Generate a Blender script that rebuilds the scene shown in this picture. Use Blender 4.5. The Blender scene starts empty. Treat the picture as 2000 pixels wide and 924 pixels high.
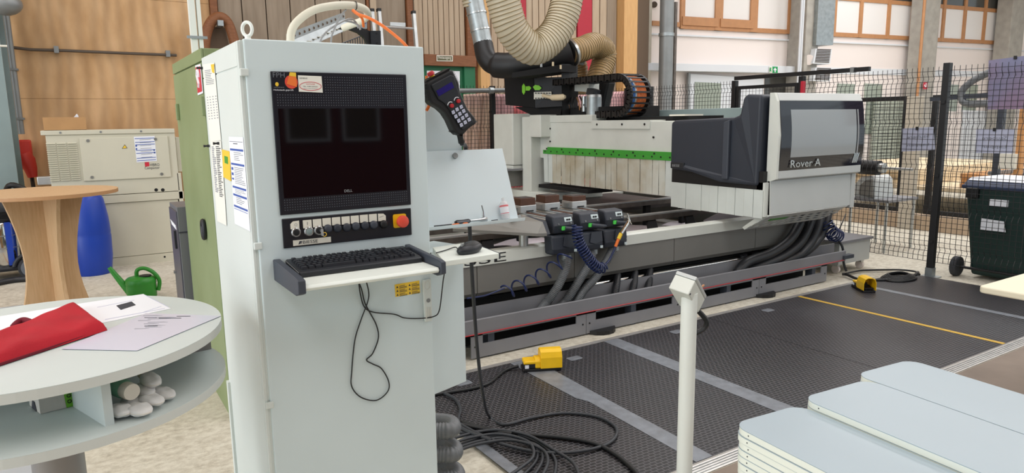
import bpy, bmesh, math, random
from mathutils import Vector, Matrix
random.seed(7)
V = Vector
PI = math.pi
scene = bpy.context.scene
COL = scene.collection

# ---------------------------------------------------------------- camera
F_PX, CAM_Z = 1357.4, 1.6                      # focal length in pixels of a 2000 x 924 frame
YAW, PITCH, ROLL = math.radians(57.714), math.radians(9.481), math.radians(-0.816)
FW = V((math.cos(YAW)*math.cos(PITCH), math.sin(YAW)*math.cos(PITCH), -math.sin(PITCH)))
_r = V((math.sin(YAW), -math.cos(YAW), 0)); _u = _r.cross(FW)
RT = _r*math.cos(ROLL) + _u*math.sin(ROLL); UP = -_r*math.sin(ROLL) + _u*math.cos(ROLL)
cd = bpy.data.cameras.new('camera'); cam = bpy.data.objects.new('camera', cd); COL.objects.link(cam)
cd.sensor_width = 36; cd.lens = F_PX/2000*36; cd.clip_start = 0.05; cd.clip_end = 200
M = Matrix((RT, UP, -FW)).transposed().to_4x4(); M.translation = V((0, 0, CAM_Z)); cam.matrix_world = M
scene.camera = cam

# ---------------------------------------------------------------- light
scene.view_settings.view_transform = 'Standard'; scene.view_settings.look = 'None'
scene.view_settings.gamma = 1; scene.view_settings.use_curve_mapping = False
scene.view_settings.exposure = 0.17
w = bpy.data.worlds.new('daylight'); scene.world = w; w.use_nodes = True
w.node_tree.nodes['Background'].inputs[0].default_value = (0.80, 0.92, 1.0, 1)
w.node_tree.nodes['Background'].inputs[1].default_value = 1.0
def skylight(name, x, y, sx, sy, power, col=(0.93, 0.97, 1.0)):
    l = bpy.data.lights.new(name, 'AREA'); l.shape = 'RECTANGLE'; l.size = sx; l.size_y = sy; l.energy = power; l.color = col
    o = bpy.data.objects.new(name, l); COL.objects.link(o); o.location = (x, y, 6.3); return o
skylight('skylight_strip', -2.5, 2.5, 2.2, 13, 240)
skylight('skylight_strip', 3.0, 2.5, 2.2, 13, 260)
skylight('skylight_strip', 8.5, 3.0, 2.2, 13, 380)
skylight('skylight_strip', 14.5, 3.0, 2.2, 13, 520)
wl0 = bpy.data.lights.new('window_daylight', 'AREA'); wl0.shape = 'RECTANGLE'; wl0.size = 14; wl0.size_y = 3.6; wl0.energy = 760; wl0.color = (0.97, 0.99, 1.0)
wo = bpy.data.objects.new('window_daylight', wl0); COL.objects.link(wo); wo.location = (-8.5, 2.0, 3.2); wo.rotation_euler = (0, math.radians(-90), 0)

# ---------------------------------------------------------------- pixel to place
def ray(x, y): return FW + RT*((x-1000)/F_PX) - UP*((y-462)/F_PX)
def P(x, y, X=None, Y=None, Z=None, d=None, pl=None):
    r = ray(x, y); o = V((0, 0, CAM_Z))
    if Z is not None: t = (Z-CAM_Z)/r.z
    elif X is not None: t = X/r.x
    elif Y is not None: t = Y/r.y
    elif pl is not None: t = (pl[0]-o).dot(pl[1])/r.dot(pl[1])
    else: t = d
    return o + r*t

# ---------------------------------------------------------------- materials
def lin(c):
    if isinstance(c, str): c = tuple(int(c[i:i+2], 16)/255 for i in (0, 2, 4))
    return tuple(((u+0.055)/1.055)**2.4 if u > 0.04045 else u/12.92 for u in c) + (1,)
MATS = {}
def mat(name, col, rough=0.5, metal=0.0, var=0.0, vscale=8.0, col2=None, bump=0.0, bscale=60.0, stretch=None, alpha=1.0, trans=0.0, emit=0.0, coat=0.0, spec=None, ior=None):
    m = bpy.data.materials.new(name); m.use_nodes = True; nt = m.node_tree; b = nt.nodes['Principled BSDF']
    b.inputs['Base Color'].default_value = lin(col); b.inputs['Roughness'].default_value = rough; b.inputs['Metallic'].default_value = metal
    if spec is not None: b.inputs['Specular IOR Level'].default_value = spec
    if ior: b.inputs['IOR'].default_value = ior
    if alpha < 1: b.inputs['Alpha'].default_value = alpha
    if trans: b.inputs['Transmission Weight'].default_value = trans
    if coat: b.inputs['Coat Weight'].default_value = coat; b.inputs['Coat Roughness'].default_value = 0.08
    if emit: b.inputs['Emission Color'].default_value = lin(col); b.inputs['Emission Strength'].default_value = emit
    tc = None
    def coord():
        t = nt.nodes.new('ShaderNodeTexCoord'); mp = nt.nodes.new('ShaderNodeMapping')
        nt.links.new(t.outputs['Object'], mp.inputs[0])
        if stretch: mp.inputs['Scale'].default_value = stretch
        return mp.outputs[0]
    if var or bump: tc = coord()
    if var:
        n = nt.nodes.new('ShaderNodeTexNoise'); n.inputs['Scale'].default_value = vscale; n.inputs['Detail'].default_value = 5
        nt.links.new(tc, n.inputs['Vector'])
        r = nt.nodes.new('ShaderNodeValToRGB'); c = lin(col)
        d = lin(col2) if col2 else tuple(x*(1-var) for x in c[:3])+(1,)
        e = c if col2 else tuple(min(1, x*(1+var*0.6)) for x in c[:3])+(1,)
        r.color_ramp.elements[0].position = 0.32; r.color_ramp.elements[1].position = 0.68
        r.color_ramp.elements[0].color = d; r.color_ramp.elements[1].color = e
        nt.links.new(n.outputs['Fac'], r.inputs[0]); nt.links.new(r.outputs[0], b.inputs['Base Color'])
    if bump:
        n2 = nt.nodes.new('ShaderNodeTexNoise'); n2.inputs['Scale'].default_value = bscale; n2.inputs['Detail'].default_value = 3
        nt.links.new(tc, n2.inputs['Vector'])
        bp = nt.nodes.new('ShaderNodeBump'); bp.inputs['Strength'].default_value = bump; bp.inputs['Distance'].default_value = 0.01
        nt.links.new(n2.outputs['Fac'], bp.inputs['Height']); nt.links.new(bp.outputs[0], b.inputs['Normal'])
    MATS[name] = m
    return m
mat('cab_white', 'd2dfe1', 0.55, var=0.03, vscale=3)
mat('cab_side', 'd8dfdb', 0.5, var=0.03, vscale=3)
mat('white_paint', 'e6eae4', 0.45)
mat('tray_white', 'e9efe8', 0.4)
mat('black_panel', '14161f', 0.32, spec=0.6)
mat('screen_glass', '0a0608', 0.04, spec=0.7)
mat('dark_plastic', '1d2026', 0.45)
mat('black', '101012', 0.5)
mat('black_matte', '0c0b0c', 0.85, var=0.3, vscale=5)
mat('charcoal', '2b303a', 0.5, bump=0.12, bscale=400)
mat('slate', '3b404a', 0.5)
mat('key_top', '24262c', 0.4)
mat('dots', '6b7078', 0.5)
mat('steel', 'b9bcbc', 0.28, 0.9)
mat('galv', 'a9b0b2', 0.42, 0.75, var=0.15, vscale=14)
mat('alu', 'c4c6c6', 0.38, 0.7, var=0.1, vscale=9)
mat('red', 'b8242c', 0.4)
mat('estop_red', 'e0503c', 0.38)
mat('yellow', 'f0bf16', 0.42, var=0.04, vscale=20)
mat('label_yellow', 'f2c83a', 0.5)
mat('cream', 'e6e2d4', 0.5)
mat('paper', 'eceef4', 0.7)
mat('paper_warm', 'eceae0', 0.7)
mat('print_blue', '3c5aa8', 0.7)
mat('print_grey', '8d8f98', 0.8)
mat('print_dark', '3a3c44', 0.8)
mat('orange', 'f07a32', 0.5)
mat('orange_cable', 'ee7a34', 0.45)
mat('hose_beige', 'dcd8c6', 0.5, var=0.06, vscale=6)
mat('cable_grey', '9b9d9f', 0.5)
mat('cable_black', '1b1c1e', 0.5)
mat('cable_dark', '34373c', 0.5)
mat('hose_grey', '6c6f72', 0.42, var=0.15, vscale=10)
mat('hose_black', '222327', 0.4)
mat('blue_coil', '14234f', 0.3)
mat('mach_beige', 'd3d5cd', 0.5, var=0.05, vscale=5)
mat('mach_white', 'd9dcd4', 0.45, var=0.03, vscale=4)
mat('mach_grey', '7d7b76', 0.5, 0.15, var=0.05, vscale=3)
mat('rail_grey', '86868a', 0.5, 0.2, var=0.06, vscale=4)
mat('panel_grey', 'c3c6c4', 0.45, 0.2, var=0.04, vscale=3)
mat('mach_green', '3f9a35', 0.5, var=0.05, vscale=8)
mat('flap', 'd3d9d4', 0.6, var=0.06, vscale=5)
mat('flap_worn', 'd0d1c6', 0.65, col2='b0a48a', var=0.2, vscale=3.5)
mat('belt_dark', '46403e', 0.6, var=0.15, vscale=6)
mat('rust_steel', '6a625c', 0.5, 0.5, var=0.25, vscale=12)
mat('pod_brown', '5a3a2a', 0.6, var=0.25, vscale=10)
mat('lilac', 'd9cfd6', 0.6, var=0.08, vscale=4)
mat('green_sticker', '58e05a', 0.5)
mat('lime', '8ad83c', 0.5)
mat('duct_clear', 'd6cab0', 0.34, var=0.08, vscale=3, alpha=0.84)
mat('duct_brown', 'b08f60', 0.42, var=0.12, vscale=4, alpha=0.93)
mat('duct_wire', '94815c', 0.4)
mat('chain_orange', 'd8763c', 0.5, var=0.25, vscale=40)
mat('chain_blue', '3f74b8', 0.5)
mat('window_tint', '1c1b22', 0.08, spec=0.6)
mat('window_clear', '9a9fa1', 0.12, spec=0.5)
mat('chrome', 'd5d5d3', 0.12, 1.0)
mat('table_grey', 'c8d1cf', 0.5, var=0.02, vscale=6)
mat('table_edge', 'cdd1cc', 0.55)
mat('column_grey', '8e8a88', 0.45, 0.3)
mat('chipboard', '9c7350', 0.9, var=0.4, vscale=60)
mat('red_cloth', 'b01626', 0.95, var=0.12, vscale=9, bump=0.25, bscale=500)
mat('red_cloth_dark', '6d1526', 0.95)
mat('glove', 'dcdbd9', 0.95, var=0.06, vscale=12, bump=0.3, bscale=700)
mat('bottle_green', '6fa486', 0.45)
mat('bottle_cap', 'dcd6c8', 0.5)
mat('carton', 'cfcbc3', 0.8, var=0.05, vscale=40)
mat('carton_green', '6cb42c', 0.6)
mat('cardboard', 'b88e60', 0.85, var=0.08, vscale=6)
mat('compactor', 'cdc9b6', 0.55, var=0.03, vscale=3)
mat('barrel_blue', '153ea6', 0.38, var=0.06, vscale=4)
mat('can_green', '2f8a2c', 0.4)
mat('green_metal', '8b9a70', 0.5, col2='7f8e62', var=0.1, vscale=2.2)
mat('locker_side', '5d5c68', 0.35, 0.3)
mat('locker_front', '74767a', 0.45, 0.2)
mat('beech', 'd2b088', 0.5, col2='c6a278', var=0.1, vscale=10, stretch=(8, 8, 0.6))
mat('beech_edge', 'b98c62', 0.55)
mat('beech_dark', 'a67c54', 0.55, col2='9a7048', var=0.1, vscale=10, stretch=(8, 8, 0.6))
mat('wood_post', 'd6a870', 0.6, col2='c69860', var=0.1, vscale=8, stretch=(8, 8, 0.5))
mat('wood_brown', '8a5836', 0.6, col2='774828', var=0.1, vscale=8, stretch=(1, 8, 8))
mat('wood_frame', 'b98458', 0.55, var=0.08, vscale=9)
mat('timber', 'c8905a', 0.7, var=0.15, vscale=6)
mat('pale_wood', 'e2cfae', 0.7, var=0.08, vscale=4)
mat('concrete_col', 'a8a39a', 0.85, var=0.15, vscale=5, bump=0.25, bscale=30)
mat('concrete_col_warm', 'bdb4a4', 0.85, var=0.12, vscale=5, bump=0.25, bscale=30)
mat('wall_white', 'efe4de', 0.8)
mat('wall_cool', 'dde0e4', 0.7)
mat('board_beige', '9a8a78', 0.75, col2='897967', var=0.1, vscale=3, stretch=(6, 6, 0.5))
mat('board_pale', 'baa68e', 0.75, col2='ad977f', var=0.1, vscale=3, stretch=(6, 6, 0.5))
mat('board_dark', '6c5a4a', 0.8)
mat('board_red', 'b02436', 0.6, var=0.06, vscale=4)
mat('door_green', '1f6a44', 0.5)
mat('sign_olive', '5c5c40', 0.6)
mat('sign_red', 'c8283c', 0.5)
mat('sign_green', '1f9a56', 0.5)
mat('steel_blue', '8c9c9c', 0.5, 0.2, var=0.06, vscale=4)
mat('pipe_grey', '8b8e8e', 0.45, 0.4, var=0.1, vscale=5)
mat('pipe_dark', '5d5248', 0.6, 0.2)
mat('plug_red', 'd23a30', 0.45)
mat('shutter', 'aab0a2', 0.6)
mat('glass_far', '9aa294', 0.25)
mat('glass_dark', '4b4a46', 0.12)
mat('pane_white', 'e9e4e0', 0.35)
mat('fence_black', '18181a', 0.5)
mat('banner', '9c7f98', 0.55, col2='7f88a8', var=0.2, vscale=1.6)
mat('sheet_lavender', 'c3c6dc', 0.6)
mat('bin_green', '16302c', 0.5, var=0.1, vscale=4)
mat('bin_blue', '26324e', 0.5)
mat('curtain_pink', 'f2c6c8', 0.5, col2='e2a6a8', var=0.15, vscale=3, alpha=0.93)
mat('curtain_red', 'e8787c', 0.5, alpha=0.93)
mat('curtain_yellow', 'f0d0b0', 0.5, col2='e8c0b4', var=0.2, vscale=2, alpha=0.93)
mat('board_blue_white', '9cacb5', 0.3, var=0.02, vscale=3)
mat('board_edge', 'e3e7dc', 0.5)
mat('cream_slab', 'e7dfc6', 0.55)
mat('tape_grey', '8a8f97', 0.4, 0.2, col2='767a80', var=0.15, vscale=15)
mat('tape_yellow', 'cda63e', 0.6)
mat('profile_alu', 'c9c6c2', 0.35, 0.6, var=0.12, vscale=20)
mat('coating', 'b3b9bf', 0.35, var=0.06, vscale=2)
mat('rack_white', 'd6e2e6', 0.45)
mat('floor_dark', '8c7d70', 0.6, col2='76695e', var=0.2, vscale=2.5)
mat('wall_maroon', '4a1c24', 0.6)
mat('frame_pale', '9aa0a8', 0.5)
mat('ceiling_wood', 'c8a27a', 0.8)
mat('clear_plastic', 'e6e4e4', 0.15, alpha=0.55)
mat('sleeve', 'dcdff0', 0.18, alpha=0.9)
mat('lens_blue', '241c6a', 0.2)
mat('rubber_wheel', '33353a', 0.7)
mat('hub_grey', '6a7078', 0.5)

def node_mat(name):
    m = bpy.data.materials.new(name); m.use_nodes = True; MATS[name] = m
    return m, m.node_tree, m.node_tree.nodes['Principled BSDF']
# concrete floor: warm grey, cloudy, scuffed
m, nt, b = node_mat('concrete_floor')
tc = nt.nodes.new('ShaderNodeTexCoord'); n1 = nt.nodes.new('ShaderNodeTexNoise'); n1.inputs['Scale'].default_value = 1.1; n1.inputs['Detail'].default_value = 9; n1.inputs['Roughness'].default_value = 1.0
mp = nt.nodes.new('ShaderNodeMapping'); mp.inputs['Scale'].default_value = (1.0, 1.25, 1); nt.links.new(tc.outputs['Object'], mp.inputs[0])
n2 = nt.nodes.new('ShaderNodeTexNoise'); n2.inputs['Scale'].default_value = 22; n2.inputs['Detail'].default_value = 8
nt.links.new(mp.outputs[0], n1.inputs['Vector']); nt.links.new(mp.outputs[0], n2.inputs['Vector'])
ad = nt.nodes.new('ShaderNodeMath'); ad.operation = 'MULTIPLY_ADD'; ad.inputs[1].default_value = 0.45; nt.links.new(n2.outputs[0], ad.inputs[0]); nt.links.new(n1.outputs[0], ad.inputs[2])
cr = nt.nodes.new('ShaderNodeValToRGB'); e = cr.color_ramp.elements
e[0].position = 0.50; e[0].color = lin('968f81'); e[1].position = 0.82; e[1].color = lin('d6d1c2')
e2 = cr.color_ramp.elements.new(0.66); e2.color = lin('bfb8a8')
nt.links.new(ad.outputs[0], cr.inputs[0]); nt.links.new(cr.outputs[0], b.inputs['Base Color']); b.inputs['Roughness'].default_value = 1.0
# rubber mat: raised bricks; pale joints carry the tread's glints in their colour
m, nt, b = node_mat('rubber_mat')
tc = nt.nodes.new('ShaderNodeTexCoord'); br = nt.nodes.new('ShaderNodeTexBrick')
br.inputs['Scale'].default_value = 1; br.inputs['Brick Width'].default_value = 0.036; br.inputs['Row Height'].default_value = 0.022; br.inputs['Mortar Size'].default_value = 0.0032; br.inputs['Mortar Smooth'].default_value = 0.5
br.inputs['Color1'].default_value = lin('0f0f11'); br.inputs['Color2'].default_value = lin('151418'); br.inputs['Mortar'].default_value = lin('5c5a5e')
nt.links.new(tc.outputs['Object'], br.inputs['Vector'])
n = nt.nodes.new('ShaderNodeTexNoise'); n.inputs['Scale'].default_value = 1.7; n.inputs['Detail'].default_value = 6; nt.links.new(tc.outputs['Object'], n.inputs['Vector'])
mx = nt.nodes.new('ShaderNodeMix'); mx.data_type = 'RGBA'; mx.blend_type = 'MIX'; mr = nt.nodes.new('ShaderNodeMapRange'); mr.inputs[1].default_value = 0.45; mr.inputs[2].default_value = 0.75; mr.inputs[4].default_value = 0.4
nt.links.new(n.outputs[0], mr.inputs[0]); nt.links.new(mr.outputs[0], mx.inputs[0]); nt.links.new(br.outputs['Color'], mx.inputs[6]); mx.inputs[7].default_value = lin('302e31')
nt.links.new(mx.outputs[2], b.inputs['Base Color']); b.inputs['Roughness'].default_value = 0.4
bp = nt.nodes.new('ShaderNodeBump'); bp.invert = False; bp.inputs['Strength'].default_value = 0.5; bp.inputs['Distance'].default_value = 0.003
nt.links.new(br.outputs['Fac'], bp.inputs['Height']); nt.links.new(bp.outputs[0], b.inputs['Normal'])
# rotary-cut plywood
m, nt, b = node_mat('plywood')
tc = nt.nodes.new('ShaderNodeTexCoord'); oi = nt.nodes.new('ShaderNodeObjectInfo')
va = nt.nodes.new('ShaderNodeVectorMath'); va.operation = 'ADD'; nt.links.new(tc.outputs['Object'], va.inputs[0]); nt.links.new(oi.outputs['Location'], va.inputs[1])
mp = nt.nodes.new('ShaderNodeMapping'); mp.inputs['Scale'].default_value = (1.4, 1, 0.55); nt.links.new(va.outputs[0], mp.inputs[0])
n0 = nt.nodes.new('ShaderNodeTexNoise'); n0.inputs['Scale'].default_value = 0.9; n0.inputs['Detail'].default_value = 2; nt.links.new(mp.outputs[0], n0.inputs['Vector'])
wv = nt.nodes.new('ShaderNodeTexWave'); wv.inputs['Scale'].default_value = 1.6; wv.inputs['Distortion'].default_value = 9; wv.inputs['Detail'].default_value = 2; wv.inputs['Detail Scale'].default_value = 0.7; nt.links.new(mp.outputs[0], wv.inputs['Vector'])
n3 = nt.nodes.new('ShaderNodeTexNoise'); n3.inputs['Scale'].default_value = 3.2; n3.inputs['Detail'].default_value = 6; nt.links.new(mp.outputs[0], n3.inputs['Vector'])
c1 = nt.nodes.new('ShaderNodeValToRGB'); c1.color_ramp.elements[0].color = lin('bb9060'); c1.color_ramp.elements[1].color = lin('d8b083'); c1.color_ramp.elements[0].position = .3; c1.color_ramp.elements[1].position = .7
nt.links.new(n3.outputs[0], c1.inputs[0])
mx = nt.nodes.new('ShaderNodeMix'); mx.data_type = 'RGBA'; mx.blend_type = 'MULTIPLY'; mx.inputs[0].default_value = 0.16
nt.links.new(c1.outputs[0], mx.inputs[6]); nt.links.new(wv.outputs[0], mx.inputs[7]); nt.links.new(mx.outputs[2], b.inputs['Base Color']); b.inputs['Roughness'].default_value = 0.6

# ---------------------------------------------------------------- mesh builder
ROOT = {}
class MB:
    def __init__(s, T=None): s.v = []; s.f = []; s.mi = []; s.m = 0; s.T = T
    def add(s, vs, fs):
        n = len(s.v)
        for q in vs:
            q = V(q); s.v.append(s.T @ q if s.T else q)
        for f in fs: s.f.append([n+i for i in f]); s.mi.append(s.m)
        return s
    def box(s, x0, x1, y0, y1, z0, z1):
        return s.add([(x0,y0,z0),(x1,y0,z0),(x1,y1,z0),(x0,y1,z0),(x0,y0,z1),(x1,y0,z1),(x1,y1,z1),(x0,y1,z1)],
                     [(0,3,2,1),(4,5,6,7),(0,1,5,4),(1,2,6,5),(2,3,7,6),(3,0,4,7)])
    def obox(s, o, a, b, c):                       # corner and three edge vectors
        o, a, b, c = V(o), V(a), V(b), V(c)
        return s.add([o, o+a, o+a+b, o+b, o+c, o+a+c, o+a+b+c, o+b+c],
                     [(0,3,2,1),(4,5,6,7),(0,1,5,4),(1,2,6,5),(2,3,7,6),(3,0,4,7)])
    def prism(s, poly, vec):
        poly = [V(p) for p in poly]; vec = V(vec); n = len(poly)
        return s.add(poly+[p+vec for p in poly], [tuple(range(n-1, -1, -1)), tuple(range(n, 2*n))]+[(i, (i+1) % n, n+(i+1) % n, n+i) for i in range(n)])
    def bar(s, p0, p1, wdt, hgt, up=(0, 0, 1)):
        p0, p1 = V(p0), V(p1); d = (p1-p0).normalized(); u = V(up); sd = d.cross(u).normalized(); u = sd.cross(d)
        return s.prism([p0+sd*wdt/2+u*hgt/2, p0-sd*wdt/2+u*hgt/2, p0-sd*wdt/2-u*hgt/2, p0+sd*wdt/2-u*hgt/2], p1-p0)
    def cyl(s, p0, p1, r0, r1=None, n=16):
        return s.tube([p0, p1], [r0, r0 if r1 is None else r1], n)
    def tube(s, path, r, n=8, closed=False, caps=True):
        path = [V(p) for p in path]; k = len(path); R = r if isinstance(r, (list, tuple)) else [r]*k
        t = [(path[(i+1) % k]-path[i-1]) if closed else (path[min(i+1, k-1)]-path[max(i-1, 0)]) for i in range(k)]
        t = [q.normalized() if q.length > 1e-9 else V((0, 0, 1)) for q in t]
        a = t[0].orthogonal().normalized(); vs = []
        for i in range(k):
            a = (a - t[i]*a.dot(t[i]))
            if a.length < 1e-6: a = t[i].orthogonal()
            a.normalize(); b = t[i].cross(a)
            for j in range(n):
                g = 2*PI*j/n; vs.append(path[i]+(a*math.cos(g)+b*math.sin(g))*R[i])
        fs = []
        for i in range(k if closed else k-1):
            i2 = (i+1) % k
            for j in range(n): fs.append((i*n+j, i*n+(j+1) % n, i2*n+(j+1) % n, i2*n+j))
        if caps and not closed: fs += [tuple(range(n-1, -1, -1)), tuple((k-1)*n+j for j in range(n))]
        return s.add(vs, fs)
    def lathe(s, prof, o, ax=(0, 0, 1), n=24):
        o, ax = V(o), V(ax).normalized(); return s.tube2([(o+ax*h, rr) for rr, h in prof], ax, n)
    def tube2(s, rings, ax, n):
        a = ax.orthogonal().normalized(); b = ax.cross(a); vs = []
        for c, rr in rings:
            for j in range(n):
                g = 2*PI*j/n; vs.append(c+(a*math.cos(g)+b*math.sin(g))*max(rr, 1e-4))
        k = len(rings)
        fs = [(i*n+j, i*n+(j+1) % n, (i+1)*n+(j+1) % n, (i+1)*n+j) for i in range(k-1) for j in range(n)]
        fs += [tuple(range(n-1, -1, -1)), tuple((k-1)*n+j for j in range(n))]
        return s.add(vs, fs)
    def ell(s, c, r, nu=16, nv=10, R=None, fn=None):
        c = V(c); vs = []; 
        for i in range(1, nv):
            th = PI*i/nv
            for j in range(nu):
                g = 2*PI*j/nu; d = V((math.sin(th)*math.cos(g), math.sin(th)*math.sin(g), math.cos(th)))
                q = V((d.x*r[0], d.y*r[1], d.z*r[2]))
                if fn: q = fn(q, d)
                vs.append(c+(R @ q if R else q))
        top = V((0, 0, r[2])); bot = V((0, 0, -r[2]))
        vs += [c+(R @ top if R else top), c+(R @ bot if R else bot)]
        fs = [(i*nu+j, i*nu+(j+1) % nu, (i+1)*nu+(j+1) % nu, (i+1)*nu+j) for i in range(nv-2) for j in range(nu)]
        a = len(vs)-2
        fs += [(a, j+0, (j+1) % nu)[::-1] for j in range(nu)] + [(a+1, (nv-2)*nu+(j+1) % nu, (nv-2)*nu+j)[::-1] for j in range(nu)]
        return s.add(vs, fs)
    def grid(s, fn, nu, nv):
        vs = [fn(i/nu, j/nv) for j in range(nv+1) for i in range(nu+1)]
        return s.add(vs, [(j*(nu+1)+i, j*(nu+1)+i+1, (j+1)*(nu+1)+i+1, (j+1)*(nu+1)+i) for j in range(nv) for i in range(nu)])
    def build(s, name, mats, parent=None, smooth=None, bev=0, loc=None, fixn=True, seg=2):
        if parent is not None: o0 = ROOT[parent.name]
        elif loc is not None: o0 = V(loc)
        else:
            xs = [p.x for p in s.v]; ys = [p.y for p in s.v]; o0 = V(((min(xs)+max(xs))/2, (min(ys)+max(ys))/2, min(p.z for p in s.v)))
        me = bpy.data.meshes.new(name); me.from_pydata([p-o0 for p in s.v], [], s.f)
        if not isinstance(mats, (list, tuple)): mats = [mats]
        for q in mats: me.materials.append(MATS[q])
        if len(mats) > 1: me.polygons.foreach_set('material_index', s.mi)
        if fixn:
            bm = bmesh.new(); bm.from_mesh(me); bmesh.ops.recalc_face_normals(bm, faces=bm.faces); bm.to_mesh(me); bm.free()
        if smooth:
            me.polygons.foreach_set('use_smooth', [True]*len(me.polygons)); me.set_sharp_from_angle(angle=math.radians(smooth))
        o = bpy.data.objects.new(name, me); COL.objects.link(o)
        if parent is not None: o.parent = parent
        else: o.location = o0
        ROOT[o.name] = o0
        if bev:
            b = o.modifiers.new('bevel', 'BEVEL'); b.width = bev; b.segments = seg; b.limit_method = 'ANGLE'; b.angle_limit = math.radians(40)
        return o
def tag(o, label, cat=None, group=None, kind=None):
    o['label'] = label
    if cat: o['category'] = cat
    if group: o['group'] = group
    if kind: o['kind'] = kind
    return o
def thing(name, label, cat, loc, group=None, kind=None):
    o = bpy.data.objects.new(name, None); COL.objects.link(o); o.location = loc; o.empty_display_size = 0.1; ROOT[o.name] = V(loc)
    return tag(o, label, cat, group, kind)
def dup(root, loc, label, rz=0.0):
    r = root.copy(); COL.objects.link(r); r.location = loc; r.rotation_euler = (0, 0, rz); r['label'] = label; ROOT[r.name] = V(loc)
    for ch in list(root.children):
        c = ch.copy(); COL.objects.link(c); c.parent = r
        for g in ch.children:
            d = g.copy(); COL.objects.link(d); d.parent = c
    return r
def inst(src, name, off, parent, rot=None):        # another piece that shares a piece's mesh
    o = bpy.data.objects.new(name, src.data); COL.objects.link(o); o.parent = parent; o.location = off
    if rot: o.rotation_euler = rot
    for md in src.modifiers:
        b = o.modifiers.new(md.name, md.type); b.width = md.width; b.segments = md.segments; b.limit_method = md.limit_method; b.angle_limit = md.angle_limit
    ROOT[o.name] = ROOT[parent.name]
    return o
def cat_rom(pts, n=8, closed=False):
    pts = [V(p) for p in pts]; out = []; k = len(pts)
    for i in range(k if closed else k-1):
        if closed: a, b, c, d = pts[i-1], pts[i], pts[(i+1) % k], pts[(i+2) % k]
        else: a, b, c, d = pts[max(i-1, 0)], pts[i], pts[i+1], pts[min(i+2, k-1)]
        for j in range(n):
            t = j/n; out.append(0.5*((2*b)+(c-a)*t+(2*a-5*b+4*c-d)*t*t+(3*b-a-3*c+d)*t**3))
    if not closed: out.append(pts[-1])
    return out
def resample(path, step):
    out = [path[0]]; acc = 0.0
    for a, b in zip(path, path[1:]):
        L = (b-a).length; p = 0.0
        while acc+(L-p) >= step:
            p += step-acc; out.append(a+(b-a)*(p/L)); acc = 0.0
        acc += L-p
    return out
def corrugated(path, r, pitch, depth, n=16):
    p = resample(cat_rom(path, 14), pitch/4); return MB().tube(p, [r-depth*(0.5-0.5*math.cos(2*PI*i/4)) for i in range(len(p))], n)
def helix(path, R, pitch, r, n=5, seg=12):
    p = resample(cat_rom(path, 14), pitch/seg); t = [(p[min(i+1, len(p)-1)]-p[max(i-1, 0)]).normalized() for i in range(len(p))]
    a = t[0].orthogonal().normalized(); out = []
    for i in range(len(p)):
        a = (a-t[i]*a.dot(t[i])).normalized(); b = t[i].cross(a); g = 2*PI*i/seg
        out.append(p[i]+(a*math.cos(g)+b*math.sin(g))*R)
    return MB().tube(out, r, n)
_txt = {}
def text(name, s, o, right, up, h, mtl, parent, width=None, depth=0.0006, mirror=False, align='L', squash=1.0):
    if s not in _txt:
        c = bpy.data.curves.new('t', 'FONT'); c.body = s; c.size = 1; c.extrude = 0; c.resolution_u = 2
        ob = bpy.data.objects.new('t', c); COL.objects.link(ob); bpy.context.view_layer.update()
        me = bpy.data.meshes.new_from_object(ob.evaluated_get(bpy.context.evaluated_depsgraph_get()))
        vs = [tuple(q.co[:2]) for q in me.vertices]; fs = [tuple(p.vertices) for p in me.polygons]
        bpy.data.objects.remove(ob); bpy.data.meshes.remove(me)
        x0 = min(q[0] for q in vs); x1 = max(q[0] for q in vs); y0 = min(q[1] for q in vs); y1 = max(q[1] for q in vs)
        _txt[s] = ([(q[0]-x0, q[1]-y0) for q in vs], fs, x1-x0, y1-y0)
    vs, fs, W, H = _txt[s]
    right, up = V(right).normalized(), V(up).normalized(); k = h/H; kx = (width/W) if width else k*squash
    nrm = right.cross(up).normalized(); o = V(o)
    if align == 'C': o = o-right*(W*kx/2)
    mb = MB(); mb.add([o+right*((W-q[0]) if mirror else q[0])*kx+up*q[1]*k+nrm*depth for q in vs], fs)
    return mb.build(name, mtl, parent, fixn=False)
def rrect(x0, x1, y0, y1, r, n=5):
    out = []
    for cx, cy, a0 in ((x1-r, y1-r, 0), (x0+r, y1-r, 90), (x0+r, y0+r, 180), (x1-r, y0+r, 270)):
        for i in range(n+1):
            a = math.radians(a0+90*i/n); out.append((cx+r*math.cos(a), cy+r*math.sin(a)))
    return out
XV, YV, ZV = V((1, 0, 0)), V((0, 1, 0)), V((0, 0, 1))
# ================================================================ the hall
def struct(name, mb, mats, label, parent=None, **k):
    o = mb.build(name, mats, parent, **k)
    if parent is None: o['kind'] = 'structure'; o['label'] = label
    return o
fl = struct('floor', MB().box(-9, 30, -8, 13, -0.2, 0), 'concrete_floor', 'worn warm grey concrete hall floor', loc=(0, 0, 0))
ct = struct('floor_coating', MB().box(-5, -0.12, 2.6, 7.6, 0.0, 0.003), 'coating', 'pale blue grey coated floor area left of the concrete', loc=(-3, 3, 0))
struct('joint_strip', MB().prism([P(62, 545, Z=.003), P(71, 545, Z=.003), P(60, 592, Z=.003), P(50, 592, Z=.003)], (0, 0, .002)), 'timber', '', ct)
WY = 10.3
struct('floor_brown_strip', MB().box(1.4, 7.4, -2.5, 2.015, 0.0, .002), 'floor_dark', 'darker brown floor strip in front of the mats', loc=(4, 0, 0))  # thin slab in a darker, browner tone than the rest of the floor
wb = struct('wall_back', MB().box(-6, 9.75, WY+.05, WY+.3, 0, 6.6), 'board_dark', 'rear hall wall of plywood and beige boards behind the machine', loc=(0, WY, 0))
def wx(px, py=60): return P(px, py, Y=WY).x
zj = P(150, 193, Y=WY).z
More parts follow.
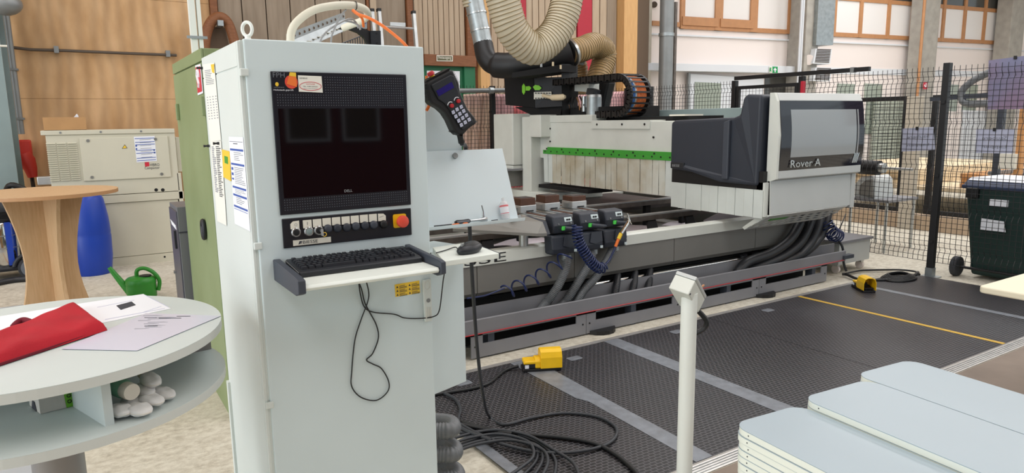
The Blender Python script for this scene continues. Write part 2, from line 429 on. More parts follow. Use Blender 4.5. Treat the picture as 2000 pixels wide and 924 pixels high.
# plywood sheets
xs = [-6, -3.4, -.75, wx(413)]
for x0, x1 in zip(xs, xs[1:]):
    for z0, z1 in ((0, zj), (zj, zj+1.25), (zj+1.25, zj+2.5), (zj+2.5, 6.6)):
        cx = (x0+x1)/2
        MB().box(x0+.001, x1-.001, WY+.02, WY+.05, z0+.0012, z1-.0012).build('plywood_sheet', 'plywood', wb, bev=.002)
# facade boards from the plywood to the concrete column: (px0, px1, material, proud)
rows = [(413, 428, 'wood_brown', .06)]
rows += [(a, a+46, 'board_beige', .02) for a in (429, 476, 523)] + [(570, 618, 'board_beige', .02), (619, 667, 'board_beige', .02), (668, 716, 'board_beige', .02)]
rows += [(717, 722, 'wood_brown', .05), (723, 735, 'board_pale', .07), (736, 794, 'board_beige', .0), (795, 807, 'wood_brown', .05), (808, 815, 'board_pale', .07)]
rows += [(816+i*10.2, 825.6+i*10.2, 'board_pale', .03) for i in range(9)]
rows += [(909, 928, 'wood_brown', .08)]
rows += [(947+i*12.4, 958.6+i*12.4, 'board_pale', .02) for i in range(5)] + [(1010, 1027, 'board_red', .04)]
rows += [(1028+i*12.3, 1039.6+i*12.3, 'board_pale', .02) for i in range(8)] + [(1127, 1155, 'board_red', .04), (1156, 1170, 'board_pale', .03), (1171, 1184, 'board_pale', .03), (1185, 1204, 'board_beige', .02)]
for a, b_, mt, pr in rows:
    MB().box(wx(a)+.004, wx(b_)-.004, WY+.02-pr, WY+.06, 0, 6.6).build('plank', mt, wb)
for a, b_, dpt in ((928, 946, .16), (1205, 1231, .2)):
    o = MB().box(wx(a), wx(b_), WY-dpt, WY+.05, 0, 6.6).build('timber_column', 'wood_post', bev=.004)
    tag(o, 'light timber column left of the pink sheets' if a < 1000 else 'light timber column beside the concrete column', 'column')
# emergency exit door with lintel and sign
d1 = thing('door_1', 'green emergency exit door behind the handheld control', None, (wx(870), WY, 0), kind='structure')
zl = P(870, 129, Y=WY-.1).z
MB().box(wx(822), wx(921), WY-.04, WY+.04, 0, zl).build('door_leaf', 'door_green', d1)
MB().box(wx(906), wx(911), WY-.07, WY-.03, .1, zl-.02).build('door_seam', 'galv', d1)
MB().box(wx(900), wx(921), WY-.09, WY-.03, 0, zl).build('door_frame', 'door_green', d1)
MB().prism([P(834, 138, Y=WY-.06), P(898, 139, Y=WY-.06), P(898, 178, Y=WY-.06), P(834, 178, Y=WY-.06)], (0, .01, 0)).build('notice', 'paper', d1)
MB().box(wx(820), wx(921), WY-.14, WY-.04, zl, P(870, 107, Y=WY-.14).z).build('lintel', 'wood_brown', d1, bev=.004)
sg = thing('exit_sign', 'olive emergency exit plate with white lettering on the timber lintel', 'sign', P(868, 120, Y=WY-.15))
a, b_, c, d = [P(x, y, Y=WY-.15) for x, y in ((853, 107.5), (884.5, 108.5), (884.5, 120), (853, 119.5))]
MB().prism([a, b_, c, d], (0, .01, 0)).build('rim', 'cream', sg)
MB().prism([a+V((.012, -.002, -.012)), b_+V((-.012, -.002, -.012)), c+V((-.012, -.002, .012)), d+V((.012, -.002, .012))], (0, .005, 0)).build('plate', 'sign_olive', sg)
text('lettering', 'Notausgang', d+V((.03, -.003, .025)), XV, ZV, .06, 'cream', sg, width=(c-d).length-.06)
# wall pipe and steel column at the left edge
zp = P(50, 96, Y=WY-.05).z; pp = [P(x, y, Y=WY-.05) for x, y in ((2, 90), (60, 97), (130, 99), (220, 103), (345, 108))]
pw = thing('wall_pipe', 'thin brown pipe running along the plywood wall', 'pipe', pp[0])
MB().tube(pp, .018, 8).build('tube', 'pipe_dark', pw, smooth=60)
for x, y in ((110, 97), (328, 105)):
    q = P(x, y, Y=WY-.05); MB().box(q.x-.025, q.x+.025, q.y-.03, q.y+.06, q.z-.04, q.z+.04).build('clamp', 'pipe_grey', pw)
sc = thing('steel_column', 'grey green steel beam column at the left edge', 'column', P(20, 470, Y=9.6)*1)
A, B = P(16, 200, Y=9.7), P(-40, 200, Y=9.7)
MB().box(B.x, A.x, 9.68, 9.72, 0, 6.5).build('flange', 'steel_blue', sc)
MB().box((A.x+B.x)/2-.01, (A.x+B.x)/2+.01, 9.72, 9.95, 0, 6.5).build('web', 'steel_blue', sc)
MB().box(B.x+.1, P(40, 300, Y=9.95).x, 9.95, 9.98, 0, 6.5).build('flange', 'steel_blue', sc)
rp = thing('riser_pipe', 'grey conduit rising beside the steel column', 'pipe', P(40, 290, Y=10.2))
q0 = P(42, 262, Y=10.2); MB().cyl(q0, V((q0.x, q0.y, 4.6)), .035, n=10).build('tube', 'pipe_grey', rp, smooth=60)
for z in (q0.z+.18, q0.z+.75, q0.z+1.4): MB().box(q0.x-.05, q0.x+.05, q0.y-.045, q0.y+.1, z-.012, z+.012).build('clamp', 'pipe_grey', rp)
cp = thing('power_plug', 'red power plug hanging beside the steel column', 'plug', P(52, 320, Y=10.1))
a, b_ = P(45, 300, Y=10.1), P(60, 330, Y=10.1)
MB().tube([a, a+(b_-a)*.45, b_, b_+V((.01, 0, -.1))], [.075, .095, .07, .05], 12).build('shell', 'plug_red', cp, smooth=40)
MB().box(a.x-.07, a.x+.09, 10.1, 10.28, a.z-.06, a.z+.16).build('socket', 'plug_red', cp, bev=.02)
MB().tube(cat_rom([b_+V((0, 0, -.08)), P(63, 352, Y=10.1), P(66, 372, Y=10.0), P(70, 420, Y=10)], 5), .022, 8).build('cable', 'cable_black', cp, smooth=60)
vb = thing('pipe_valve', 'grey round pipe fitting at the upper left edge', 'pipe', P(5, 15, Y=9.55))
MB().ell(P(8, 8, Y=9.5), (.17, .15, .12)).build('bulb', 'pipe_grey', vb, smooth=60)
MB().cyl(P(3, 20, Y=9.5), P(-2, -60, Y=9.5), .06, n=12).build('tube', 'pipe_grey', vb, smooth=60)
MB().cyl(P(-20, 89, Y=9.55), P(14, 90, Y=9.55), .012, n=8).build('stub', 'cream', vb, smooth=60)

# right-hand wall with timber windows: the plane turns away from the rear wall a little
PHI = math.radians(-8.0); WU = V((math.cos(PHI), math.sin(PHI), 0)); WN = V((math.sin(PHI), -math.cos(PHI), 0)); W0 = V((9.4, 10.75, 0))
def wp(x, y, off=0.0): return P(x, y, pl=(W0+WN*off, WN))
def wq(mb, px, off, t):                              # a slab on that wall from pixel corners
    return mb.prism([wp(x, y, off) for x, y in px], -WN*t)
def vq(x0, x1, yb, yt, off, t):                      # upright slab: x at height yb
    a, b2 = wp(x0, yb, off), wp(x1, yb, off); zt = wp(x0, yt, off).z
    return MB().obox(a, b2-a, -WN*t, V((0, 0, zt-a.z)))
wr = struct('wall_right', MB().obox(W0-WU*.2, WU*26, -WN*.3, ZV*7), 'wall_white', 'white hall wall with a row of timber windows', loc=W0)
zb = [wp(1400, y).z for y in (142, 128, 73)]
MB().obox(W0+WN*.25+V((0, 0, zb[0])), WU*4.9, -WN*.25, V((0, 0, zb[1]-zb[0]))).build('beam', 'wall_cool', wr, bev=.006)
zl1, zl2 = wp(1400, 74).z, wp(1400, 72).z
MB().obox(W0+WN*.05+V((0, 0, zl1)), WU*20, -WN*.05, V((0, 0, .03))).build('ledge', 'wall_cool', wr)
MB().obox(W0+WN*.02+V((0, 0, zb[0]+.02)) + WU*5.0, WU*9, -WN*.02, V((0, 0, .14))).build('band', 'wall_cool', wr)
zw = wp(1400, 60).z                                  # window sill height
ztr = wp(1728, 6).z - .02
def window(n, x0, x1, mull, casem, label, trans=True):
    a, b2 = wp(x0, 70), wp(x1, 78); L = (b2-a).length; o = V((a.x, a.y, zw)); H = 2.4
    w_ = thing('window_%d' % n, label, None, o, kind='structure')
    ht = ztr-zw
    MB().obox(o+WN*.05, WU*L, -WN*.06, V((0, 0, .09))).build('sill_rail', 'wood_frame', w_)
    MB().obox(o+WN*.04+V((0, 0, H-.1)), WU*L, -WN*.06, V((0, 0, .09))).build('head_rail', 'wood_frame', w_)
    if trans: MB().obox(o+WN*.045+V((0, 0, ht)), WU*L, -WN*.06, V((0, 0, .09))).build('transom', 'wood_frame', w_)
    ms = sorted([(wp(m_, 75)-a).dot(WU) for m_ in mull]); ed = [0.0]+ms+[L]
    for k, e_ in enumerate(ed):
        wd = .1 if not (casem and 0 < k < len(ed)-1) else .2
        MB().obox(o+WU*(e_-wd/2 if 0 < k < len(ed)-1 else (e_ if k == 0 else e_-wd))+WN*.055, WU*wd, -WN*.06, V((0, 0, H))).build('mullion', 'wood_frame', w_)
    for k in range(len(ed)-1):
        if trans:
            MB().obox(o+WU*(ed[k]+.03)+WN*.02+V((0, 0, .06)), WU*(ed[k+1]-ed[k]-.06), -WN*.02, V((0, 0, ht-.06))).build('pane', 'pane_white', w_)
            MB().obox(o+WU*(ed[k]+.03)+WN*.02+V((0, 0, ht+.06)), WU*(ed[k+1]-ed[k]-.06), -WN*.02, V((0, 0, H-ht-.1))).build('pane', 'glass_dark', w_)
        else:
            MB().obox(o+WU*(ed[k]+.03)+WN*.02+V((0, 0, .06)), WU*(ed[k+1]-ed[k]-.06), -WN*.02, V((0, 0, H-.1))).build('pane', 'pane_white', w_)
    if casem:
        for k in range(2):
            MB().obox(o+WU*(ed[k]+.03)+WN*.075+V((0, 0, .07)), WU*(ed[k+1]-ed[k]-.06), -WN*.03, V((0, 0, .17))).build('casement_rail', 'wood_frame', w_)
    return w_
window(1, 1326, 1541, [1400, 1468], True, 'timber casement window above the grey pipe', False)
window(2, 1622, 1779, [1676, 1730], False, 'timber window between two concrete columns')
window(3, 1823, 1962, [1837, 1878, 1917], False, 'timber window at the far right')
MB().obox(wp(1272, 50)*1+WN*.0, wp(1326, 53)-wp(1272, 50), WN*.04, V((0, 0, .09))).build('sill_strip', 'wood_frame', wr)
MB().cyl(wp(1278, 9, .05), wp(1278, 9, -.02), .06, n=16).build('vent_hole', 'pipe_dark', wr)
# doors and shutters on that wall, seen through the fence
def slab(name, x0, x1, yb, yt, off, t, mt, par=wr, **k): return vq(x0, x1, yb, yt, off, t).build(name, mt, par, **k)
d2 = thing('door_2', 'pale sliding door with a greenish pane behind the mesh fence', None, wp(1390, 330), kind='structure')
slab('door_leaf', 1342, 1484, 330, 144, .1, .06, 'wall_cool', d2)
slab('pane', 1354, 1404, 300, 160, .12, .03, 'glass_far', d2)
slab('post', 1340, 1344, 330, 142, .14, .06, 'pipe_grey', d2)
slab('opening', 1486, 1530, 330, 146, .01, .02, 'glass_dark')
for x0, x1, yb, yt, nm in ((1630, 1664, 262, 163, 1), (1683, 1717, 262, 163, 2)): slab('pane', x0, x1, yb, yt, .02, .02, 'glass_far')
for x0, x1 in ((1843, 1868), (1878, 1905)): slab('pane', x0, x1, 225, 165, .02, .02, 'glass_far')
rs = thing('roller_shutter', 'grey green roller shutter behind the black gate frames', 'shutter', wp(1740, 330))
a, b2 = wp(1700, 330, .12), wp(1770, 334, .12); hh = wp(1740, 190).z; ns = 26
s0 = MB().obox(V((a.x, a.y, 0)), V((b2.x-a.x, b2.y-a.y, 0)), -WN*.05, V((0, 0, hh/ns-.015))).build('slat', 'shutter', rs)
for k in range(1, ns): inst(s0, 'slat', V((0, 0, hh/ns*k)), rs)
slab('pillar', 1668, 1682, 335, 190, .2, .2, 'wall_white')
for x0, x1, mt in ((1800, 1870, 'wall_white'), (1872, 1960, 'wall_cool')): slab('panel', x0, x1, 330, 215, .08, .06, mt)
# exit sign and fire signs
es = thing('exit_sign', 'green running man exit sign on the pale beam', 'sign', wp(1511, 138, .27))
wq(MB(), [(1502.5, 129.5), (1508.5, 130), (1508.5, 142.5), (1502.5, 142)], .27, .01).build('plate', 'paper_warm', es)
wq(MB(), [(1508.8, 130), (1519, 130.3), (1519, 142.6), (1508.8, 142.5)], .27, .01).build('plate', 'sign_green', es)
wq(MB(), [(1514, 132), (1517.5, 137), (1515, 137), (1515, 141), (1513, 141), (1513, 137), (1510.5, 137)], .282, .004).build('arrow', 'paper', es)
wq(MB(), [(1504, 132), (1507, 132), (1506, 136), (1507.5, 141), (1505.5, 138), (1503.5, 141)], .282, .004).build('figure', 'sign_green', es)
# concrete columns
def column(x0, x1, off, mt, label, depth=.45):
    a, b2 = wp(x0, 200, off), wp(x1, 200, off); a.z = b2.z = 0
    o = MB().obox(a, b2-a, -WN*depth, ZV*6.6).build('concrete_column', mt, bev=.02); return tag(o, label, 'column')
column(1233, 1271, .25, 'concrete_col_warm', 'concrete column beside the timber column and grey pipe')
column(1566, 1592, .5, 'concrete_col', 'concrete column carrying the metal air duct', .5)
column(1792, 1822, .5, 'concrete_col', 'concrete column with an orange stripe pipe', .36)
column(1960, 1986, .5, 'concrete_col', 'rightmost concrete column above the purple banner', .4)
c0 = thing('orange_conduit', 'thin orange conduit on the concrete column', 'pipe', wp(1791, 200, .57))
a = wp(1791, 190, .56); MB().cyl(V((a.x, a.y, 0)), V((a.x, a.y, 6.4)), .035, n=8).build('tube', 'wood_frame', c0, smooth=60)
dk = thing('air_duct', 'square metal air duct with louvred grilles on the column', 'duct', wp(1608, 150, .5))
a, b2 = wp(1594, 88, .6), wp(1627, 88, .6)
MB().obox(a, b2-a, -WN*.6, V((0, 0, 5.5-a.z))).build('shaft', 'galv', dk)
for y0, y1 in ((95, 124), (132, 158)):
    q = [wp(x, y, .62) for x, y in ((1593, y0), (1625, y0+1), (1621, y1+1), (1588, y1))]
    MB().prism(q, -WN*.6).build('grille_frame', 'wall_cool', dk)
    for k in range(9):
        t0, t1 = (k+.25)/9.6, (k+.8)/9.6; L0, R0 = q[0].lerp(q[3], t0), q[1].lerp(q[2], t0); L1, R1 = q[0].lerp(q[3], t1), q[1].lerp(q[2], t1); e_ = (R0-L0)*.08
        MB().prism([L0+e_+WN*.02, R0-e_+WN*.02, R1-e_+WN*.005, L1+e_+WN*.005], -WN*.01).build('louvre', 'pipe_dark', dk)
dt = MB().cyl(wp(1580, 117, .53), wp(1580, 117, .45), .11, n=20).build('smoke_detector', 'wall_white', smooth=50); tag(dt, 'round white signal disc on the concrete column', 'detector')
c1 = thing('conduit_pair', 'pair of thin pale conduits on the dark side of the column', 'pipe', wp(1558, 200, .55))
for x in (1559, 1563):
    a = wp(x, 140, .54); MB().cyl(V((a.x, a.y, .5)), V((a.x, a.y, 5)), .022, n=8).build('tube', 'wall_cool', c1, smooth=60)
# big grey pipe
gp = thing('down_pipe', 'thick grey metal pipe standing in front of the white wall', 'pipe', (wp(1301, 200, .6).x, wp(1301, 200, .6).y, 0))
a = wp(1301, 100, .6); MB().cyl(V((a.x, a.y, 0)), V((a.x, a.y, 6)), .135, n=20).build('tube', 'pipe_grey', gp, smooth=60)
a2 = wp(1301, 68, .6); MB().cyl(V((a.x, a.y, a2.z-.03)), V((a.x, a.y, a2.z+.03)), .15, n=20).build('collar', 'galv', gp, smooth=50)
a3 = wp(1317, 100, .55); MB().box(a3.x-.03, a3.x+.03, a3.y-.03, a3.y+.03, 0, wp(1317, 4, .55).z).build('support_bar', 'rust_steel', gp)
# ceiling and the maroon wall behind the camera (seen mirrored in the dark screen)
cl = struct('ceiling', MB().box(-9, 30, -8, 13, 6.6, 6.8), 'ceiling_wood', 'timber hall ceiling with skylights', loc=(0, 0, 6.6))
for x in (-5, .2, 5.7, 11.5, 17.5): MB().box(x-.12, x+.12, -8, 10.5, 6.05, 6.6).build('beam', 'wood_post', cl)
YB = -4.0
def mir(px, py):                                     # mirror the ray in the screen plane
    q = P(px, py, Y=2.135); d_ = ray(px, py); d_ = V((d_.x, -d_.y, d_.z)); return q+d_*((YB-q.y)/d_.y)
wf = struct('wall_front', MB().box(-3.2, 5.2, YB-.2, YB, 0, 3.4), 'wall_maroon', 'dark red wall behind the camera', loc=(0, YB, 0))
for k, (x0, y0, x1, y1) in enumerate(((553, 186, 645, 276), (664, 184, 741, 274))):
    a, b2 = mir(x0, y0), mir(x1, y1); w_ = thing('window_%d' % (4+k), 'pale framed window in the maroon wall', None, (a.x, YB, min(a.z, b2.z)), kind='structure')
    xl, xr = sorted((a.x, b2.x)); zl_, zh = sorted((a.z, b2.z)); t = (xr-xl)*.07
    for q in ((xl, xr, zl_, zl_+t), (xl, xr, zh-t, zh), (xl, xl+t, zl_+t, zh-t), (xr-t, xr, zl_+t, zh-t)):
        MB().box(q[0], q[1], YB, YB+.04, q[2], q[3]).build('frame_bar', 'frame_pale', w_)
    MB().box(xl+t, xr-t, YB, YB+.02, zl_+t, zh-t).build('pane', 'glass_dark', w_)

# ================================================================ rubber mats, tapes and edging
mats_x = [1.58, 2.44, 3.235, 4.2, 5.38, 6.2, 7.08]
nm = ['nearest rubber floor mat under the coiled cables', 'rubber floor mat between the two worn tape strips', 'rubber floor mat right of the second tape strip', 'rubber floor mat left of the yellow line', 'rubber floor mat right of the yellow line', 'farthest rubber floor mat by the fence post']
for x0, x1, l in zip(mats_x, mats_x[1:], nm):
    y0 = 2.1
    o = MB().box(x0+.002, x1-.002, y0, 3.735, 0, .014).build('rubber_floor_mat', 'rubber_mat', bev=.003, loc=((x0+x1)/2, 2.9, 0)); tag(o, l, 'mat', 'rubber mats in front of the machine')
def strip(name, pts, mt, label, z=.0145, t=.0015):
    o = MB().prism([V((x, y, z)) for x, y in pts], (0, 0, t)).build(name, mt); return tag(o, label, 'tape')
strip('floor_tape', [(2.33, 3.73), (2.5, 3.73), (2.47, 3.0), (2.44, 2.105), (2.33, 2.105), (2.36, 2.95), (2.33, 3.02)], 'tape_grey', 'grey worn tape strip starting under the yellow foot pedal')
strip('floor_tape', [(3.13, 3.73), (3.26, 3.73), (3.245, 2.105), (3.115, 2.105)], 'tape_grey', 'grey worn tape strip in the middle of the mats')
strip('floor_tape', [(6.17, 3.62), (6.245, 3.62), (6.235, 2.105), (6.16, 2.105)], 'tape_grey', 'grey tape strip near the fence post')
strip('floor_tape', [(5.36, 3.73), (5.4, 3.73), (5.4, 2.105), (5.36, 2.105)], 'tape_yellow', 'yellow line taped across the rubber mats')
strip('floor_tape', [(1.55, 2.105), (1.61, 2.105), (1.61, 3.0), (1.55, 3.0)], 'tape_grey', 'grey tape along the left end of the mats')
fe = thing('mat_edging', 'ribbed aluminium edging along the front of the rubber mats', 'edging', (4.3, 2.06, 0))
MB().prism([V((1.56, 2.1, 0)), V((1.56, 2.1, .016)), V((1.56, 2.085, .018)), V((1.56, 2.02, .006)), V((1.56, 2.02, 0))], (5.6, 0, 0)).build('profile', 'profile_alu', fe)
for k in range(4): MB().box(1.56, 7.16, 2.03+k*.014, 2.034+k*.014, .008+k*.0028, .0105+k*.0028).build('rib', 'steel', fe)
o = MB().prism([V((1.56, 3.735, 0)), V((1.56, 3.735, .016)), V((1.56, 3.79, .01)), V((1.56, 3.79, 0))], (4.75, 0, 0)).build('mat_edging', 'profile_alu'); tag(o, 'pale edging strip along the machine side of the mats', 'edging')
for x, y in ((2.16, 3.6), (2.75, 3.6), (3.9, 3.55), (5.1, 3.5)):
    pass
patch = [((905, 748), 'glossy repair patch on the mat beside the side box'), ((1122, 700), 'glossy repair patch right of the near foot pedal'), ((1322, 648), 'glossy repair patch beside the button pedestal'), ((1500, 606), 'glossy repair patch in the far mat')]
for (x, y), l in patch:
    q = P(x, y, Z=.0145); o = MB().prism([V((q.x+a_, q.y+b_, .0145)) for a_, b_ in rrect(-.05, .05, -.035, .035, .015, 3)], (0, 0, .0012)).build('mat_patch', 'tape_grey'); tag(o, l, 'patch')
# ================================================================ woodworking machine: bed
bed = thing('machine_bed', 'long grey and white bed of the woodworking machine', 'machine', (4.0, 5.2, 0))
YF = 4.1
sx = [1.7, 2.3, 3.145, 4.19, 5.22, 6.12]
prof = lambda x: [V((x, YF, .612)), V((x, YF, .42)), V((x, YF+.03, .385)), V((x, YF+.09, .37)), V((x, YF+.42, .37)), V((x, YF+.42, .612))]
for a, b_ in zip(sx, sx[1:]): MB().prism(prof(a+.003), (b_-a-.006, 0, 0)).build('side_panel', 'mach_grey', bed)
# rounded far end
pts = []
for k in range(9):
    a = PI/2*k/8; pts.append((6.12+.2*math.sin(a), .37+.24*(1-math.cos(a))))
MB().prism([V((6.12, YF, .612)), V((6.12, YF, .37))]+[V((x, YF, z)) for x, z in pts[1:]], (0, .42, 0)).build('end_panel', 'mach_grey', bed)
MB().prism([V((1.7, YF-.012, .615)), V((1.7, YF-.012, .692)), V((1.7, YF+.01, .702)), V((1.7, YF+.09, .702)), V((1.7, YF+.09, .615))], (4.62, 0, 0)).build('top_strip', 'mach_white', bed)
ex = P(990, 505, Y=YF-.013).x; text('lettering', 'BIESSE', V((ex-.66, YF-.0125, .624)), XV, ZV, .066, 'black', bed, width=.655)
MB().box(1.75, 6.1, 4.2, 6.9, .02, .355).build('under_bed_shade', 'black_matte', bed)  # black block standing in for the shade in the void below the bed
MB().box(1.72, 6.2, 4.5, 6.95, .36, .40).build('tub_floor', 'mach_grey', bed)
MB().box(1.72, 6.2, 6.9, 7.25, .36, .66).build('rear_beam', 'mach_beige', bed)
MB().box(6.1, 6.3, 4.6, 7.2, .1, .66).build('end_frame', 'mach_grey', bed)
MB().cyl((3.3, 4.165, .315), (6.0, 4.165, .315), .028, n=12).build('supply_tube', 'chrome', bed, smooth=60)
for x in (2.5, 3.6, 4.7, 5.8): MB().cyl((x, 4.35, 0), (x, 4.35, .2), .05, .04, n=12).build('foot', 'black', bed, smooth=40)
# long support beams inside the bed and their struts
for yy, zz, x0, x1 in ((4.78, .70, 1.95, 6.1), (5.55, .715, 1.95, 6.1)):
    MB().box(x0, x1, yy, yy+.09, zz-.045, zz).build('support_beam', 'rust_steel', bed)
    MB().box(x0, x1, yy+.012, yy+.078, zz, zz+.012).build('beam_rail', 'alu', bed)
for x in (2.2, 2.75, 3.4, 4.05, 4.55, 5.05, 5.6):
    MB().prism([V((x, 4.8, .66)), V((x+.1, 4.8, .66)), V((x-.02, 4.55, .40)), V((x-.16, 4.55, .40))], (0, .03, 0)).build('strut', 'black_matte', bed)
    MB().box(x+.2, x+.27, 5.57, 5.62, .4, .67).build('strut', 'black_matte', bed)
MB().box(3.2, 5.9, 5.75, 6.85, .6, .66).build('conveyor_belt', 'belt_dark', bed)
MB().box(1.95, 3.1, 5.7, 6.85, .5, .56).build('conveyor_belt', 'belt_dark', bed)
MB().box(1.95, 2.7, 4.62, 4.70, .52, .60).build('inner_channel', 'mach_grey', bed)
MB().box(1.9, 2.75, 5.0, 5.06, .70, .78).build('inner_channel', 'rust_steel', bed)
MB().box(1.9, 2.8, 5.2, 5.26, .45, .72).build('inner_panel', 'mach_beige', bed)
ds = MB().grid(lambda u, v: V((3.25+2.6*u, 4.6+1.1*v, .43+.06*math.sin(7*u+2*v)*math.sin(3*v+u*9)+.03*math.sin(23*u+5*v))), 40, 14).build('dust_sheet', 'lilac', smooth=60, fixn=False)
tag(ds, 'pale lilac plastic sheet lying in the machine bed', 'plastic sheet')
q = P(1462, 425, Y=4.45); o = MB().tube(cat_rom([q+V((-.25, .3, -.1)), q+V((-.12, .15, 0)), q+V((.02, 0, 0)), q+V((.1, -.08, -.06))], 5), [.07]*16, 12).build('plastic_roll', 'lilac', smooth=60); tag(o, 'white rounded plastic bundle under the gantry cover', 'plastic sheet')

# guard beam along the floor
gd = thing('guard_rail', 'grey steel guard beam with red trip cord along the machine front', 'guard rail', (4.2, 3.95, 0))
MB().prism([V((1.75, 3.95, .178)), V((1.75, 3.95, .277)), V((1.75, 3.954, .283)), V((1.75, 3.962, .283)), V((1.75, 3.962, .190)), V((1.75, 4.078, .190)), V((1.75, 4.078, .335)), V((1.75, 4.088, .335)), V((1.75, 4.088, .178))], (4.66, 0, 0)).build('upper_beam', 'rail_grey', gd)
MB().cyl((1.75, 3.945, .18), (6.38, 3.945, .19), .0042, n=6).build('trip_cord', 'red', gd)
MB().box(6.36, 6.52, 3.93, 3.99, .2, .235).build('cord_bracket', 'slate', gd)
lp = [2.16, 3.145, 4.13, 5.115, 6.12]
for a, b_ in zip(lp, lp[1:]):
    m_ = MB(); a += .002; b_ -= .002
    m_.box(a, b_, 3.955, 3.965, .012, .105); m_.box(a, a+.09, 3.955, 3.965, .105, .178); m_.box(b_-.09, b_, 3.955, 3.965, .105, .178); m_.box(a, b_, 3.955, 3.965, .165, .178)
    pl_ = m_.build('skirt_plate', 'rail_grey', gd)
    for xx in (a+.03, b_-.03): MB().cyl((xx, 3.952, .09), (xx, 3.956, .09), .007, n=8).build('bolt', 'black', pl_)
for x in (2.3, 3.6, 4.7, 5.9): MB().box(x, x+.05, 3.965, 4.04, 0, .178).build('bracket', 'slate', gd)
for x in (3.3, 5.2): MB().cyl((x, 4.0, 0), (x, 4.0, .03), .13, n=16).build('levelling_foot', 'black', gd)

# ---------------------------------------------------------------- work tables (rails) with control heads and pods
def rail(X, label, first=None):
    t = thing('work_table', label, 'machine part', (X, 4.0, .7), 'work tables across the bed')
    MB().box(X-.075, X+.075, 4.1, 5.5, .80, .885).build('beam', 'alu', t, bev=.006)
    for dx in (-.05, .0, .05): MB().box(X+dx-.012, X+dx+.012, 4.1, 5.5, .885, .893).build('slide_rail', 'galv' if dx else 'pod_brown', t)
    MB().box(X-.03, X+.01, 4.16, 4.2, .893, .901).build('cap', 'pod_brown', t)
    MB().box(X-.055, X+.055, 4.12, 5.45, .74, .8).build('lower_beam', 'galv', t)
    MB().box(X-.075, X+.02, 4.14, 4.3, .76, .80).build('clamp_block', 'alu', t)
    h = MB().prism([V((X-.09, 4.0, .79)), V((X-.09, 3.985, .85)), V((X-.09, 4.01, .915)), V((X-.09, 4.1, .925)), V((X-.09, 4.1, .79))], (.18, 0, 0)).build('control_head', 'charcoal', t, bev=.01)
    MB().prism([V((X+.01, 3.998, .872)), V((X+.075, 3.998, .872)), V((X+.075, 4.008, .903)), V((X+.01, 4.008, .903))], (0, -.006, 0)).build('display', 'cab_white', h)
    for dx in (.03, .05): MB().box(X+dx-.006, X+dx+.006, 3.988, 3.995, .882, .893).build('symbol', 'black', h)
    MB().box(X-.022, X+.012, 3.976, 3.99, .815, .842).build('mark', 'green_sticker', h)
    MB().tube([V((X+.0, 3.985, .825)), V((X+.1, 3.975, .81)), V((X+.14, 3.985, .807))], [.02, .017, .012], 10).build('lever', 'charcoal', h, smooth=50)
    for dx in (-.05, .06): MB().cyl((X+dx, 3.984, .862), (X+dx, 3.992, .862), .006, n=8).build('screw', 'steel', h)
    lo = MB().prism([V((X-.115, 3.99, .78)), V((X-.115, 3.975, .68)), V((X-.105, 3.985, .635)), V((X-.105, 4.09, .635)), V((X-.115, 4.09, .78))], (.225, 0, 0)).build('lower_housing', 'charcoal', t, bev=.018, seg=3)
    MB().prism([V((X+.0, 3.982, .775)), V((X+.1, 3.982, .775)), V((X+.1, 3.972, .7)), V((X+.03, 3.97, .685)), V((X-.02, 3.972, .7))], (0, -.004, 0)).build('moulded_face', 'charcoal', lo, bev=.003)
    MB().box(X+.08, X+.1, 3.966, 3.975, .65, .668).build('sticker', 'cab_white', lo)
    return t
X1, X2, X3 = 2.966, 3.211, 3.449
rail(X1, 'left work table whose lower housing touches the coiled blue hose')
rail(X2, 'middle work table between two others')
rail(X3, 'right work table next to the air gun')
def pod(X, Y, h, label, brown='pod_brown'):
    t = thing('suction_pod', label, 'suction pod', (X, Y, .893), 'suction pods on the work tables')
    MB().box(X-.075, X+.075, Y-.07, Y+.07, .893, .95).build('base', 'alu', t, bev=.005)
    MB().box(X-.02, X+.045, Y-.075, Y-.068, .9, .91).build('slot', 'black', t)
    MB().box(X-.085, X-.073, Y-.03, Y+.03, .905, .935).build('valve', 'steel', t)
    MB().box(X-.07, X+.07, Y-.065, Y+.065, .95, .95+h).build('top_block', brown, t, bev=.003)
    MB().box(X-.055, X+.055, Y-.05, Y+.05, .95+h, .954+h).build('gasket', 'belt_dark', t)
    return t
pod(X1, 4.52, .055, 'left brown topped suction pod beside the sloping rack')
pod(X2, 4.54, .058, 'middle brown topped suction pod')
pod(X3, 4.50, .04, 'right brown topped suction pod')
pod(X1, 5.05, .02, 'low suction pod behind the left work table pods')
# sloping front plate
a, b_, c, d = P(940, 420, Y=4.45), P(1037, 421, Y=4.3), P(1052, 431, Y=4.05), P(1043, 455, Y=3.98)
o = thing('support_plate', 'blue grey sloping support plate left of the work tables', 'machine part', (2.65, 4.1, .7))
q = [V((2.44, 4.32, .9)), V((2.73, 4.32, .9)), V((2.73, 4.06, .885)), V((2.73, 3.99, .83)), V((2.6, 3.99, .835))]
MB().prism([V((2.4, 4.4, .90)), V((2.8, 4.25, .905)), V((2.8, 4.02, .885)), V((2.8, 3.97, .81)), V((2.72, 3.97, .815)), V((2.2, 4.25, .865))], (0, 0, -.02)).build('plate', 'mach_grey', o)
MB().prism([V((2.8, 4.25, .905)), V((2.8, 4.02, .887)), V((2.8, 3.97, .80)), V((2.8, 4.25, .80))], (.03, 0, 0)).build('end_cap', 'charcoal', o)
MB().box(2.62, 2.70, 4.15, 4.22, .9, .93).build('stop_block', 'alu', o)
MB().box(2.63, 2.69, 4.155, 4.215, .93, .935).build('stop_top', 'pod_brown', o)
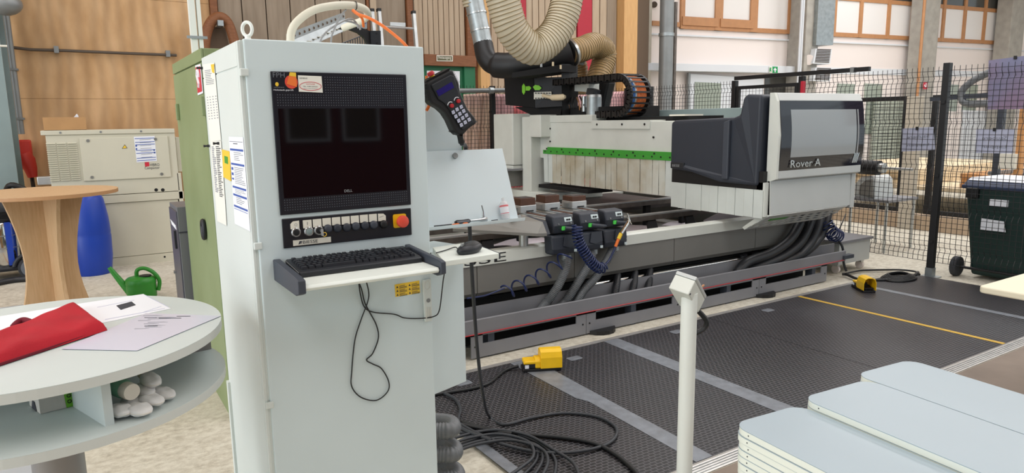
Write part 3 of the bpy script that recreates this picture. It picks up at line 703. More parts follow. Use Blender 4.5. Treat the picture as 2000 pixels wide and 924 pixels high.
MB().cyl((2.72, 4.15, .42), (2.72, 4.15, .87), .035, n=12).build('stem', 'alu', o, smooth=50)
# flexible hoses from the housings
hp = [[P(1106, 497, Y=4.04), P(1106, 520, Y=4.02), P(1092, 555, Y=4.02), P(1070, 588, Y=4.05), P(1048, 615, Y=4.02)],
      [P(1158, 485, Y=4.04), P(1152, 512, Y=4.02), P(1130, 550, Y=4.02), P(1105, 588, Y=4.05), P(1084, 608, Y=4.02)],
      [P(1200, 478, Y=4.04), P(1190, 500, Y=4.02), P(1165, 540, Y=4.02), P(1138, 570, Y=4.03), P(1124, 600, Y=4.02)]]
for pth, l in zip(hp, ('left of three grey corrugated hoses under the work tables', 'middle grey corrugated hose under the work tables', 'right grey corrugated hose below the air gun')):
    t = thing('corrugated_hose', l, 'hose', pth[-1], 'corrugated hoses under the work tables')
    corrugated(pth, .034, .012, .005, 14).build('hose', 'hose_grey', t, smooth=80)
    MB().cyl(pth[0]+V((0, 0, .0)), pth[0]+V((0, 0, -.04)), .037, n=14).build('cuff', 'galv', t, smooth=50)
for x, l in ((1206, 'left short dark hose below the bed'), (1240, 'middle short dark hose below the bed'), (1269, 'right short dark hose below the bed')):
    p = [P(x, 533, Y=4.15), P(x-2, 556, Y=4.06), P(x-6, 578, Y=4.025)]; p[-1].z = .225; p[0].z = .365
    o = corrugated(p, .03, .012, .003, 12).build('short_hose', 'hose_black', smooth=80); tag(o, l, 'hose', 'short hoses below the bed')
big = [[(1560, 440), (1540, 470), (1505, 495), (1460, 512), (1440, 525), (1420, 548)], [(1580, 440), (1562, 474), (1530, 500), (1490, 518), (1462, 528), (1445, 548)], [(1598, 440), (1580, 478), (1545, 510), (1505, 522), (1480, 530), (1465, 548)], [(1612, 436), (1600, 465), (1575, 490), (1540, 508), (1505, 520), (1490, 540)]]
for k, (p, l) in enumerate(zip(big, ('leftmost thick black hose sweeping under the gantry panel', 'second thick black hose sweeping under the gantry panel', 'third thick black hose sweeping under the gantry panel', 'rightmost thick black hose beside the tangled blue coil'))):
    pth = [P(x, y, Y=4.02) for x, y in p[:-1]]; pth[-1].z = .238; pth.insert(0, pth[0]+V((.08, .03, .12)))
    o = MB().tube(cat_rom(pth, 8), .045, 12).build('thick_hose', 'hose_black', smooth=80); tag(o, l, 'hose', 'thick hoses under the gantry panel')
for k, (x, l) in enumerate(((1452, 'left dark hose stub behind the guard beam'), (1475, 'right dark hose stub behind the guard beam'))):
    p = [P(x, 495, Y=4.135), P(x+1, 510, Y=4.135), P(x-2, 530, Y=4.135)]; p[-1].z = .25; p[0].z = .365; o = corrugated(p, .035, .014, .003, 12).build('hose_stub', 'hose_black', smooth=80); tag(o, l, 'hose')
# blue spiral air lines and air gun
pth = [P(912, 583, Y=3.9), P(945, 578, Y=3.9), P(968, 570, Y=3.9), P(985, 563, Y=3.9)]
t = thing('spiral_air_line', 'stretched dark blue spiral air line hanging across the bed side', 'air hose', (2.7, 3.9, .4), 'spiral air lines')
MB().tube(cat_rom(pth, 8), .006, 8).build('tail', 'blue_coil', t, smooth=80)
hx = [P(985, 572, Y=3.93), P(1040, 548, Y=3.93), P(1085, 520, Y=3.93), P(1108, 498, Y=3.92)]
helix(hx, .048, .105, .0065, 6, 20).build('coil', 'blue_coil', t, smooth=80)
t = thing('spiral_air_line', 'bunched dark blue spiral air line feeding the air gun', 'air hose', (3.2, 3.9, .5), 'spiral air lines')
hx = [P(1127, 440, Y=3.9), P(1130, 470, Y=3.88), P(1145, 498, Y=3.86), P(1160, 517, Y=3.85), P(1172, 524, Y=3.85), P(1180, 522, Y=3.85)]
helix(hx, .036, .021, .0065, 6, 16).build('coil', 'blue_coil', t, smooth=80)
MB().tube(cat_rom([P(1178, 520, Y=3.88), P(1190, 508, Y=3.92), P(1203, 480, Y=3.93)], 8), .008, 8).build('tail', 'blue_coil', t, smooth=80)
t = thing('air_gun', 'silver air gun with orange and brass connector hanging on the right work table', 'air gun', P(1212, 450, Y=3.93))
MB().cyl(P(1202, 482, Y=3.93), P(1208, 467, Y=3.93), .012, n=10).build('connector', 'orange', t, smooth=50)
MB().cyl(P(1208, 467, Y=3.93), P(1213, 456, Y=3.93), .015, n=8).build('fitting', 'label_yellow', t)
MB().cyl(P(1213, 456, Y=3.93), P(1229, 432, Y=3.93), .017, n=12).build('handle', 'chrome', t, smooth=50)
MB().cyl(P(1229, 432, Y=3.93), P(1225, 417, Y=3.93), .012, .005, n=10).build('nozzle', 'chrome', t, smooth=50)
MB().bar(P(1226, 425, Y=3.92), P(1234, 438, Y=3.9), .012, .006).build('trigger', 'chrome', t)
# tangle of coil at the far end
t = thing('spiral_air_line', 'tangled dark blue spiral line at the far end of the bed', 'air hose', P(1620, 450, Y=4.0), 'spiral air lines')
helix([P(1612, 432, Y=4.0), P(1620, 448, Y=3.97), P(1628, 456, Y=3.96), P(1638, 462, Y=3.95)], .06, .03, .008, 5, 14).build('coil', 'blue_coil', t, smooth=80)
MB().tube(cat_rom([P(1636, 455, Y=4), P(1645, 435, Y=4), P(1652, 418, Y=4.05)], 6), .006, 6).build('tail', 'cable_black', t)
MB().tube(cat_rom([P(1610, 455, Y=4), P(1622, 470, Y=4), P(1640, 464, Y=4), P(1648, 458, Y=4)], 6), .007, 6).build('loop', 'blue_coil', t)

# ---------------------------------------------------------------- gantry
gan = thing('gantry', 'beige gantry bridge with green stripe and smoked control window', 'machine', (5.2, 5.4, .66))
XB = 4.80
def bq(x, y, X=XB): return P(x, y, X=X)
ztop = 1.575; zg1, zg0 = 1.285, 1.205; zfl = .868; YG0, YG1 = 4.55, 6.83
MB().box(XB, 5.5, YG0, 7.3, 1.15, ztop).build('bridge_beam', 'mach_beige', gan, bev=.006)
MB().box(XB-.012, XB+.25, 5.05, 5.95, ztop-.075, ztop+.012).build('top_cover', 'mach_beige', gan)
MB().box(XB-.006, XB+.3, 5.95, 7.3, ztop-.01, ztop+.075).build('rear_top_cover', 'mach_beige', gan, bev=.01)
for y in (5.12, 5.45, 5.85): MB().cyl((XB-.016, y, ztop-.03), (XB-.01, y, ztop-.03), .012, n=8).build('bolt', 'black', gan)
for y, z in ((6.72, 1.5), (6.72, 1.35), (5.0, 1.42), (5.9, 1.1)): MB().cyl((XB-.012, y, z), (XB-.001, y, z), .01, n=8).build('bolt', 'black', gan)
gs = MB().box(XB-.02, XB, YG0, 6.76, zg0, zg1).build('green_stripe', 'mach_green', gan, bev=.003)
MB().box(XB-.03, XB-.02, YG0, YG1, zg0, zg0+.045).build('green_lip', 'mach_green', gan)
b0 = MB().cyl((XB-.033, YG0+.08, zg0+.03), (XB-.029, YG0+.08, zg0+.03), .009, n=8).build('bolt', 'black', gan)
for k in range(1, 19): inst(b0, 'bolt', V((0, .12*k, 0)), gan)
b1 = MB().cyl((XB-.023, YG0+.12, zg1-.02), (XB-.019, YG0+.12, zg1-.02), .011, n=8).build('bolt', 'black', gan)
for k in range(1, 8): inst(b1, 'bolt', V((0, .3*k, 0)), gan)
# strip curtain, one flap after the other
nf = 26; wfl = (YG1-YG0)/nf
for k in range(nf):
    y0 = YG0+k*wfl; tl = random.uniform(-.004, .008); worn = 3 <= k <= 23
    MB().prism([V((XB-.022-(.004 if k % 2 else 0), y0+.002, zg0+.02)), V((XB-.022-(.004 if k % 2 else 0), y0+wfl-.002, zg0+.02)), V((XB-.02-tl, y0+wfl-.003, zfl)), V((XB-.02-tl, y0+.003, zfl))], (.004, 0, 0)).build('flap', 'flap_worn' if worn else 'flap', gan)
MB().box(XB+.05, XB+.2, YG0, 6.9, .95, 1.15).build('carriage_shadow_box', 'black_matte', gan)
MB().box(XB-.05, XB+.3, 5.95, 6.9, zfl-.07, zfl-.03).build('lower_plate', 'black_matte', gan)
# rear post, box behind it and bracket
MB().box(4.66, 4.95, 6.93, 7.12, .74, 1.64).build('rear_post', 'mach_beige', gan, bev=.012)
MB().box(4.66, 4.9, 6.72, 6.95, 1.40, 1.66).build('post_head', 'mach_beige', gan, bev=.012)
MB().box(4.55, 5.3, 7.15, 7.6, 1.06, 1.68).build('rear_box', 'mach_beige', gan, bev=.012)
MB().box(4.55, 5.3, 7.16, 7.6, .99, 1.055).build('rear_box_base', 'mach_beige', gan, bev=.01)
MB().box(4.3, 4.9, 7.2, 7.24, .80, 1.0).build('bracket_plate', 'mach_grey', gan)
MB().box(4.35, 4.9, 7.1, 7.3, 1.0, 1.02).build('bracket_top', 'rail_grey', gan)
MB().box(4.66, 5.5, 6.6, 7.5, .66, .75).build('carriage', 'mach_white', gan, bev=.01)
# far beam top with cable track
MB().box(5.5, 5.75, 4.35, 7.2, 1.2, 1.69).build('second_beam', 'steel_blue', gan, bev=.006)
MB().box(5.0, 5.2, 4.5, 6.2, ztop, ztop+.045).build('cable_track', 'black_matte', gan)
MB().box(4.95, 5.2, 4.75, 4.95, ztop+.045, ztop+.06).build('track_end', 'cream', gan)
# black moulded end cover
XC = 4.70
cov = MB().prism([V((XC+.03, 3.72, 1.04)), V((XC, 4.1, 1.05)), V((XC-.01, 4.42, 1.12)), V((XC, 4.66, 1.135)), V((XC, 4.68, 1.2)), V((XC, 4.68, 1.56)), V((XC, 4.64, 1.58)), V((XC+.02, 3.98, 1.6)), V((XC+.02, 3.92, 1.62)), V((XC+.03, 3.90, 1.76)), V((XC+.03, 3.86, 1.785)), V((XC+.04, 3.72, 1.775))], (.5, 0, 0)).build('end_cover', 'charcoal', gan, bev=.025, seg=3)
MB().prism([V((XC-.008, 4.0, 1.08)), V((XC-.012, 4.06, 1.08)), V((XC-.012, 4.06, 1.56)), V((XC-.008, 4.0, 1.58))], (.03, 0, 0)).build('cover_rib', 'slate', gan, bev=.008)
MB().box(XC-.008, XC+.05, 4.5, 4.665, 1.143, 1.2).build('cover_badge', 'dark_plastic', gan, bev=.006)
text('badge_lettering', 'BIESSE', V((XC-.009, 4.64, 1.16)), -YV, ZV, .022, 'cable_grey', gan, width=.09)
MB().box(XC+.05, XC+.1, 3.68, 4.70, 1.0, 1.16).build('black_strip', 'black', gan)
nf2 = 11; w2 = 1.03/nf2
for k in range(nf2):
    y0 = 3.67+k*w2; MB().box(XC+.044-(.003 if k % 2 else 0), XC+.048, y0+.0015, y0+w2-.0015, .775+.006*random.random(), 1.01).build('flap', 'flap', gan)
# operator panel: side cheek, frame, smoked window, lower panel and slanted grille
YP = 3.62; XL, XR = 4.80, 5.98
p_ = lambda y, z: V((XL, y, z))
cheek = MB().prism([p_(YP+.03, 1.79), p_(YP, 1.72), p_(YP-.03, 1.45), p_(YP-.02, 1.10), p_(YP+.03, 1.08), p_(YP+.02, .80), p_(YP+.27, .655), p_(YP+.29, .67), p_(YP+.07, .83), p_(YP+.07, 1.79)], (.03, 0, 0)).build('side_cheek', 'mach_white', gan)
fr = MB()
fr.prism([p_(YP+.03, 1.79)+XV*.0305, p_(YP, 1.725)+XV*.0305, p_(YP+.03, 1.725)+XV*.0305, p_(YP+.08, 1.79)+XV*.0305], (XR-XL-.031, 0, 0)); fr.build('frame_top', 'panel_grey', gan, bev=.006)
MB().prism([p_(YP-.022, 1.17)+XV*.0305, p_(YP-.022, 1.10)+XV*.0305, p_(YP+.02, 1.085)+XV*.0305, p_(YP+.05, 1.17)+XV*.0305], (XR-XL-.031, 0, 0)).build('frame_bottom', 'panel_grey', gan, bev=.006)
arc = []
for k in range(17):
    z = 1.725-(1.725-1.165)*k/16; s_ = math.sin(PI*k/16); arc.append((YP-.022*s_-.022*k/16, z))
MB().prism([p_(y, z)+XV*.031 for y, z in arc]+[p_(y+.012, z)+XV*.031 for y, z in arc[::-1]], (XR-XL-.031, 0, 0)).build('smoked_window', 'window_tint', gan, smooth=30)
wl, wr_ = XL+.16, XR-.12
MB().prism([V((wl, y-.002, z)) for y, z in arc[2:14]]+[V((wl, y+.004, z)) for y, z in arc[2:14][::-1]], (wr_-wl, 0, 0)).build('clear_pane', 'window_clear', gan, smooth=30)
MB().prism([V((XR-.1, y-.004, z)) for y, z in arc[2:14]]+[V((XR-.1, y, z)) for y, z in arc[2:14][::-1]], (.014, 0, 0)).build('window_edge', 'cable_grey', gan)
text('lettering', 'Rover A', V((wl+.0, arc[16][0]-.012, 1.186)), XV, V((0, 0, 1)), .062, 'chrome', gan, width=.40, depth=.004)
for k in range(4):
    o_ = V((XR-.16+k*.02, arc[16][0]-.012, 1.19)); MB().prism([o_, o_+V((.011, 0, 0)), o_+V((.045, 0, .085)), o_+V((.034, 0, .085))], (0, .002, 0)).build('emblem_bar', 'chrome', gan)
MB().prism([p_(YP+.03, 1.085), p_(YP+.02, .80), p_(YP+.06, .80), p_(YP+.06, 1.085)], (XR-XL-.06, 0, 0)).build('lower_panel', 'panel_grey', gan, bev=.004)
# slanted grille built of bars so the slots are open
A0, A1 = V((XL, YP+.02, .80)), V((XL, YP+.27, .655)); L = XR-XL-.1; nA = (A1-A0)
nrm = XV.cross(nA).normalized()*-1
for k, (t0, t1) in enumerate(((0, .28), (.42, .50), (.64, .72), (.86, 1.0))): MB().obox(A0+nA*t0, XV*L, nA*(t1-t0), nrm*.004).build('grille_bar', 'panel_grey', gan)
for r_, (t0, t1) in enumerate(((.28, .42), (.50, .64), (.72, .86))):
    for k in range(10):
        x = .02+k*.115+(.05 if r_ == 1 else 0); MB().obox(A0+nA*t0+XV*x, XV*.04, nA*(t1-t0), nrm*.004).build('grille_web', 'panel_grey', gan)
MB().obox(A0+nA*.28+XV*.12, XV*.22, nA*.14, nrm*.006).build('green_insert', 'mach_green', gan)
MB().box(XL+.1, XR, YP+.1, YP+.27, .85, 1.72).build('panel_body', 'dark_plastic', gan)
MB().box(XL-.05, XL+.0, YP+.04, YP+.12, .79, 1.07).build('side_filler', 'mach_white', gan)
MB().box(XR-.06, XR, YP+.02, YP+.5, .78, 1.6).build('far_cheek', 'panel_grey', gan)

# ---------------------------------------------------------------- machining head with drives
hd = thing('machining_head', 'black machining head with green arrow stickers on the gantry', 'machine', (4.9, 6.6, ztop))
a0, a1, a2, a3 = P(985, 153, Y=7.55), P(1042, 147, Y=7.05), P(1045, 211, Y=7.05), P(987, 205, Y=7.55)
MB().prism([a0, a1, a2, a3], (.35, .22, 0)).build('housing', 'black_matte', hd, bev=.006)
b0_, b1_, b2_, b3_ = P(1043, 152, Y=7.0), P(1100, 150, Y=6.62), P(1098, 208, Y=6.62), P(1045, 211, Y=7.0)
MB().prism([b0_, b1_, b2_, b3_], (.4, .22, 0)).build('housing', 'dark_plastic', hd, bev=.005)
MB().prism([P(1005, 209, Y=7.4), P(1098, 206, Y=6.66), P(1095, 224, Y=6.66), P(1040, 226, Y=7.1)], (.35, .12, 0)).build('lower_housing', 'black_matte', hd)
MB().box(5.0, 5.45, 5.6, 6.9, ztop+.05, ztop+.16).build('slide', 'black_matte', hd)
def fq(px, t): return P(px[0], px[1], pl=(a0.lerp(a1, .5), t))
nn = (a1-a0).cross(a2-a1).normalized(); nb = (b1_-b0_).cross(b2_-b1_).normalized()
def hpoly(name, px, org, n_, mt, off=-.006):
    sgn = 1 if n_.dot(FW) < 0 else -1
    return MB().prism([P(x, y, pl=(org+n_*sgn*.004, n_)) for x, y in px], n_*sgn*.003).build(name, mt, hd)
hpoly('arrow_sticker', [(1020, 168), (1023, 163), (1026, 168), (1026, 180), (1023, 185), (1020, 180)], a0, nn, 'lime')
hpoly('arrow_sticker', [(1027, 169), (1034, 168), (1038, 172), (1034, 177), (1027, 177)], a0, nn, 'lime')
hpoly('arrow_sticker', [(1041, 170), (1045, 166), (1053, 167), (1058, 172), (1054, 176), (1045, 176)], b0_, nb, 'lime')
hpoly('terminal_block', [(1043, 180), (1077, 179), (1078, 192), (1043, 194)], b0_, nb, 'cream')
for k in range(6):
    for y in (181, 191): hpoly('terminal', [(1045+k*5.4, y), (1048+k*5.4, y), (1048+k*5.4, y+2), (1045+k*5.4, y+2)], b0_+(-FW*.02), nb, 'print_dark')
MB().tube(cat_rom([P(1060, 186, Y=6.84), P(1075, 190, Y=6.72), P(1092, 190, Y=6.6), P(1104, 189, Y=6.52)], 5), [.02]*6+[.035]*8+[.02]*2, 8).build('cable_boot', 'pale_wood', hd, smooth=60)
MB().prism([P(1096, 125, Y=6.6), P(1112, 125, Y=6.6), P(1112, 225, Y=6.6), P(1098, 225, Y=6.6)], (.2, .1, 0)).build('column_plate', 'black', hd)
MB().cyl(P(1160, 224, X=5.0), P(1160, 190, X=5.0), .085, n=18).build('motor', 'galv', hd, smooth=40)
MB().cyl(P(1160, 190, X=5.0), P(1160, 185, X=5.0), .085, .08, n=18).build('motor_cap', 'alu', hd, smooth=40)
MB().cyl(P(1141, 218, X=5.0), P(1141, 188, X=5.0), .03, n=10).build('valve', 'steel', hd, smooth=40)
MB().prism([P(1122, 160, X=5.05), P(1150, 163, X=5.05), P(1150, 180, X=5.05), P(1122, 178, X=5.05)], (.15, 0, 0)).build('valve_block', 'mach_beige', hd)
MB().prism([P(1147, 172, X=5.0), P(1160, 176, X=5.0), P(1156, 188, X=5.0), P(1144, 184, X=5.0)], (.1, 0, 0)).build('filter_cup', 'cable_dark', hd)
for k in range(7):
    x = 1112+k*5; MB().tube(cat_rom([P(x, 185+random.random()*10, X=5.05), P(x+random.uniform(-5, 6), 205, X=4.98), P(x+random.uniform(-3, 9), 226, X=5.05)], 5), .008, 6).build('wire', 'cable_black' if k % 3 else 'wood_frame', hd, smooth=80)
MB().prism([P(1150, 160, X=5.4), P(1188, 160, X=5.4), P(1180, 195, X=5.4), P(1174, 225, X=5.4), P(1165, 225, X=5.4)], (.12, 0, 0)).build('duct_boot', 'black', hd, bev=.02)
# duct trunk along the head
trunk = [P(944, 88, Y=7.5), P(950, 112, Y=7.4), P(965, 126, Y=7.3), P(1000, 128, Y=7.1), P(1050, 122, Y=6.9), P(1095, 108, Y=6.75), P(1112, 102, Y=6.7)]
MB().tube(cat_rom(trunk, 6), [.12]*13+[.15]*12+[.165]*12, 20).build('duct_trunk', 'black', hd, smooth=60)
for p0, p1 in ((trunk[2], trunk[3]),): MB().cyl(p0+(p1-p0)*.1, p0+(p1-p0)*.16, .14, n=20).build('collar', 'dark_plastic', hd, smooth=40)
MB().cyl(P(1110, 103, Y=6.7), P(1114, 101, Y=6.7), .18, n=24).build('clamp_ring', 'steel', hd, smooth=40)
# spray of fittings under the trunk
MB().prism([P(1000, 142, Y=6.9), P(1095, 126, Y=6.5), P(1095, 140, Y=6.5), P(1000, 152, Y=6.9)], (.3, .1, 0)).build('mount_plate', 'black_matte', hd)
for x, y in ((1057, 131), (1080, 129), (1095, 135)): MB().cyl(P(x, y, Y=6.5), P(x, y-8, Y=6.5), .012, n=8).build('stud', 'pale_wood' if x != 1057 else 'alu', hd)
# energy chain
ch = thing('cable_chain', 'black energy chain with orange and blue cables looping over the gantry', 'cable chain', (5.1, 6.2, ztop+.05))
cpath = []
yE = 5.62; zt_, zb_ = 2.03, ztop+.075; R_ = (zt_-zb_)/2
for k in range(15): cpath.append((7.05-(7.05-yE)*k/14, zt_-.03*math.sin(PI*k/14)*0))
for k in range(1, 12):
    a = PI/2-PI*k/12; cpath.append((yE-R_*math.cos(a), (zt_+zb_)/2+R_*math.sin(a)))
for k in range(5): cpath.append((yE+.35*k/4, zb_))
XCH0, XCH1 = 4.86, 5.14
for i, (a, b_) in enumerate(zip(cpath, cpath[1:])):
    p0, p1 = V((0, a[0], a[1])), V((0, b_[0], b_[1])); d_ = (p1-p0); n_ = V((0, -d_.z, d_.y)).normalized()*.035
    for x in (XCH0, XCH1):
        MB().prism([V((x, 0, 0))+p0-n_-d_*.06, V((x, 0, 0))+p0+n_-d_*.06, V((x, 0, 0))+p1+n_+d_*.06, V((x, 0, 0))+p1-n_+d_*.06], (.025 if x == XCH0 else -.025, 0, 0)).build('link', 'black', ch)
    for sg_ in (-1, 1):
        m0 = p0+d_*.32+n_*sg_; MB().prism([V((XCH0, 0, 0))+m0, V((XCH0, 0, 0))+m0+d_*.36, V((XCH0, 0, 0))+m0+d_*.36-n_*.25*sg_, V((XCH0, 0, 0))+m0-n_*.25*sg_], (XCH1-XCH0, 0, 0)).build('cross_bar', 'black', ch)
for k in range(9):
    x = XCH0+.05+k*.022; mt = 'chain_blue' if k < 2 else ('alu' if k == 2 else 'chain_orange')
    MB().tube([V((x, y, z)) for y, z in cpath], .011, 6).build('cable', mt, ch, smooth=80)
# suction hoses
def duct(name, pth, r, label, mt, grp='suction hoses'):
    t = thing(name, label, 'hose', pth[-1], grp); p = resample(cat_rom(pth, 14), .012)
    MB().tube(p, [r-.006*(0.5-0.5*math.cos(2*PI*i/3.2)) for i in range(len(p))], 28, caps=False).build('wall', mt, t, smooth=80)
    helix(pth, r, .0385, .0042, 5, 28).build('wire_spiral', 'duct_wire', t, smooth=80)
    return t
duct('suction_hose', [P(960, -120, Y=6.0), P(972, -50, Y=6.0), P(985, 10, Y=6.0), P(1003, 62, Y=6.0), P(1040, 95, Y=6.0), P(1080, 70, Y=6.0), P(1103, 20, Y=6.0), P(1112, -50, Y=6.0), P(1116, -120, Y=6.0)], .165, 'large translucent beige suction hose hanging in a loop', 'duct_clear')
duct('suction_hose', [P(1108, 103, Y=6.7), P(1135, 97, Y=6.72), P(1160, 88, Y=6.8), P(1180, 100, Y=6.9), P(1178, 125, Y=6.9), P(1170, 150, Y=6.85), P(1165, 175, Y=6.8)], .145, 'brown suction hose bending down behind the cable chain', 'duct_brown')
duct('suction_hose', [P(1128, 118, Y=7.2), P(1133, 135, Y=7.2), P(1134, 160, Y=7.2), P(1134, 185, Y=7.2)], .1, 'short orange suction hose half hidden behind the brown one', 'duct_brown')
o = MB().tube([P(1127, 121, Y=7.05), P(1136, 119, Y=7.05), P(1141, 118, Y=7.05)], [.02, .06, .03], 10).build('hose_clamp', 'galv', smooth=50); tag(o, 'shiny clamp on the short orange hose', 'clamp')
mp_ = thing('metal_duct', 'bright metal duct pipe with clamp joining the black trunk', 'duct', P(940, 60, Y=7.55))
MB().cyl(P(921, -20, Y=7.6), P(944, 88, Y=7.5), .115, n=20).build('tube', 'galv', mp_, smooth=50)
for t_ in (.72, .42): 
    a, b_ = P(921, -20, Y=7.6), P(944, 88, Y=7.5); q = a.lerp(b_, t_); MB().cyl(q, q+(b_-a)*.025, .125, n=20).build('clamp_ring', 'steel', mp_, smooth=40)
duct('suction_hose', [P(918, -60, Y=7.62), P(920, -20, Y=7.6), P(925, 12, Y=7.6)], .125, 'beige hose end clamped on the metal duct', 'duct_clear')
# ================================================================ safety fence
BEND = (.28, .68, 1.10, 1.52, 1.94)
def wave(z):
    for b_ in BEND:
        if abs(z-b_) < .05: return .028*(1-abs(z-b_)/.05)
    return 0.0
def mesh_panel(p0, p1, n_, label, z0=.16, z1=2.05, pitch=.05, wr=.0028, group='mesh fence panels'):
    p0, p1, n_ = V(p0), V(p1), V(n_); L = (p1-p0).length; d_ = (p1-p0)/L
    t = thing('mesh_fence_panel', label, 'fence panel', (p0+p1)/2, group)
    zs = [z0]
    for b_ in BEND: zs += [b_-.05, b_, b_+.05]
    zs = [z for z in zs if z0 <= z <= z1]+[z1]; m_ = MB(); k = 0
    while k*pitch <= L:
        q = p0+d_*(k*pitch); m_.tube([q+ZV*z+n_*wave(z) for z in zs], wr, 4, caps=False); k += 1
    o = m_.build('upright_wires', 'fence_black', t, fixn=False); o['kind'] = 'stuff'
    m_ = MB(); z = z0
    while z <= z1: m_.tube([p0+ZV*z+n_*wave(z), p1+ZV*z+n_*wave(z)], wr, 4, caps=False); z += pitch
    o = m_.build('cross_wires', 'fence_black', t, fixn=False); o['kind'] = 'stuff'
    return t
def post(x, y, label, h=2.08, s=.06):
    t = thing('fence_post', label, 'post', (x, y, 0), 'fence posts')
    MB().box(x-s/2, x+s/2, y-s/2, y+s/2, 0, h).build('tube', 'fence_black', t, bev=.003)
    MB().box(x-.075, x+.075, y-.075, y+.075, 0, .012).build('foot_plate', 'galv', t)
    MB().box(x-s/2-.004, x+s/2+.004, y-s/2-.004, y+s/2+.004, .012, .1).build('sleeve', 'galv', t)
    for z in (.35, 1.0, 1.7): MB().box(x-s/2-.012, x-s/2, y-.02, y+.02, z, z+.03).build('clip', 'fence_black', t)
    return t
XF = 7.12
post(XF, 3.49, 'tall black fence post right of the foot pedal coil')
post(XF, 5.05, 'black fence post above the smoked window of the gantry', 2.05)
post(XF, 6.0, 'black fence post at the gate left of the smoked window', 2.05)
post(XF, 7.5, 'short looking black fence post beside the grey pipe', 2.05)
post(XF, 8.0, 'far corner fence post behind the gantry', 2.05)
post(4.78, 8.0, 'dark fence post between the pink sheets', 2.05)
post(XF, 1.55, 'fence post out to the right of the banner', 2.05)
mesh_panel((XF, 1.58, 0), (XF, 3.46, 0), (1, 0, 0), 'mesh fence panel in front of the green bin')
mesh_panel((XF, 3.52, 0), (XF, 5.02, 0), (1, 0, 0), 'mesh fence panel right of the smoked window')
mesh_panel((XF, 6.03, 0), (XF, 7.97, 0), (1, 0, 0), 'mesh fence panel beside the grey pipe')
mesh_panel((4.81, 8.0, 0), (7.09, 8.0, 0), (0, 1, 0), 'mesh fence panel behind the machining head')
mesh_panel((2.6, 8.0, 0), (4.75, 8.0, 0), (0, 1, 0), 'mesh fence panel behind the handheld control')
g = thing('fence_gate', 'black framed mesh gate above the gantry end cover', 'gate', (XF, 5.5, 0))
for q in ((5.09, 5.13, .1, 1.98), (5.92, 5.96, .1, 1.98)): MB().box(XF-.02, XF+.02, q[0], q[1], q[2], q[3]).build('stile', 'fence_black', g)
for z in (1.94, .1): MB().box(XF-.02, XF+.02, 5.13, 5.92, z, z+.04).build('rail', 'fence_black', g)
m_ = MB()
for k in range(17): m_.tube([V((XF, 5.14+k*.049, .14)), V((XF, 5.14+k*.049, 1.94))], .0022, 4, caps=False)
for k in range(36): m_.tube([V((XF, 5.13, .16+k*.05)), V((XF, 5.92, .16+k*.05))], .0022, 4, caps=False)
m_.build('wires', 'fence_black', g, fixn=False)['kind'] = 'stuff'
tb = thing('top_rail', 'black bar running over the top of the fence gate', 'rail', (XF, 5.1, 2.05))
MB().box(XF-.02, XF+.02, 4.26, 6.0, 2.055, 2.10).build('bar', 'fence_black', tb)
MB().box(XF-.03, XF+.03, 4.42, 4.46, 2.05, 2.105).build('bracket', 'pipe_grey', tb)
rh = thing('safety_switch', 'small red switch on the gate post', 'switch', (XF-.05, 5.03, 1.9))
MB().box(XF-.07, XF-.03, 4.98, 5.02, 1.83, 1.99).build('body', 'sign_red', rh, bev=.004); MB().box(XF-.06, XF-.04, 4.99, 5.01, 1.68, 1.83).build('rod', 'steel', rh)
# rail and sheets behind the machine
bar = thing('curtain_rail', 'grey tube rail carrying the pink sheets', 'rail', P(930, 178, Y=7.9))
a, b_ = P(830, 178, Y=7.92), P(990, 176, Y=7.92); MB().cyl(a, b_+V((.1, 0, 0)), .03, n=10).build('tube', 'pipe_grey', bar, smooth=50)
q = P(955, 177, Y=7.92); MB().cyl(q, q+V((.06, 0, 0)), .045, n=12).build('joint', 'galv', bar, smooth=50)
def sheet(name, px, Y, mt, label, amp=.010):
    q = [P(x, y, Y=Y) for x, y in px]
    def fn(u, v):
        p = q[0].lerp(q[1], u).lerp(q[3].lerp(q[2], u), v); return p+V((0, amp*math.sin(u*17+v*3)+amp*.6*math.sin(u*41+v*9), 0))
    o = MB().grid(fn, 40, 16); o = o.build(name, mt, smooth=80, fixn=False); md = o.modifiers.new('thick', 'SOLIDIFY'); md.thickness = .003
    return tag(o, label, 'plastic sheet', 'plastic sheets behind the machine')
sheet('plastic_sheet', [(905, 184), (955, 182), (958, 300), (905, 300)], 8.06, 'curtain_yellow', 'yellowish plastic sheet left of the dark fence post', .006)
sheet('plastic_sheet', [(958, 184), (1000, 184), (1005, 305), (960, 300)], 8.07, 'curtain_pink', 'pink plastic sheet right of the dark fence post')
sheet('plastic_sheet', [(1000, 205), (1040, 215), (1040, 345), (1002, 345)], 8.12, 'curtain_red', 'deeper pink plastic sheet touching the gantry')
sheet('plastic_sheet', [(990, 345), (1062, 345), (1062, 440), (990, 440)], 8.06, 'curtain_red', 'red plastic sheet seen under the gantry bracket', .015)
sheet('plastic_sheet', [(1075, 185), (1225, 178), (1225, 330), (1075, 330)], 8.06, 'curtain_pink', 'pale pink plastic sheet behind the cable chain', .006)

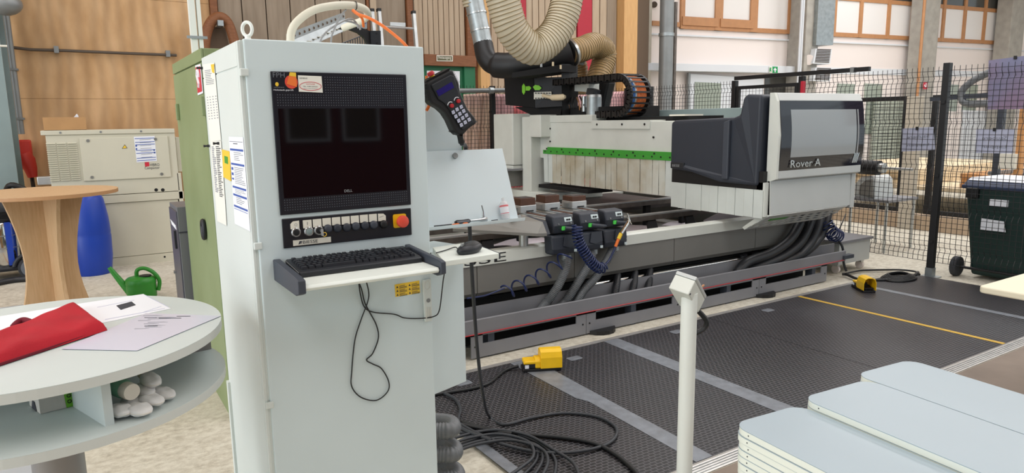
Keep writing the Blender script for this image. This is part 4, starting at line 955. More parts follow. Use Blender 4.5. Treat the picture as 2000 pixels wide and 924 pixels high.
# ================================================================ outside the fence on the right
XG = 10.1
kb = tag(MB().box(XG-.1, XG+.15, 1.0, 9.5, 0, .2).build('kerb', 'board_pale'), 'low beige kerb under the black gates', 'kerb')
for y0, y1, l in ((5.42, 6.42, 'left black framed gate behind the fence'), (2.6, 5.1, 'right black framed gate behind the green bin')):
    t = thing('mesh_gate', l, 'gate', (XG, (y0+y1)/2, .2))
    for a in (y0, y1-.07): MB().box(XG-.03, XG+.03, a, a+.07, .22, 1.86).build('stile', 'fence_black', t)
    for z in (.22, 1.80): MB().box(XG-.03, XG+.03, y0+.07, y1-.07, z, z+.06).build('rail', 'fence_black', t)
    m_ = MB(); k = 0
    while y0+.07+k*.05 < y1-.07: m_.tube([V((XG, y0+.07+k*.05, .28)), V((XG, y0+.07+k*.05, 1.8))], .0022, 4, caps=False); k += 1
    for k in range(15): m_.tube([V((XG, y0+.07, .3+k*.1)), V((XG, y1-.07, .3+k*.1))], .0022, 4, caps=False)
    m_.build('wires', 'fence_black', t, fixn=False)['kind'] = 'stuff'
    MB().box(XG-.06, XG-.03, y1-.09, y1-.02, 1.4, 1.5).build('hinge', 'fence_black', t)
o = MB().box(XG-.2, XG-.102, 5.17, 5.36, 0, 1.85).build('gate_post', 'concrete_col_warm', bev=.006); tag(o, 'pale post between the two black framed gates', 'post')
# fire sign on concrete column
def sign_fire(name, px, off, label):
    t = thing(name, label, 'sign', wp(px[0][0], px[2][1], off))
    wq(MB(), px, off, .01).build('plate', 'sign_red', t)
    cx = sum(p[0] for p in px)/4; cy = sum(p[1] for p in px)/4; hx = (px[1][0]-px[0][0])*.3; hy = (px[2][1]-px[1][1])*.32
    pts = [wp(cx+hx*.8*math.cos(a), cy-hy*.2+hy*.7*math.sin(a), off+.006) for a in [PI*1.1-i*PI*1.5/10 for i in range(11)]]
    MB().tube(pts, .012, 6).build('hose_symbol', 'paper', t)
    return t
sign_fire('fire_sign', [(1250, 157), (1263, 156.5), (1263, 175), (1250, 175)], .27, 'red fire hose sign on the concrete column beside the cable chain')
sign_fire('fire_sign', [(1804.5, 160), (1812, 160.5), (1811, 174.5), (1803.5, 174)], .58, 'small red fire sign on the concrete column above the gates')
# banner and notices on the fence
def fence_sheet(name, px, mt, label, lines=(), X=XF+.04):
    t = thing(name, label, 'sign' if lines else 'banner', P(px[3][0], px[3][1], X=X)); q = [P(x, y, X=X) for x, y in px]
    MB().prism(q, (.003, 0, 0)).build('sheet', mt, t)
    for s_, u, v, h in lines:
        o_ = q[3].lerp(q[2], u).lerp(q[0].lerp(q[1], u), v)-XV*.002; r_ = (q[2]-q[3]).normalized(); up_ = (q[0]-q[3]).normalized()
        text('lettering', s_, o_, r_, up_, h, 'print_grey', t, width=(q[2]-q[3]).length*.66, mirror=True, depth=.001)
    for u in (.5,): MB().box(q[0].lerp(q[1], u).x-.012, q[0].lerp(q[1], u).x, q[0].lerp(q[1], u).y-.012, q[0].lerp(q[1], u).y+.012, q[0].lerp(q[1], u).z-.02, q[0].lerp(q[1], u).z+.01).build('clip', 'fence_black', t)
    return t
fence_sheet('notice_sheet', [(1762, 251), (1823, 248), (1826, 293), (1761, 296)], 'sheet_lavender', 'lavender notice sheet left of the tall fence post', (('Saubere', .17, .55, .03), ('Lappen', .17, .18, .03)))
fence_sheet('notice_sheet', [(1907, 252), (1981, 252), (1978, 300), (1905, 299)], 'sheet_lavender', 'lavender notice sheet above the green bin', (('Saubere', .17, .55, .035), ('Lappen', .17, .18, .035)))
fence_sheet('banner', [(1931, 118), (2040, 104), (2040, 212), (1929, 214)], 'banner', 'purple and blue banner hanging on the right fence')
# wheelie bin
BX, BY = 7.34, 2.98
bn = thing('waste_bin', 'dark green wheeled waste bin behind the fence', 'bin', (BX+.4, BY, 0))
hw = .36; m_ = MB()
m_.add([V((BX+.1, BY-hw*.8, .03)), V((BX+.1, BY+hw*.8, .03)), V((BX+.62, BY+hw*.8, .03)), V((BX+.62, BY-hw*.8, .03)), V((BX, BY-hw, .9)), V((BX, BY+hw, .9)), V((BX+.8, BY+hw, .9)), V((BX+.8, BY-hw, .9))], [(0,3,2,1),(4,5,6,7),(0,1,5,4),(1,2,6,5),(2,3,7,6),(3,0,4,7)])
m_.build('body', 'bin_green', bn, bev=.03, seg=3)
MB().box(BX-.02, BX+.82, BY-hw-.03, BY+hw+.03, .885, .925).build('rim', 'bin_blue', bn, bev=.012)
MB().prism([V((BX-.01, BY-hw-.02, .925)), V((BX+.1, BY-hw-.02, .985)), V((BX+.75, BY-hw-.02, .975)), V((BX+.82, BY-hw-.02, .925))], (0, 2*hw+.04, 0)).build('lid', 'bin_blue', bn, bev=.012)
MB().prism([V((BX+.05, BY-hw, .965)), V((BX+.1, BY-hw, .99)), V((BX+.75, BY-hw, .98)), V((BX+.75, BY-hw, .97))], (0, 2*hw, 0)).build('sheet_on_lid', 'wall_cool', bn)
for s_ in (-1, 1):
    y = BY+s_*(hw-.08); MB().box(BX-.06, BX+.02, y-.05, y+.05, .8, .9).build('handle_bracket', 'black', bn, bev=.01)
    w_ = MB().cyl((BX+.06, BY+s_*(hw+.01), .1), (BX+.06, BY+s_*(hw+.07), .1), .1, n=24).build('wheel', 'rubber_wheel', bn, smooth=40, bev=.012)
    MB().cyl((BX+.06, BY+s_*(hw+.065), .1), (BX+.06, BY+s_*(hw+.075), .1), .05, n=16).build('hub', 'black', w_, smooth=40)
MB().cyl((BX+.05, BY-hw, .1), (BX+.05, BY+hw, .1), .014, n=8).build('axle', 'black', bn)
MB().box(BX-.012, BX+.01, BY-.02, BY+.13, .74, .8).build('label_plate', 'paper', bn)
MB().prism([V((BX+.012, BY-.02, .5)), V((BX+.012, BY+.2, .5)), V((BX+.004, BY+.19, .61)), V((BX+.004, BY+.0, .60))], (-.006, 0, 0)).build('sticker', 'paper', bn)
# low cabinet on castors behind the bed
cc = thing('castor_cabinet', 'low grey cabinet on castors behind the machine end', 'cabinet', (6.8, 4.3, 0))
MB().box(6.5, 7.05, 4.08, 4.9, .1, .32).build('body', 'panel_grey', cc, bev=.004)
MB().box(6.48, 7.07, 4.06, 4.92, .32, .345).build('top', 'rail_grey', cc)
for x, y in ((6.56, 4.14), (6.98, 4.14), (6.56, 4.84), (6.98, 4.84)):
    c_ = MB().cyl((x-.015, y, .042), (x+.015, y, .042), .042, n=16).build('castor_wheel', 'wall_white', cc, smooth=40); MB().box(x-.025, x+.025, y-.03, y+.03, .075, .1).build('castor_fork', 'steel', c_)
MB().tube(cat_rom([V((6.45, 4.1, .4)), V((6.47, 4.03, .3)), V((6.46, 4.0, .15)), V((6.47, 3.97, .06))], 6), .012, 6).build('cable', 'cable_black', cc, smooth=80)
# machine and material behind the fence
mm = thing('bench_machine', 'grey machine with dark motor beyond the fence', 'machine', (8.1, 4.75, 0))
a = P(1680, 326, X=8.0); MB().cyl(a, a+V((0, -.24, 0)), .085, n=18).build('motor', 'black', mm, smooth=40)
MB().cyl(a+V((0, -.24, 0)), a+V((0, -.3, 0)), .06, n=16).build('chuck', 'steel', mm, smooth=40); MB().cyl(a+V((0, -.3, 0)), a+V((0, -.62, 0)), .015, n=8).build('shaft', 'steel', mm)
pts = [P(x, y, X=8.0) for x, y in ((1668, 385), (1668, 360), (1680, 346), (1700, 343), (1708, 352), (1709, 392))]
MB().prism(pts, (.4, 0, 0)).build('housing', 'panel_grey', mm, bev=.02)
MB().prism([P(x, y, X=7.98) for x, y in ((1676, 380), (1678, 362), (1690, 352), (1704, 350), (1706, 388))], (.03, 0, 0)).build('vent_face', 'mach_grey', mm, bev=.02)
q = P(1668, 385, X=8.0); MB().box(7.95, 8.6, q.y-.45, q.y+.05, q.z-.03, q.z).build('table', 'rail_grey', mm)
for x in (7.98, 8.56):
    for y in (q.y-.42, q.y+.02): MB().cyl((x, y, 0), (x, y, q.z), .018, n=8).build('leg', 'steel', mm)
hm = thing('hose_boom', 'black bent suction boom behind the fence', 'hose', P(1880, 190, X=9.0))
MB().tube(cat_rom([P(1960, 125, X=9), P(1931, 142, X=9), P(1900, 158, X=9), P(1880, 176, X=9), P(1878, 192, X=9), P(1888, 202, X=9), P(1926, 202, X=9), P(1960, 201, X=9)], 8), .04, 10).build('boom', 'hose_grey', hm, smooth=60)
MB().bar(P(1818, 194, X=9), P(1990, 181, X=9), .05, .05).build('support', 'slate', hm)
a = P(1930, 180, X=9); MB().box(8.96, 9.04, P(1960, 190, X=9).y-.03, P(1960, 190, X=9).y+.03, 0, P(1960, 150, X=9).z).build('mast', 'slate', hm)
ep = thing('wood_mast', 'brown post with pale box right behind the fence', 'post', (8.9, P(1990, 300, X=8.9).y, 0))
a = P(1992, 300, X=8.9); MB().box(8.86, 8.94, a.y-.03, a.y+.03, 0, P(1992, 205, X=8.9).z).build('mast', 'timber', ep); MB().box(8.8, 8.9, a.y, a.y+.16, P(1980, 330, X=8.9).z, P(1980, 300, X=8.9).z).build('box', 'cream', ep)
def lumber(X, y0, y1, z0, n, h, mt, label, ln=2.2, grp='boards stored behind the fence'):
    for k in range(n):
        o = MB().box(X+random.uniform(-.05, .05), X+ln+random.uniform(-.2, .2), y0, y1, z0+k*h, z0+(k+1)*h-.004).build('stored_board', mt); tag(o, label % ('lowest', 'second', 'third', 'fourth', 'fifth', 'sixth')[k], 'board', grp)
st = thing('storage_table', 'low pale storage table behind the gates', 'table', (12, 5.5, 0))
MB().box(10.6, 14.4, 2.9, 7.6, .5, .55).build('top', 'pale_wood', st)
for x in (10.7, 14.3):
    for y in (3.0, 7.5): MB().box(x-.05, x+.05, y-.05, y+.05, 0, .5).build('leg', 'pipe_grey', st)
lumber(10.8, 4.0, 5.0, .55, 3, .07, 'timber', '%s orange timber board in the stack behind the gates', 2.4)
lumber(10.8, 5.6, 7.3, .55, 4, .06, 'pale_wood', '%s pale board in the wide stack behind the gates', 3)
for k, (a, b_) in enumerate((((1800, 360), (1950, 330)), ((1810, 352), (1990, 333)))):
    p0, p1 = V((10.75, 4.2+.4*k, .785)), V((13.3, 4.1+.35*k, .785)); o = MB().bar(p0, p1, .05, .05).build('metal_bar', 'pipe_grey'); tag(o, ('lower', 'upper')[k]+' grey bar lying on the stored timber', 'bar')
# pedestal with button box
pb = P(1346, 590, d=2.575); px_, py_ = pb.x, pb.y
pd = thing('button_pedestal', 'pale grey pedestal with a tilted button box in front of the mats', 'pedestal', (px_, py_, 0))
MB().cyl((px_, py_, 0), (px_, py_, .962), .03, n=28).build('pole', 'white_paint', pd, smooth=50)
MB().cyl((px_, py_, 0), (px_, py_, .012), .13, n=28).build('foot_plate', 'white_paint', pd, smooth=50)
D_ = P(1150+900/4.62, 500+350/4.62, d=2.5)
cam3 = lambda r, u, f: RT*r+UP*u+FW*f
va, vb_, vc = cam3(-.062, .0215, .048), cam3(.035, .060, .018), cam3(.070, -.079, .125)
va = va.normalized()*.081; vb_ = (vb_-va.normalized()*vb_.dot(va.normalized())).normalized()*.074; vc = va.cross(vb_).normalized()*.164*(1 if va.cross(vb_).dot(vc) > 0 else -1)
MB().obox(D_, va, vb_*.8, vc).build('box_base', 'mach_white', pd, bev=.004)
MB().obox(D_+vb_*.815-va*.01-vc*.005, va*1.02, vb_*.2, vc*1.01).build('box_lid', 'panel_grey', pd, bev=.004)
cB = D_+va*.5+vb_+vc*.5
MB().cyl(cB, cB+vb_*.2, .016, n=16).build('button', 'estop_red', pd, smooth=40)
q = D_+vb_*1.0+vc*.75+va*.2; MB().tube(cat_rom([q, q+vb_*.2, q+vb_*.35+vc*.05], 4), .004, 6).build('key', 'wood_frame', pd)
q = D_+va*.1+vc*.06+vb_*.1; MB().cyl(q-va*.12, q-va*.0, .004, n=8).build('screw', 'print_dark', pd)
e0 = D_+vc+vb_*.3+va*.5; MB().tube(cat_rom([e0, P(1379, 625, d=2.66), P(1374, 642, d=2.66), V((px_+.034, py_+.012, P(1364, 655, d=2.63).z)), V((px_+.02, py_+.01, P(1360, 675, d=2.63).z))], 6), .010, 10).build('cable', 'cable_black', pd, smooth=60)
# foot pedals
def pedal(name, loc, rz, label):
    T = Matrix.Translation(V(loc)) @ Matrix.Rotation(rz, 4, 'Z'); t = thing(name, label, 'foot pedal', loc, 'yellow foot pedals')
    MB(T).box(-.125, .125, -.055, .055, 0, .02).build('base', 'black', t, bev=.004)
    MB(T).prism([V((-.115, -.045, .02)), V((-.115, -.045, .05)), V((.03, -.045, .05)), V((.03, -.045, .02))], (0, .09, 0)).build('switch_body', 'dark_plastic', t, bev=.004)
    MB(T).prism([V((-.12, -.05, .05)), V((-.115, -.05, .068)), V((-.04, -.05, .07)), V((.0, -.05, .07)), V((.0, -.05, .05))], (0, .1, 0)).build('flat_cover', 'yellow', t, bev=.006)
    out = [(-.058, .02), (-.058, .09), (-.045, .125), (-.02, .138), (.02, .138), (.045, .125), (.058, .09), (.058, .02)]; inn = [(y*.9, min(z, .138)-.008 if z > .03 else z) for y, z in out]
    hood = [V((-.01, y, z)) for y, z in out]+[V((-.01, y, z)) for y, z in inn[::-1]]
    MB(T).prism(hood, (.14, 0, 0)).build('hood', 'yellow', t, bev=.003)
    MB(T).prism([V((-.045, y*.85, .05+(z-.05)*.4 if z > .05 else z)) for y, z in out], (.04, 0, 0)).build('hood_shoulder', 'yellow', t, bev=.008)
    MB(T).prism([V((-.01, y*.9, z-.006 if z > .03 else z)) for y, z in out], (.006, 0, 0)).build('hood_back', 'yellow', t)
    MB(T).box(.0, .12, -.04, .04, .03, .042).build('treadle', 'black', t); MB(T).box(.02, .05, -.012, .012, .042, .075).build('latch', 'black', t)
    MB(T).box(-.11, -.085, -.0465, -.045, .022, .045).build('rating_label', 'paper', t)
    return t
p1 = V((2.44, 3.535, .014)); pedal('foot_pedal', p1, math.radians(-25), 'yellow foot pedal lying on the worn tape strip')
p2 = V((6.07, 3.55, .014)); pedal('foot_pedal', p2, math.radians(-125), 'yellow foot pedal facing the viewer near the fence post')
# cable of near pedal
def cable(name, pts, r, mt, label, grp=None, n=8):
    o = MB().tube(cat_rom(pts, 8), r, n).build(name, mt, smooth=80); return tag(o, label, 'cable', grp)
E2 = lambda x, y, z=.024: P(x, y, Z=z)
cable('pedal_cable', [V((2.31, 3.6, .04)), E2(990, 722), E2(975, 732), E2(955, 748), E2(925, 758), E2(880, 766), E2(840, 772)], .011, 'cable_black', 'black cable running from the near foot pedal')
cq = thing('cable_coil', 'coil of black cables behind the far foot pedal', 'cable', (6.7, 3.75, 0))
for k in range(5):
    cx, cy, ra, rb = 6.76+.008*k, 3.60+.006*k, .2-.018*k, .13-.012*k
    MB().tube([V((cx+ra*math.cos(a)*1.0, cy+rb*math.sin(a), .024+.006*k+.003*math.sin(3*a))) for a in [2*PI*i/36 for i in range(36)]], .010, 6, closed=True).build('loop', 'cable_black', cq, smooth=80)
MB().tube(cat_rom([V((6.44, 3.99, .03)), V((6.46, 3.96, .03)), E2(1675, 545), E2(1700, 547), E2(1740, 546), E2(1780, 540), E2(1793, 532)], 8), .014, 8).build('tail', 'cable_black', cq, smooth=80)
MB().tube(cat_rom([V((6.5, 3.99, .03)), E2(1672, 530), E2(1690, 528), E2(1750, 527), E2(1785, 530), E2(1796, 536)], 8), .010, 8).build('tail', 'cable_black', cq, smooth=80)
# board stacks
def bstack(x0, yb, wdt, ang, ztop_, n, nm_, ln, seed):
    random.seed(seed); th = .0195
    words = ['topmost', 'second', 'third', 'fourth', 'fifth', 'sixth', 'seventh', 'eighth', 'ninth', 'tenth', 'eleventh', 'twelfth', 'thirteenth', 'fourteenth', 'fifteenth']
    for k in range(n):
        zt = ztop_-k*th; dx, dy = (random.uniform(-.003, .001), random.uniform(-.002, .002)) if k else (0, 0)
        T = Matrix.Translation(V((x0+dx, yb+dy, 0))) @ Matrix.Rotation(math.radians(ang), 4, 'Z')
        t = thing('chair_board', '%s rounded white board of the %s stack' % (words[k], nm_), 'board', (x0+wdt/2, yb-ln/2, zt-th), 'rounded boards stacked at lower right')
        pl_ = rrect(0, wdt, -ln, 0, .05, 7)
        MB(T).prism([V((x, y, zt-th+.0006)) for x, y in pl_], (0, 0, th-.0026)).build('core', 'board_edge', t, smooth=35)
        MB(T).prism([V((x, y, zt-.002)) for x, y in pl_], (0, 0, .002)).build('top_face', 'board_blue_white', t)
        if k < 7: MB(T).cyl((.004, -.062, zt-th*.5), (-.0008, -.062, zt-th*.5), .002, n=8).build('hole', 'print_dark', t)
bstack(1.462, 1.20, .265, -5, .770, 13, 'left', .95, 1)
bstack(1.734, 1.178, .295, -5, .7895, 14, 'middle', .95, 2)
bstack(2.036, 1.2, .28, -5, .7895, 14, 'right', .95, 3)
sb = thing('stack_table', 'low table under the stacks of rounded boards', 'table', (1.98, .75, 0))
zt0 = .770-13*.0195
MB().box(1.36, 2.4, .2, 1.15, zt0-.03, zt0).build('top', 'cream_slab', sb)
for x in (1.44, 2.32):
    for y in (.28, 1.07): MB().box(x-.025, x+.025, y-.025, y+.025, 0, zt0-.03).build('leg', 'rail_grey', sb)
# table at the right edge
rt_ = thing('work_table_corner', 'cream topped table reaching in from the right edge', 'table', (4.6, 1.1, 0))
MB().prism([V((x, y, .718)) for x, y in rrect(3.77, 5.3, .5, 1.615, .03, 4)], (0, 0, .034)).build('top', 'cream_slab', rt_, bev=.008, seg=3)
for x in (4.6, 5.2):
    for y in (.6, 1.45): MB().box(x-.03, x+.03, y-.03, y+.03, 0, .718).build('leg', 'rail_grey', rt_)
# ================================================================ control cabinet
YC = 2.14; CX0, CX1, CY1, CZ = .441, 1.019, 2.77, 1.842
cab = thing('control_cabinet', 'tall white control cabinet with black monitor panel', 'cabinet', ((CX0+CX1)/2, 2.45, 0))
MB().box(CX0, CX1, YC+.022, CY1, 0, CZ-.004).build('body', 'cab_side', cab, bev=.004)
MB().box(CX0+.004, CX0+.014, YC+.007, YC+.022, .06, CZ-.004).build('door_gasket', 'cab_side', cab)
MB().box(CX0+.0125, CX1, YC, YC+.02, .06, CZ).build('front_door', 'cab_white', cab, bev=.004)
MB().box(CX0-.004, CX0+.006, YC+.005, YC+.022, .06, CZ-.006).build('door_fold', 'cab_side', cab, bev=.002)
MB().box(CX0-.003, CX0, YC+.03, CY1-.003, CZ-.075, CZ-.006).build('side_top_band', 'cab_side', cab, bev=.001)
MB().box(CX0-.003, CX0, YC+.03, CY1-.003, .1, CZ-.079).build('side_sheet', 'cab_side', cab, bev=.001)
MB().box(CX0-.012, CX0-.003, CY1-.03, CY1, .1, .62).build('rear_flap', 'cab_side', cab)
for x, y in ((478, 141), (505, 481), (528, 792)):
    q = P(x, y, Y=YC-.004); MB().box(q.x-.013, q.x+.011, YC-.006, YC+.004, q.z-.011, q.z+.011).build('hinge_clip', 'cab_side', cab, bev=.003)
def F(x, y, off=0.0): return P(x, y, Y=YC-off)
def fpoly(name, px, off, t, mt, par=cab, **k): return MB().prism([F(x, y, off) for x, y in px], (0, t, 0)).build(name, mt, par, **k)
a, b_ = F(526, 137.5), F(803, 409); mx0, mx1, mz0, mz1 = F(537, 280).x, F(797, 280).x, F(675, 410).z, F(660, 142.5).z
mon = MB().box(mx0, mx1, YC-.006, YC, mz0, mz1).build('monitor_panel', 'black_panel', cab, bev=.002)
s0, s1, sz0, sz1 = F(548, 300).x, F(790, 300).x, F(670, 379).z, F(660, 212).z
MB().box(s0, s1, YC-.0072, YC-.004, sz0, sz1).build('screen', 'screen_glass', mon)
text('lettering', 'DELL', V((F(679, 376).x, YC-.0072, sz0+.006)), XV, ZV, .008, 'cable_grey', mon, width=.026, align='C')
dm = MB(); pitch = (mx1-mx0-.03)/52
def dots(z0, z1, skip=None):
    z = z1
    while z > z0:
        for k in range(53):
            x = mx0+.015+k*pitch
            if skip and x < skip[0] and z > skip[1]: continue
            c_ = V((x, YC-.0063, z)); r_ = .0013; dm.add([c_+V((r_*math.cos(2*PI*j/6), 0, r_*math.sin(2*PI*j/6))) for j in range(6)], [tuple(range(6))])
        z -= pitch
dots(sz1+.004, mz1-.014, (F(632, 160).x, F(570, 184).z)); dots(mz0+.012, sz0-.006)
o = dm.build('perforation_dots', 'dots', mon, fixn=False); o['kind'] = 'stuff'
# stickers on the panel
text('lettering', 'FPH', F(533, 151, .0062), XV, ZV, .014, 'dots', mon, width=.034)
st_ = fpoly('sticker', [(582, 147), (628, 149), (630.5, 181), (584, 179)], .0075, .0012, 'paper_warm', mon)
def fell(name, cx, cy, rx, ry, w_, off, mt, par, n=40):
    c_ = F(cx, cy, off); kx = (F(cx+rx, cy, off)-c_).length; kz = (F(cx, cy-ry, off)-c_).length
    return MB().tube([c_+V((kx*math.cos(2*PI*i/n), 0, kz*math.sin(2*PI*i/n))) for i in range(n)], w_, 5, closed=True).build(name, mt, par)
fell('red_ring', 606.5, 168.5, 21, 8.2, .0008, .0078, 'sign_red', mon)
text('lettering', 'SIEMENS', F(584.5, 154, .0076), XV, ZV, .004, 'print_dark', mon, width=.024)
text('lettering', 'HOTLINE', F(598, 165.5, .0076), XV, ZV, .0036, 'sign_red', mon, width=.026)
text('lettering', 'TEL. 0180-5050222', F(592, 170, .0076), XV, ZV, .0034, 'print_dark', mon, width=.044)
text('lettering', 'FAX 0180-5050223', F(593, 174, .0076), XV, ZV, .0028, 'print_grey', mon, width=.042)
fell_c = F(569, 160, .0065); R_ = (F(581, 160)-F(556, 160)).length/2
MB().prism([fell_c+V((R_*math.cos(2*PI*i/28), 0, R_*1.05*math.sin(2*PI*i/28))) for i in range(28)], (0, .0006, 0)).build('round_sticker', 'estop_red', mon)
fpoly('orange_sticker', [(566, 141), (578, 142), (580, 170), (560, 164)], .0072, .0006, 'orange', mon)
fpoly('orange_sticker_top', [(566.3, 141), (577.8, 142), (578.5, 150), (564.5, 148)], .0076, .0003, 'label_yellow', mon)
text('lettering', 'Holzstaub geprüft', F(534.5, 178, .0065), XV, ZV, .006, 'paper', mon, width=.058)
text('lettering', 'www.holz-bg.de', F(534.5, 171.5, .0065), XV, ZV, .003, 'cable_grey', mon, width=.03)
MB().ell(F(541, 164.5, .0066), (.005, .0006, .006), 12, 8).build('small_emblem', 'label_yellow', mon)
# button panel
bx0, bx1, bz0, bz1 = F(551.5, 456).x, F(802.5, 432).x, F(677, 472).z, F(675, 417).z
bp_ = MB().box(bx0, bx1, YC-.005, YC, bz0, bz1).build('button_panel', 'black_panel', cab, bev=.002)
g = lambda x, y: (540+x/7.143, 400+y/7.143)
bt = [(265, 382), (443, 368), (580, 355), (712, 332), (845, 325), (975, 315), (1100, 300), (1228, 290), (1350, 278), (1490, 270)]
lab = [(255, 282), (430, 268), (567, 255), (700, 240), (832, 228), (965, 217), (1093, 205), (1220, 193), (1345, 182), (1470, 172)]
for k, ((x, y), (lx, ly)) in enumerate(zip(bt, lab)):
    c_ = F(*g(x, y), .005); lc = F(*g(lx, ly), .0055); hw_, hh_ = .0134, .0125
    poly = [(-hw_, -hh_), (hw_, -hh_), (hw_, hh_), (-hw_, hh_)]
    if k == 0: poly = [(-hw_, -hh_), (hw_, -hh_), (hw_, hh_), (-hw_*.4, hh_*.9), (-hw_, hh_*.3)]
    if k == 9: poly = [(-hw_, -hh_), (hw_, -hh_), (hw_, hh_*.3), (hw_*.4, hh_*.9), (-hw_, hh_)]
    MB().prism([lc+V((x_, 0, z_)) for x_, z_ in poly], (0, -.001, 0)).build('legend_plate', 'cream', bp_)
    mt = ['black', 'cable_grey', 'black', 'slate', 'charcoal', 'charcoal', 'slate', 'charcoal', 'slate', 'black'][k]
    if k < 3:
        b0_ = MB().lathe([(.0145, 0), (.0145, .009), (.0125, .011), (.011, .011)], c_, -YV, 24).build('button_ring', 'steel', bp_, smooth=40)
        MB().lathe([(.011, .006), (.011, .0105), (.009, .0115)], c_, -YV, 20).build('button_cap', 'steel_blue' if k == 1 else 'black', b0_, smooth=40)
        if k == 2:
            kc = c_+V((.004, -.012, 0)); MB().cyl(kc, kc+V((0, -.012, 0)), .004, n=10).build('key_stem', 'steel', b0_); MB().box(kc.x-.002, kc.x+.0015, kc.y-.026, kc.y-.01, kc.z-.014, kc.z+.006).build('key_bow', 'alu', b0_)
            MB().tube([kc+V((.006+.006*math.cos(a), -.02, -.01+.006*math.sin(a))) for a in [2*PI*i/14 for i in range(14)]], .0012, 5, closed=True).build('key_ring', 'label_yellow', b0_)
    else:
        MB().lathe([(.0135, 0), (.0135, .006), (.012, .01), (.008, .012)], c_, -YV, 24).build('blanking_cap' if k < 9 else 'port_cap', mt, bp_, smooth=50)
q = F(*g(270, 278), .0068); MB().tube([q+V((.004*math.cos(2*PI*i/20), 0, .004*math.sin(2*PI*i/20))) for i in range(20)], .0005, 4, closed=True).build('off_symbol', 'print_grey', bp_)
q = F(*g(432, 258), .0068); MB().box(q.x-.0006, q.x+.0006, q.y, q.y+.0005, q.z-.006, q.z+.004).build('on_symbol', 'print_dark', bp_)
q = F(*g(1470, 170), .0068); MB().prism([q+V((-.008, 0, -.001)), q+V((.006, 0, .002)), q+V((.006, 0, .003)), q+V((-.008, 0, .0)), ], (0, .0004, 0)).build('usb_symbol', 'print_dark', bp_)
ec = F(*g(1718, 222), .005); MB().prism([ec+V((x_, 0, z_)) for x_, z_ in rrect(-.0235, .0225, -.0225, .0225, .006, 4)], (0, -.003, 0)).build('stop_plate', 'yellow', bp_)
e2_ = ec+V((.0, -.003, 0)); es_ = MB().lathe([(.012, 0), (.012, .014), (.02, .018), (.0205, .026), (.018, .032), (.008, .035)], e2_, -YV, 28).build('stop_button', 'estop_red', bp_, smooth=50)
npl = [F(*g(x, y), .006) for x, y in ((230, 500), (758, 450), (758, 520), (230, 578))]; zc = (npl[0].z+npl[2].z)/2; x0_, x1_ = npl[0].x, npl[1].x
MB().box(x0_, x1_, YC-.0065, YC-.004, zc-.0085, zc+.0085).build('name_plate', 'cream', bp_)
text('lettering', 'BIESSE', V((x0_+.030, YC-.0066, zc-.0048)), XV, ZV, .0098, 'print_dark', bp_, width=.046)
for k in range(4):
    q = V((x0_+.0185+.0028*k, YC-.0068, zc-.005)); MB().prism([q+V((-.003+.001*k, 0, .001*k)), q+V((0, 0, 0)), q+V((.003-.001*k+.002, 0, .0095)), q+V((.001, 0, .0095))], (0, .0003, 0)).build('emblem_bar', 'print_dark', bp_)
# warning label and door lock
wl_ = fpoly('warning_label', [(771, 556), (819, 548), (820.5, 572), (772.5, 580)], .0012, .001, 'label_yellow')
for r_ in range(3):
    for c_ in range(2):
        x, y = 774+24*c_+r_*.3, 559-4*c_+r_*7.6
        fpoly('warning_triangle', [(x, y+4), (x+2, y-.5), (x+4.2, y+3.4)], .0016, .0003, 'print_dark', wl_)
        for k in range(3): fpoly('text_line', [(x+6, y+.2+k*2-.3), (x+21-(k == 0)*4, y-2.2+k*2-.3), (x+21-(k == 0)*4, y-1.3+k*2-.3), (x+6, y+1.1+k*2-.3)], .0016, .0003, 'print_dark', wl_)
lk = fpoly('lock_handle', [(826, 548), (842.5, 545), (845, 627), (830.5, 630)], .012, .012, 'cab_side', bev=.004)
q = F(837, 587, .013); MB().cyl(q, q+V((0, .003, 0)), .0075, n=18).build('lock_cylinder', 'pipe_grey', lk, smooth=40)
fell('finger_ring', 834.5, 557, 5, 8.5, .0008, .0125, 'mach_beige', lk)
for k in range(3): fpoly('grip_rib', [(832+k*4, 600), (834+k*4, 599.6), (835+k*4.2, 622), (832+k*4.2, 622.4)], .0135, .002, 'mach_beige', lk)
# lifting eye
q = P(484, 74, Y=2.22); q.z = CZ
MB().lathe([(.015, 0), (.015, .005), (.009, .009), (.008, .017)], q, ZV, 20).build('eye_base', 'white_paint', cab, smooth=50)
MB().tube([q+V((.0155*math.cos(a)*.75, .0155*math.cos(a)*-.65, .036+.02*math.sin(a))) for a in [2*PI*i/24 for i in range(24)]], .005, 10, closed=True).build('lifting_eye', 'white_paint', cab, smooth=80)
# keyboard tray
tb_ = P(533, 514, Y=YC); txl = tb_.x; tzt = tb_.z-.012
tf = P(579, 548, X=txl); tyf = tf.y
trx = P(862, 505, Y=tyf).x
zT = tf.z-.018                                        # tray top height at the front edge
MB().prism([V((txl+.02, YC, zT+.0)), V((txl+.02, YC, zT-.016)), V((txl+.02, tyf, zT-.016)), V((txl+.02, tyf-.006, zT-.008)), V((txl+.02, tyf, zT))], (trx-txl-.03, 0, 0)).build('keyboard_shelf', 'tray_white', cab, bev=.002)
def bracket(x, tt):
    return MB().prism([V((x, YC, zT+.035)), V((x, YC, zT-.03)), V((x, tyf+.02, zT-.03)), V((x, tyf-.012, zT-.02)), V((x, tyf-.012, zT+.018)), V((x, tyf+.01, zT+.022))], (tt, 0, 0)).build('shelf_bracket', 'slate', cab, bev=.003)
bracket(txl, .022); bracket(trx-.008, .018)
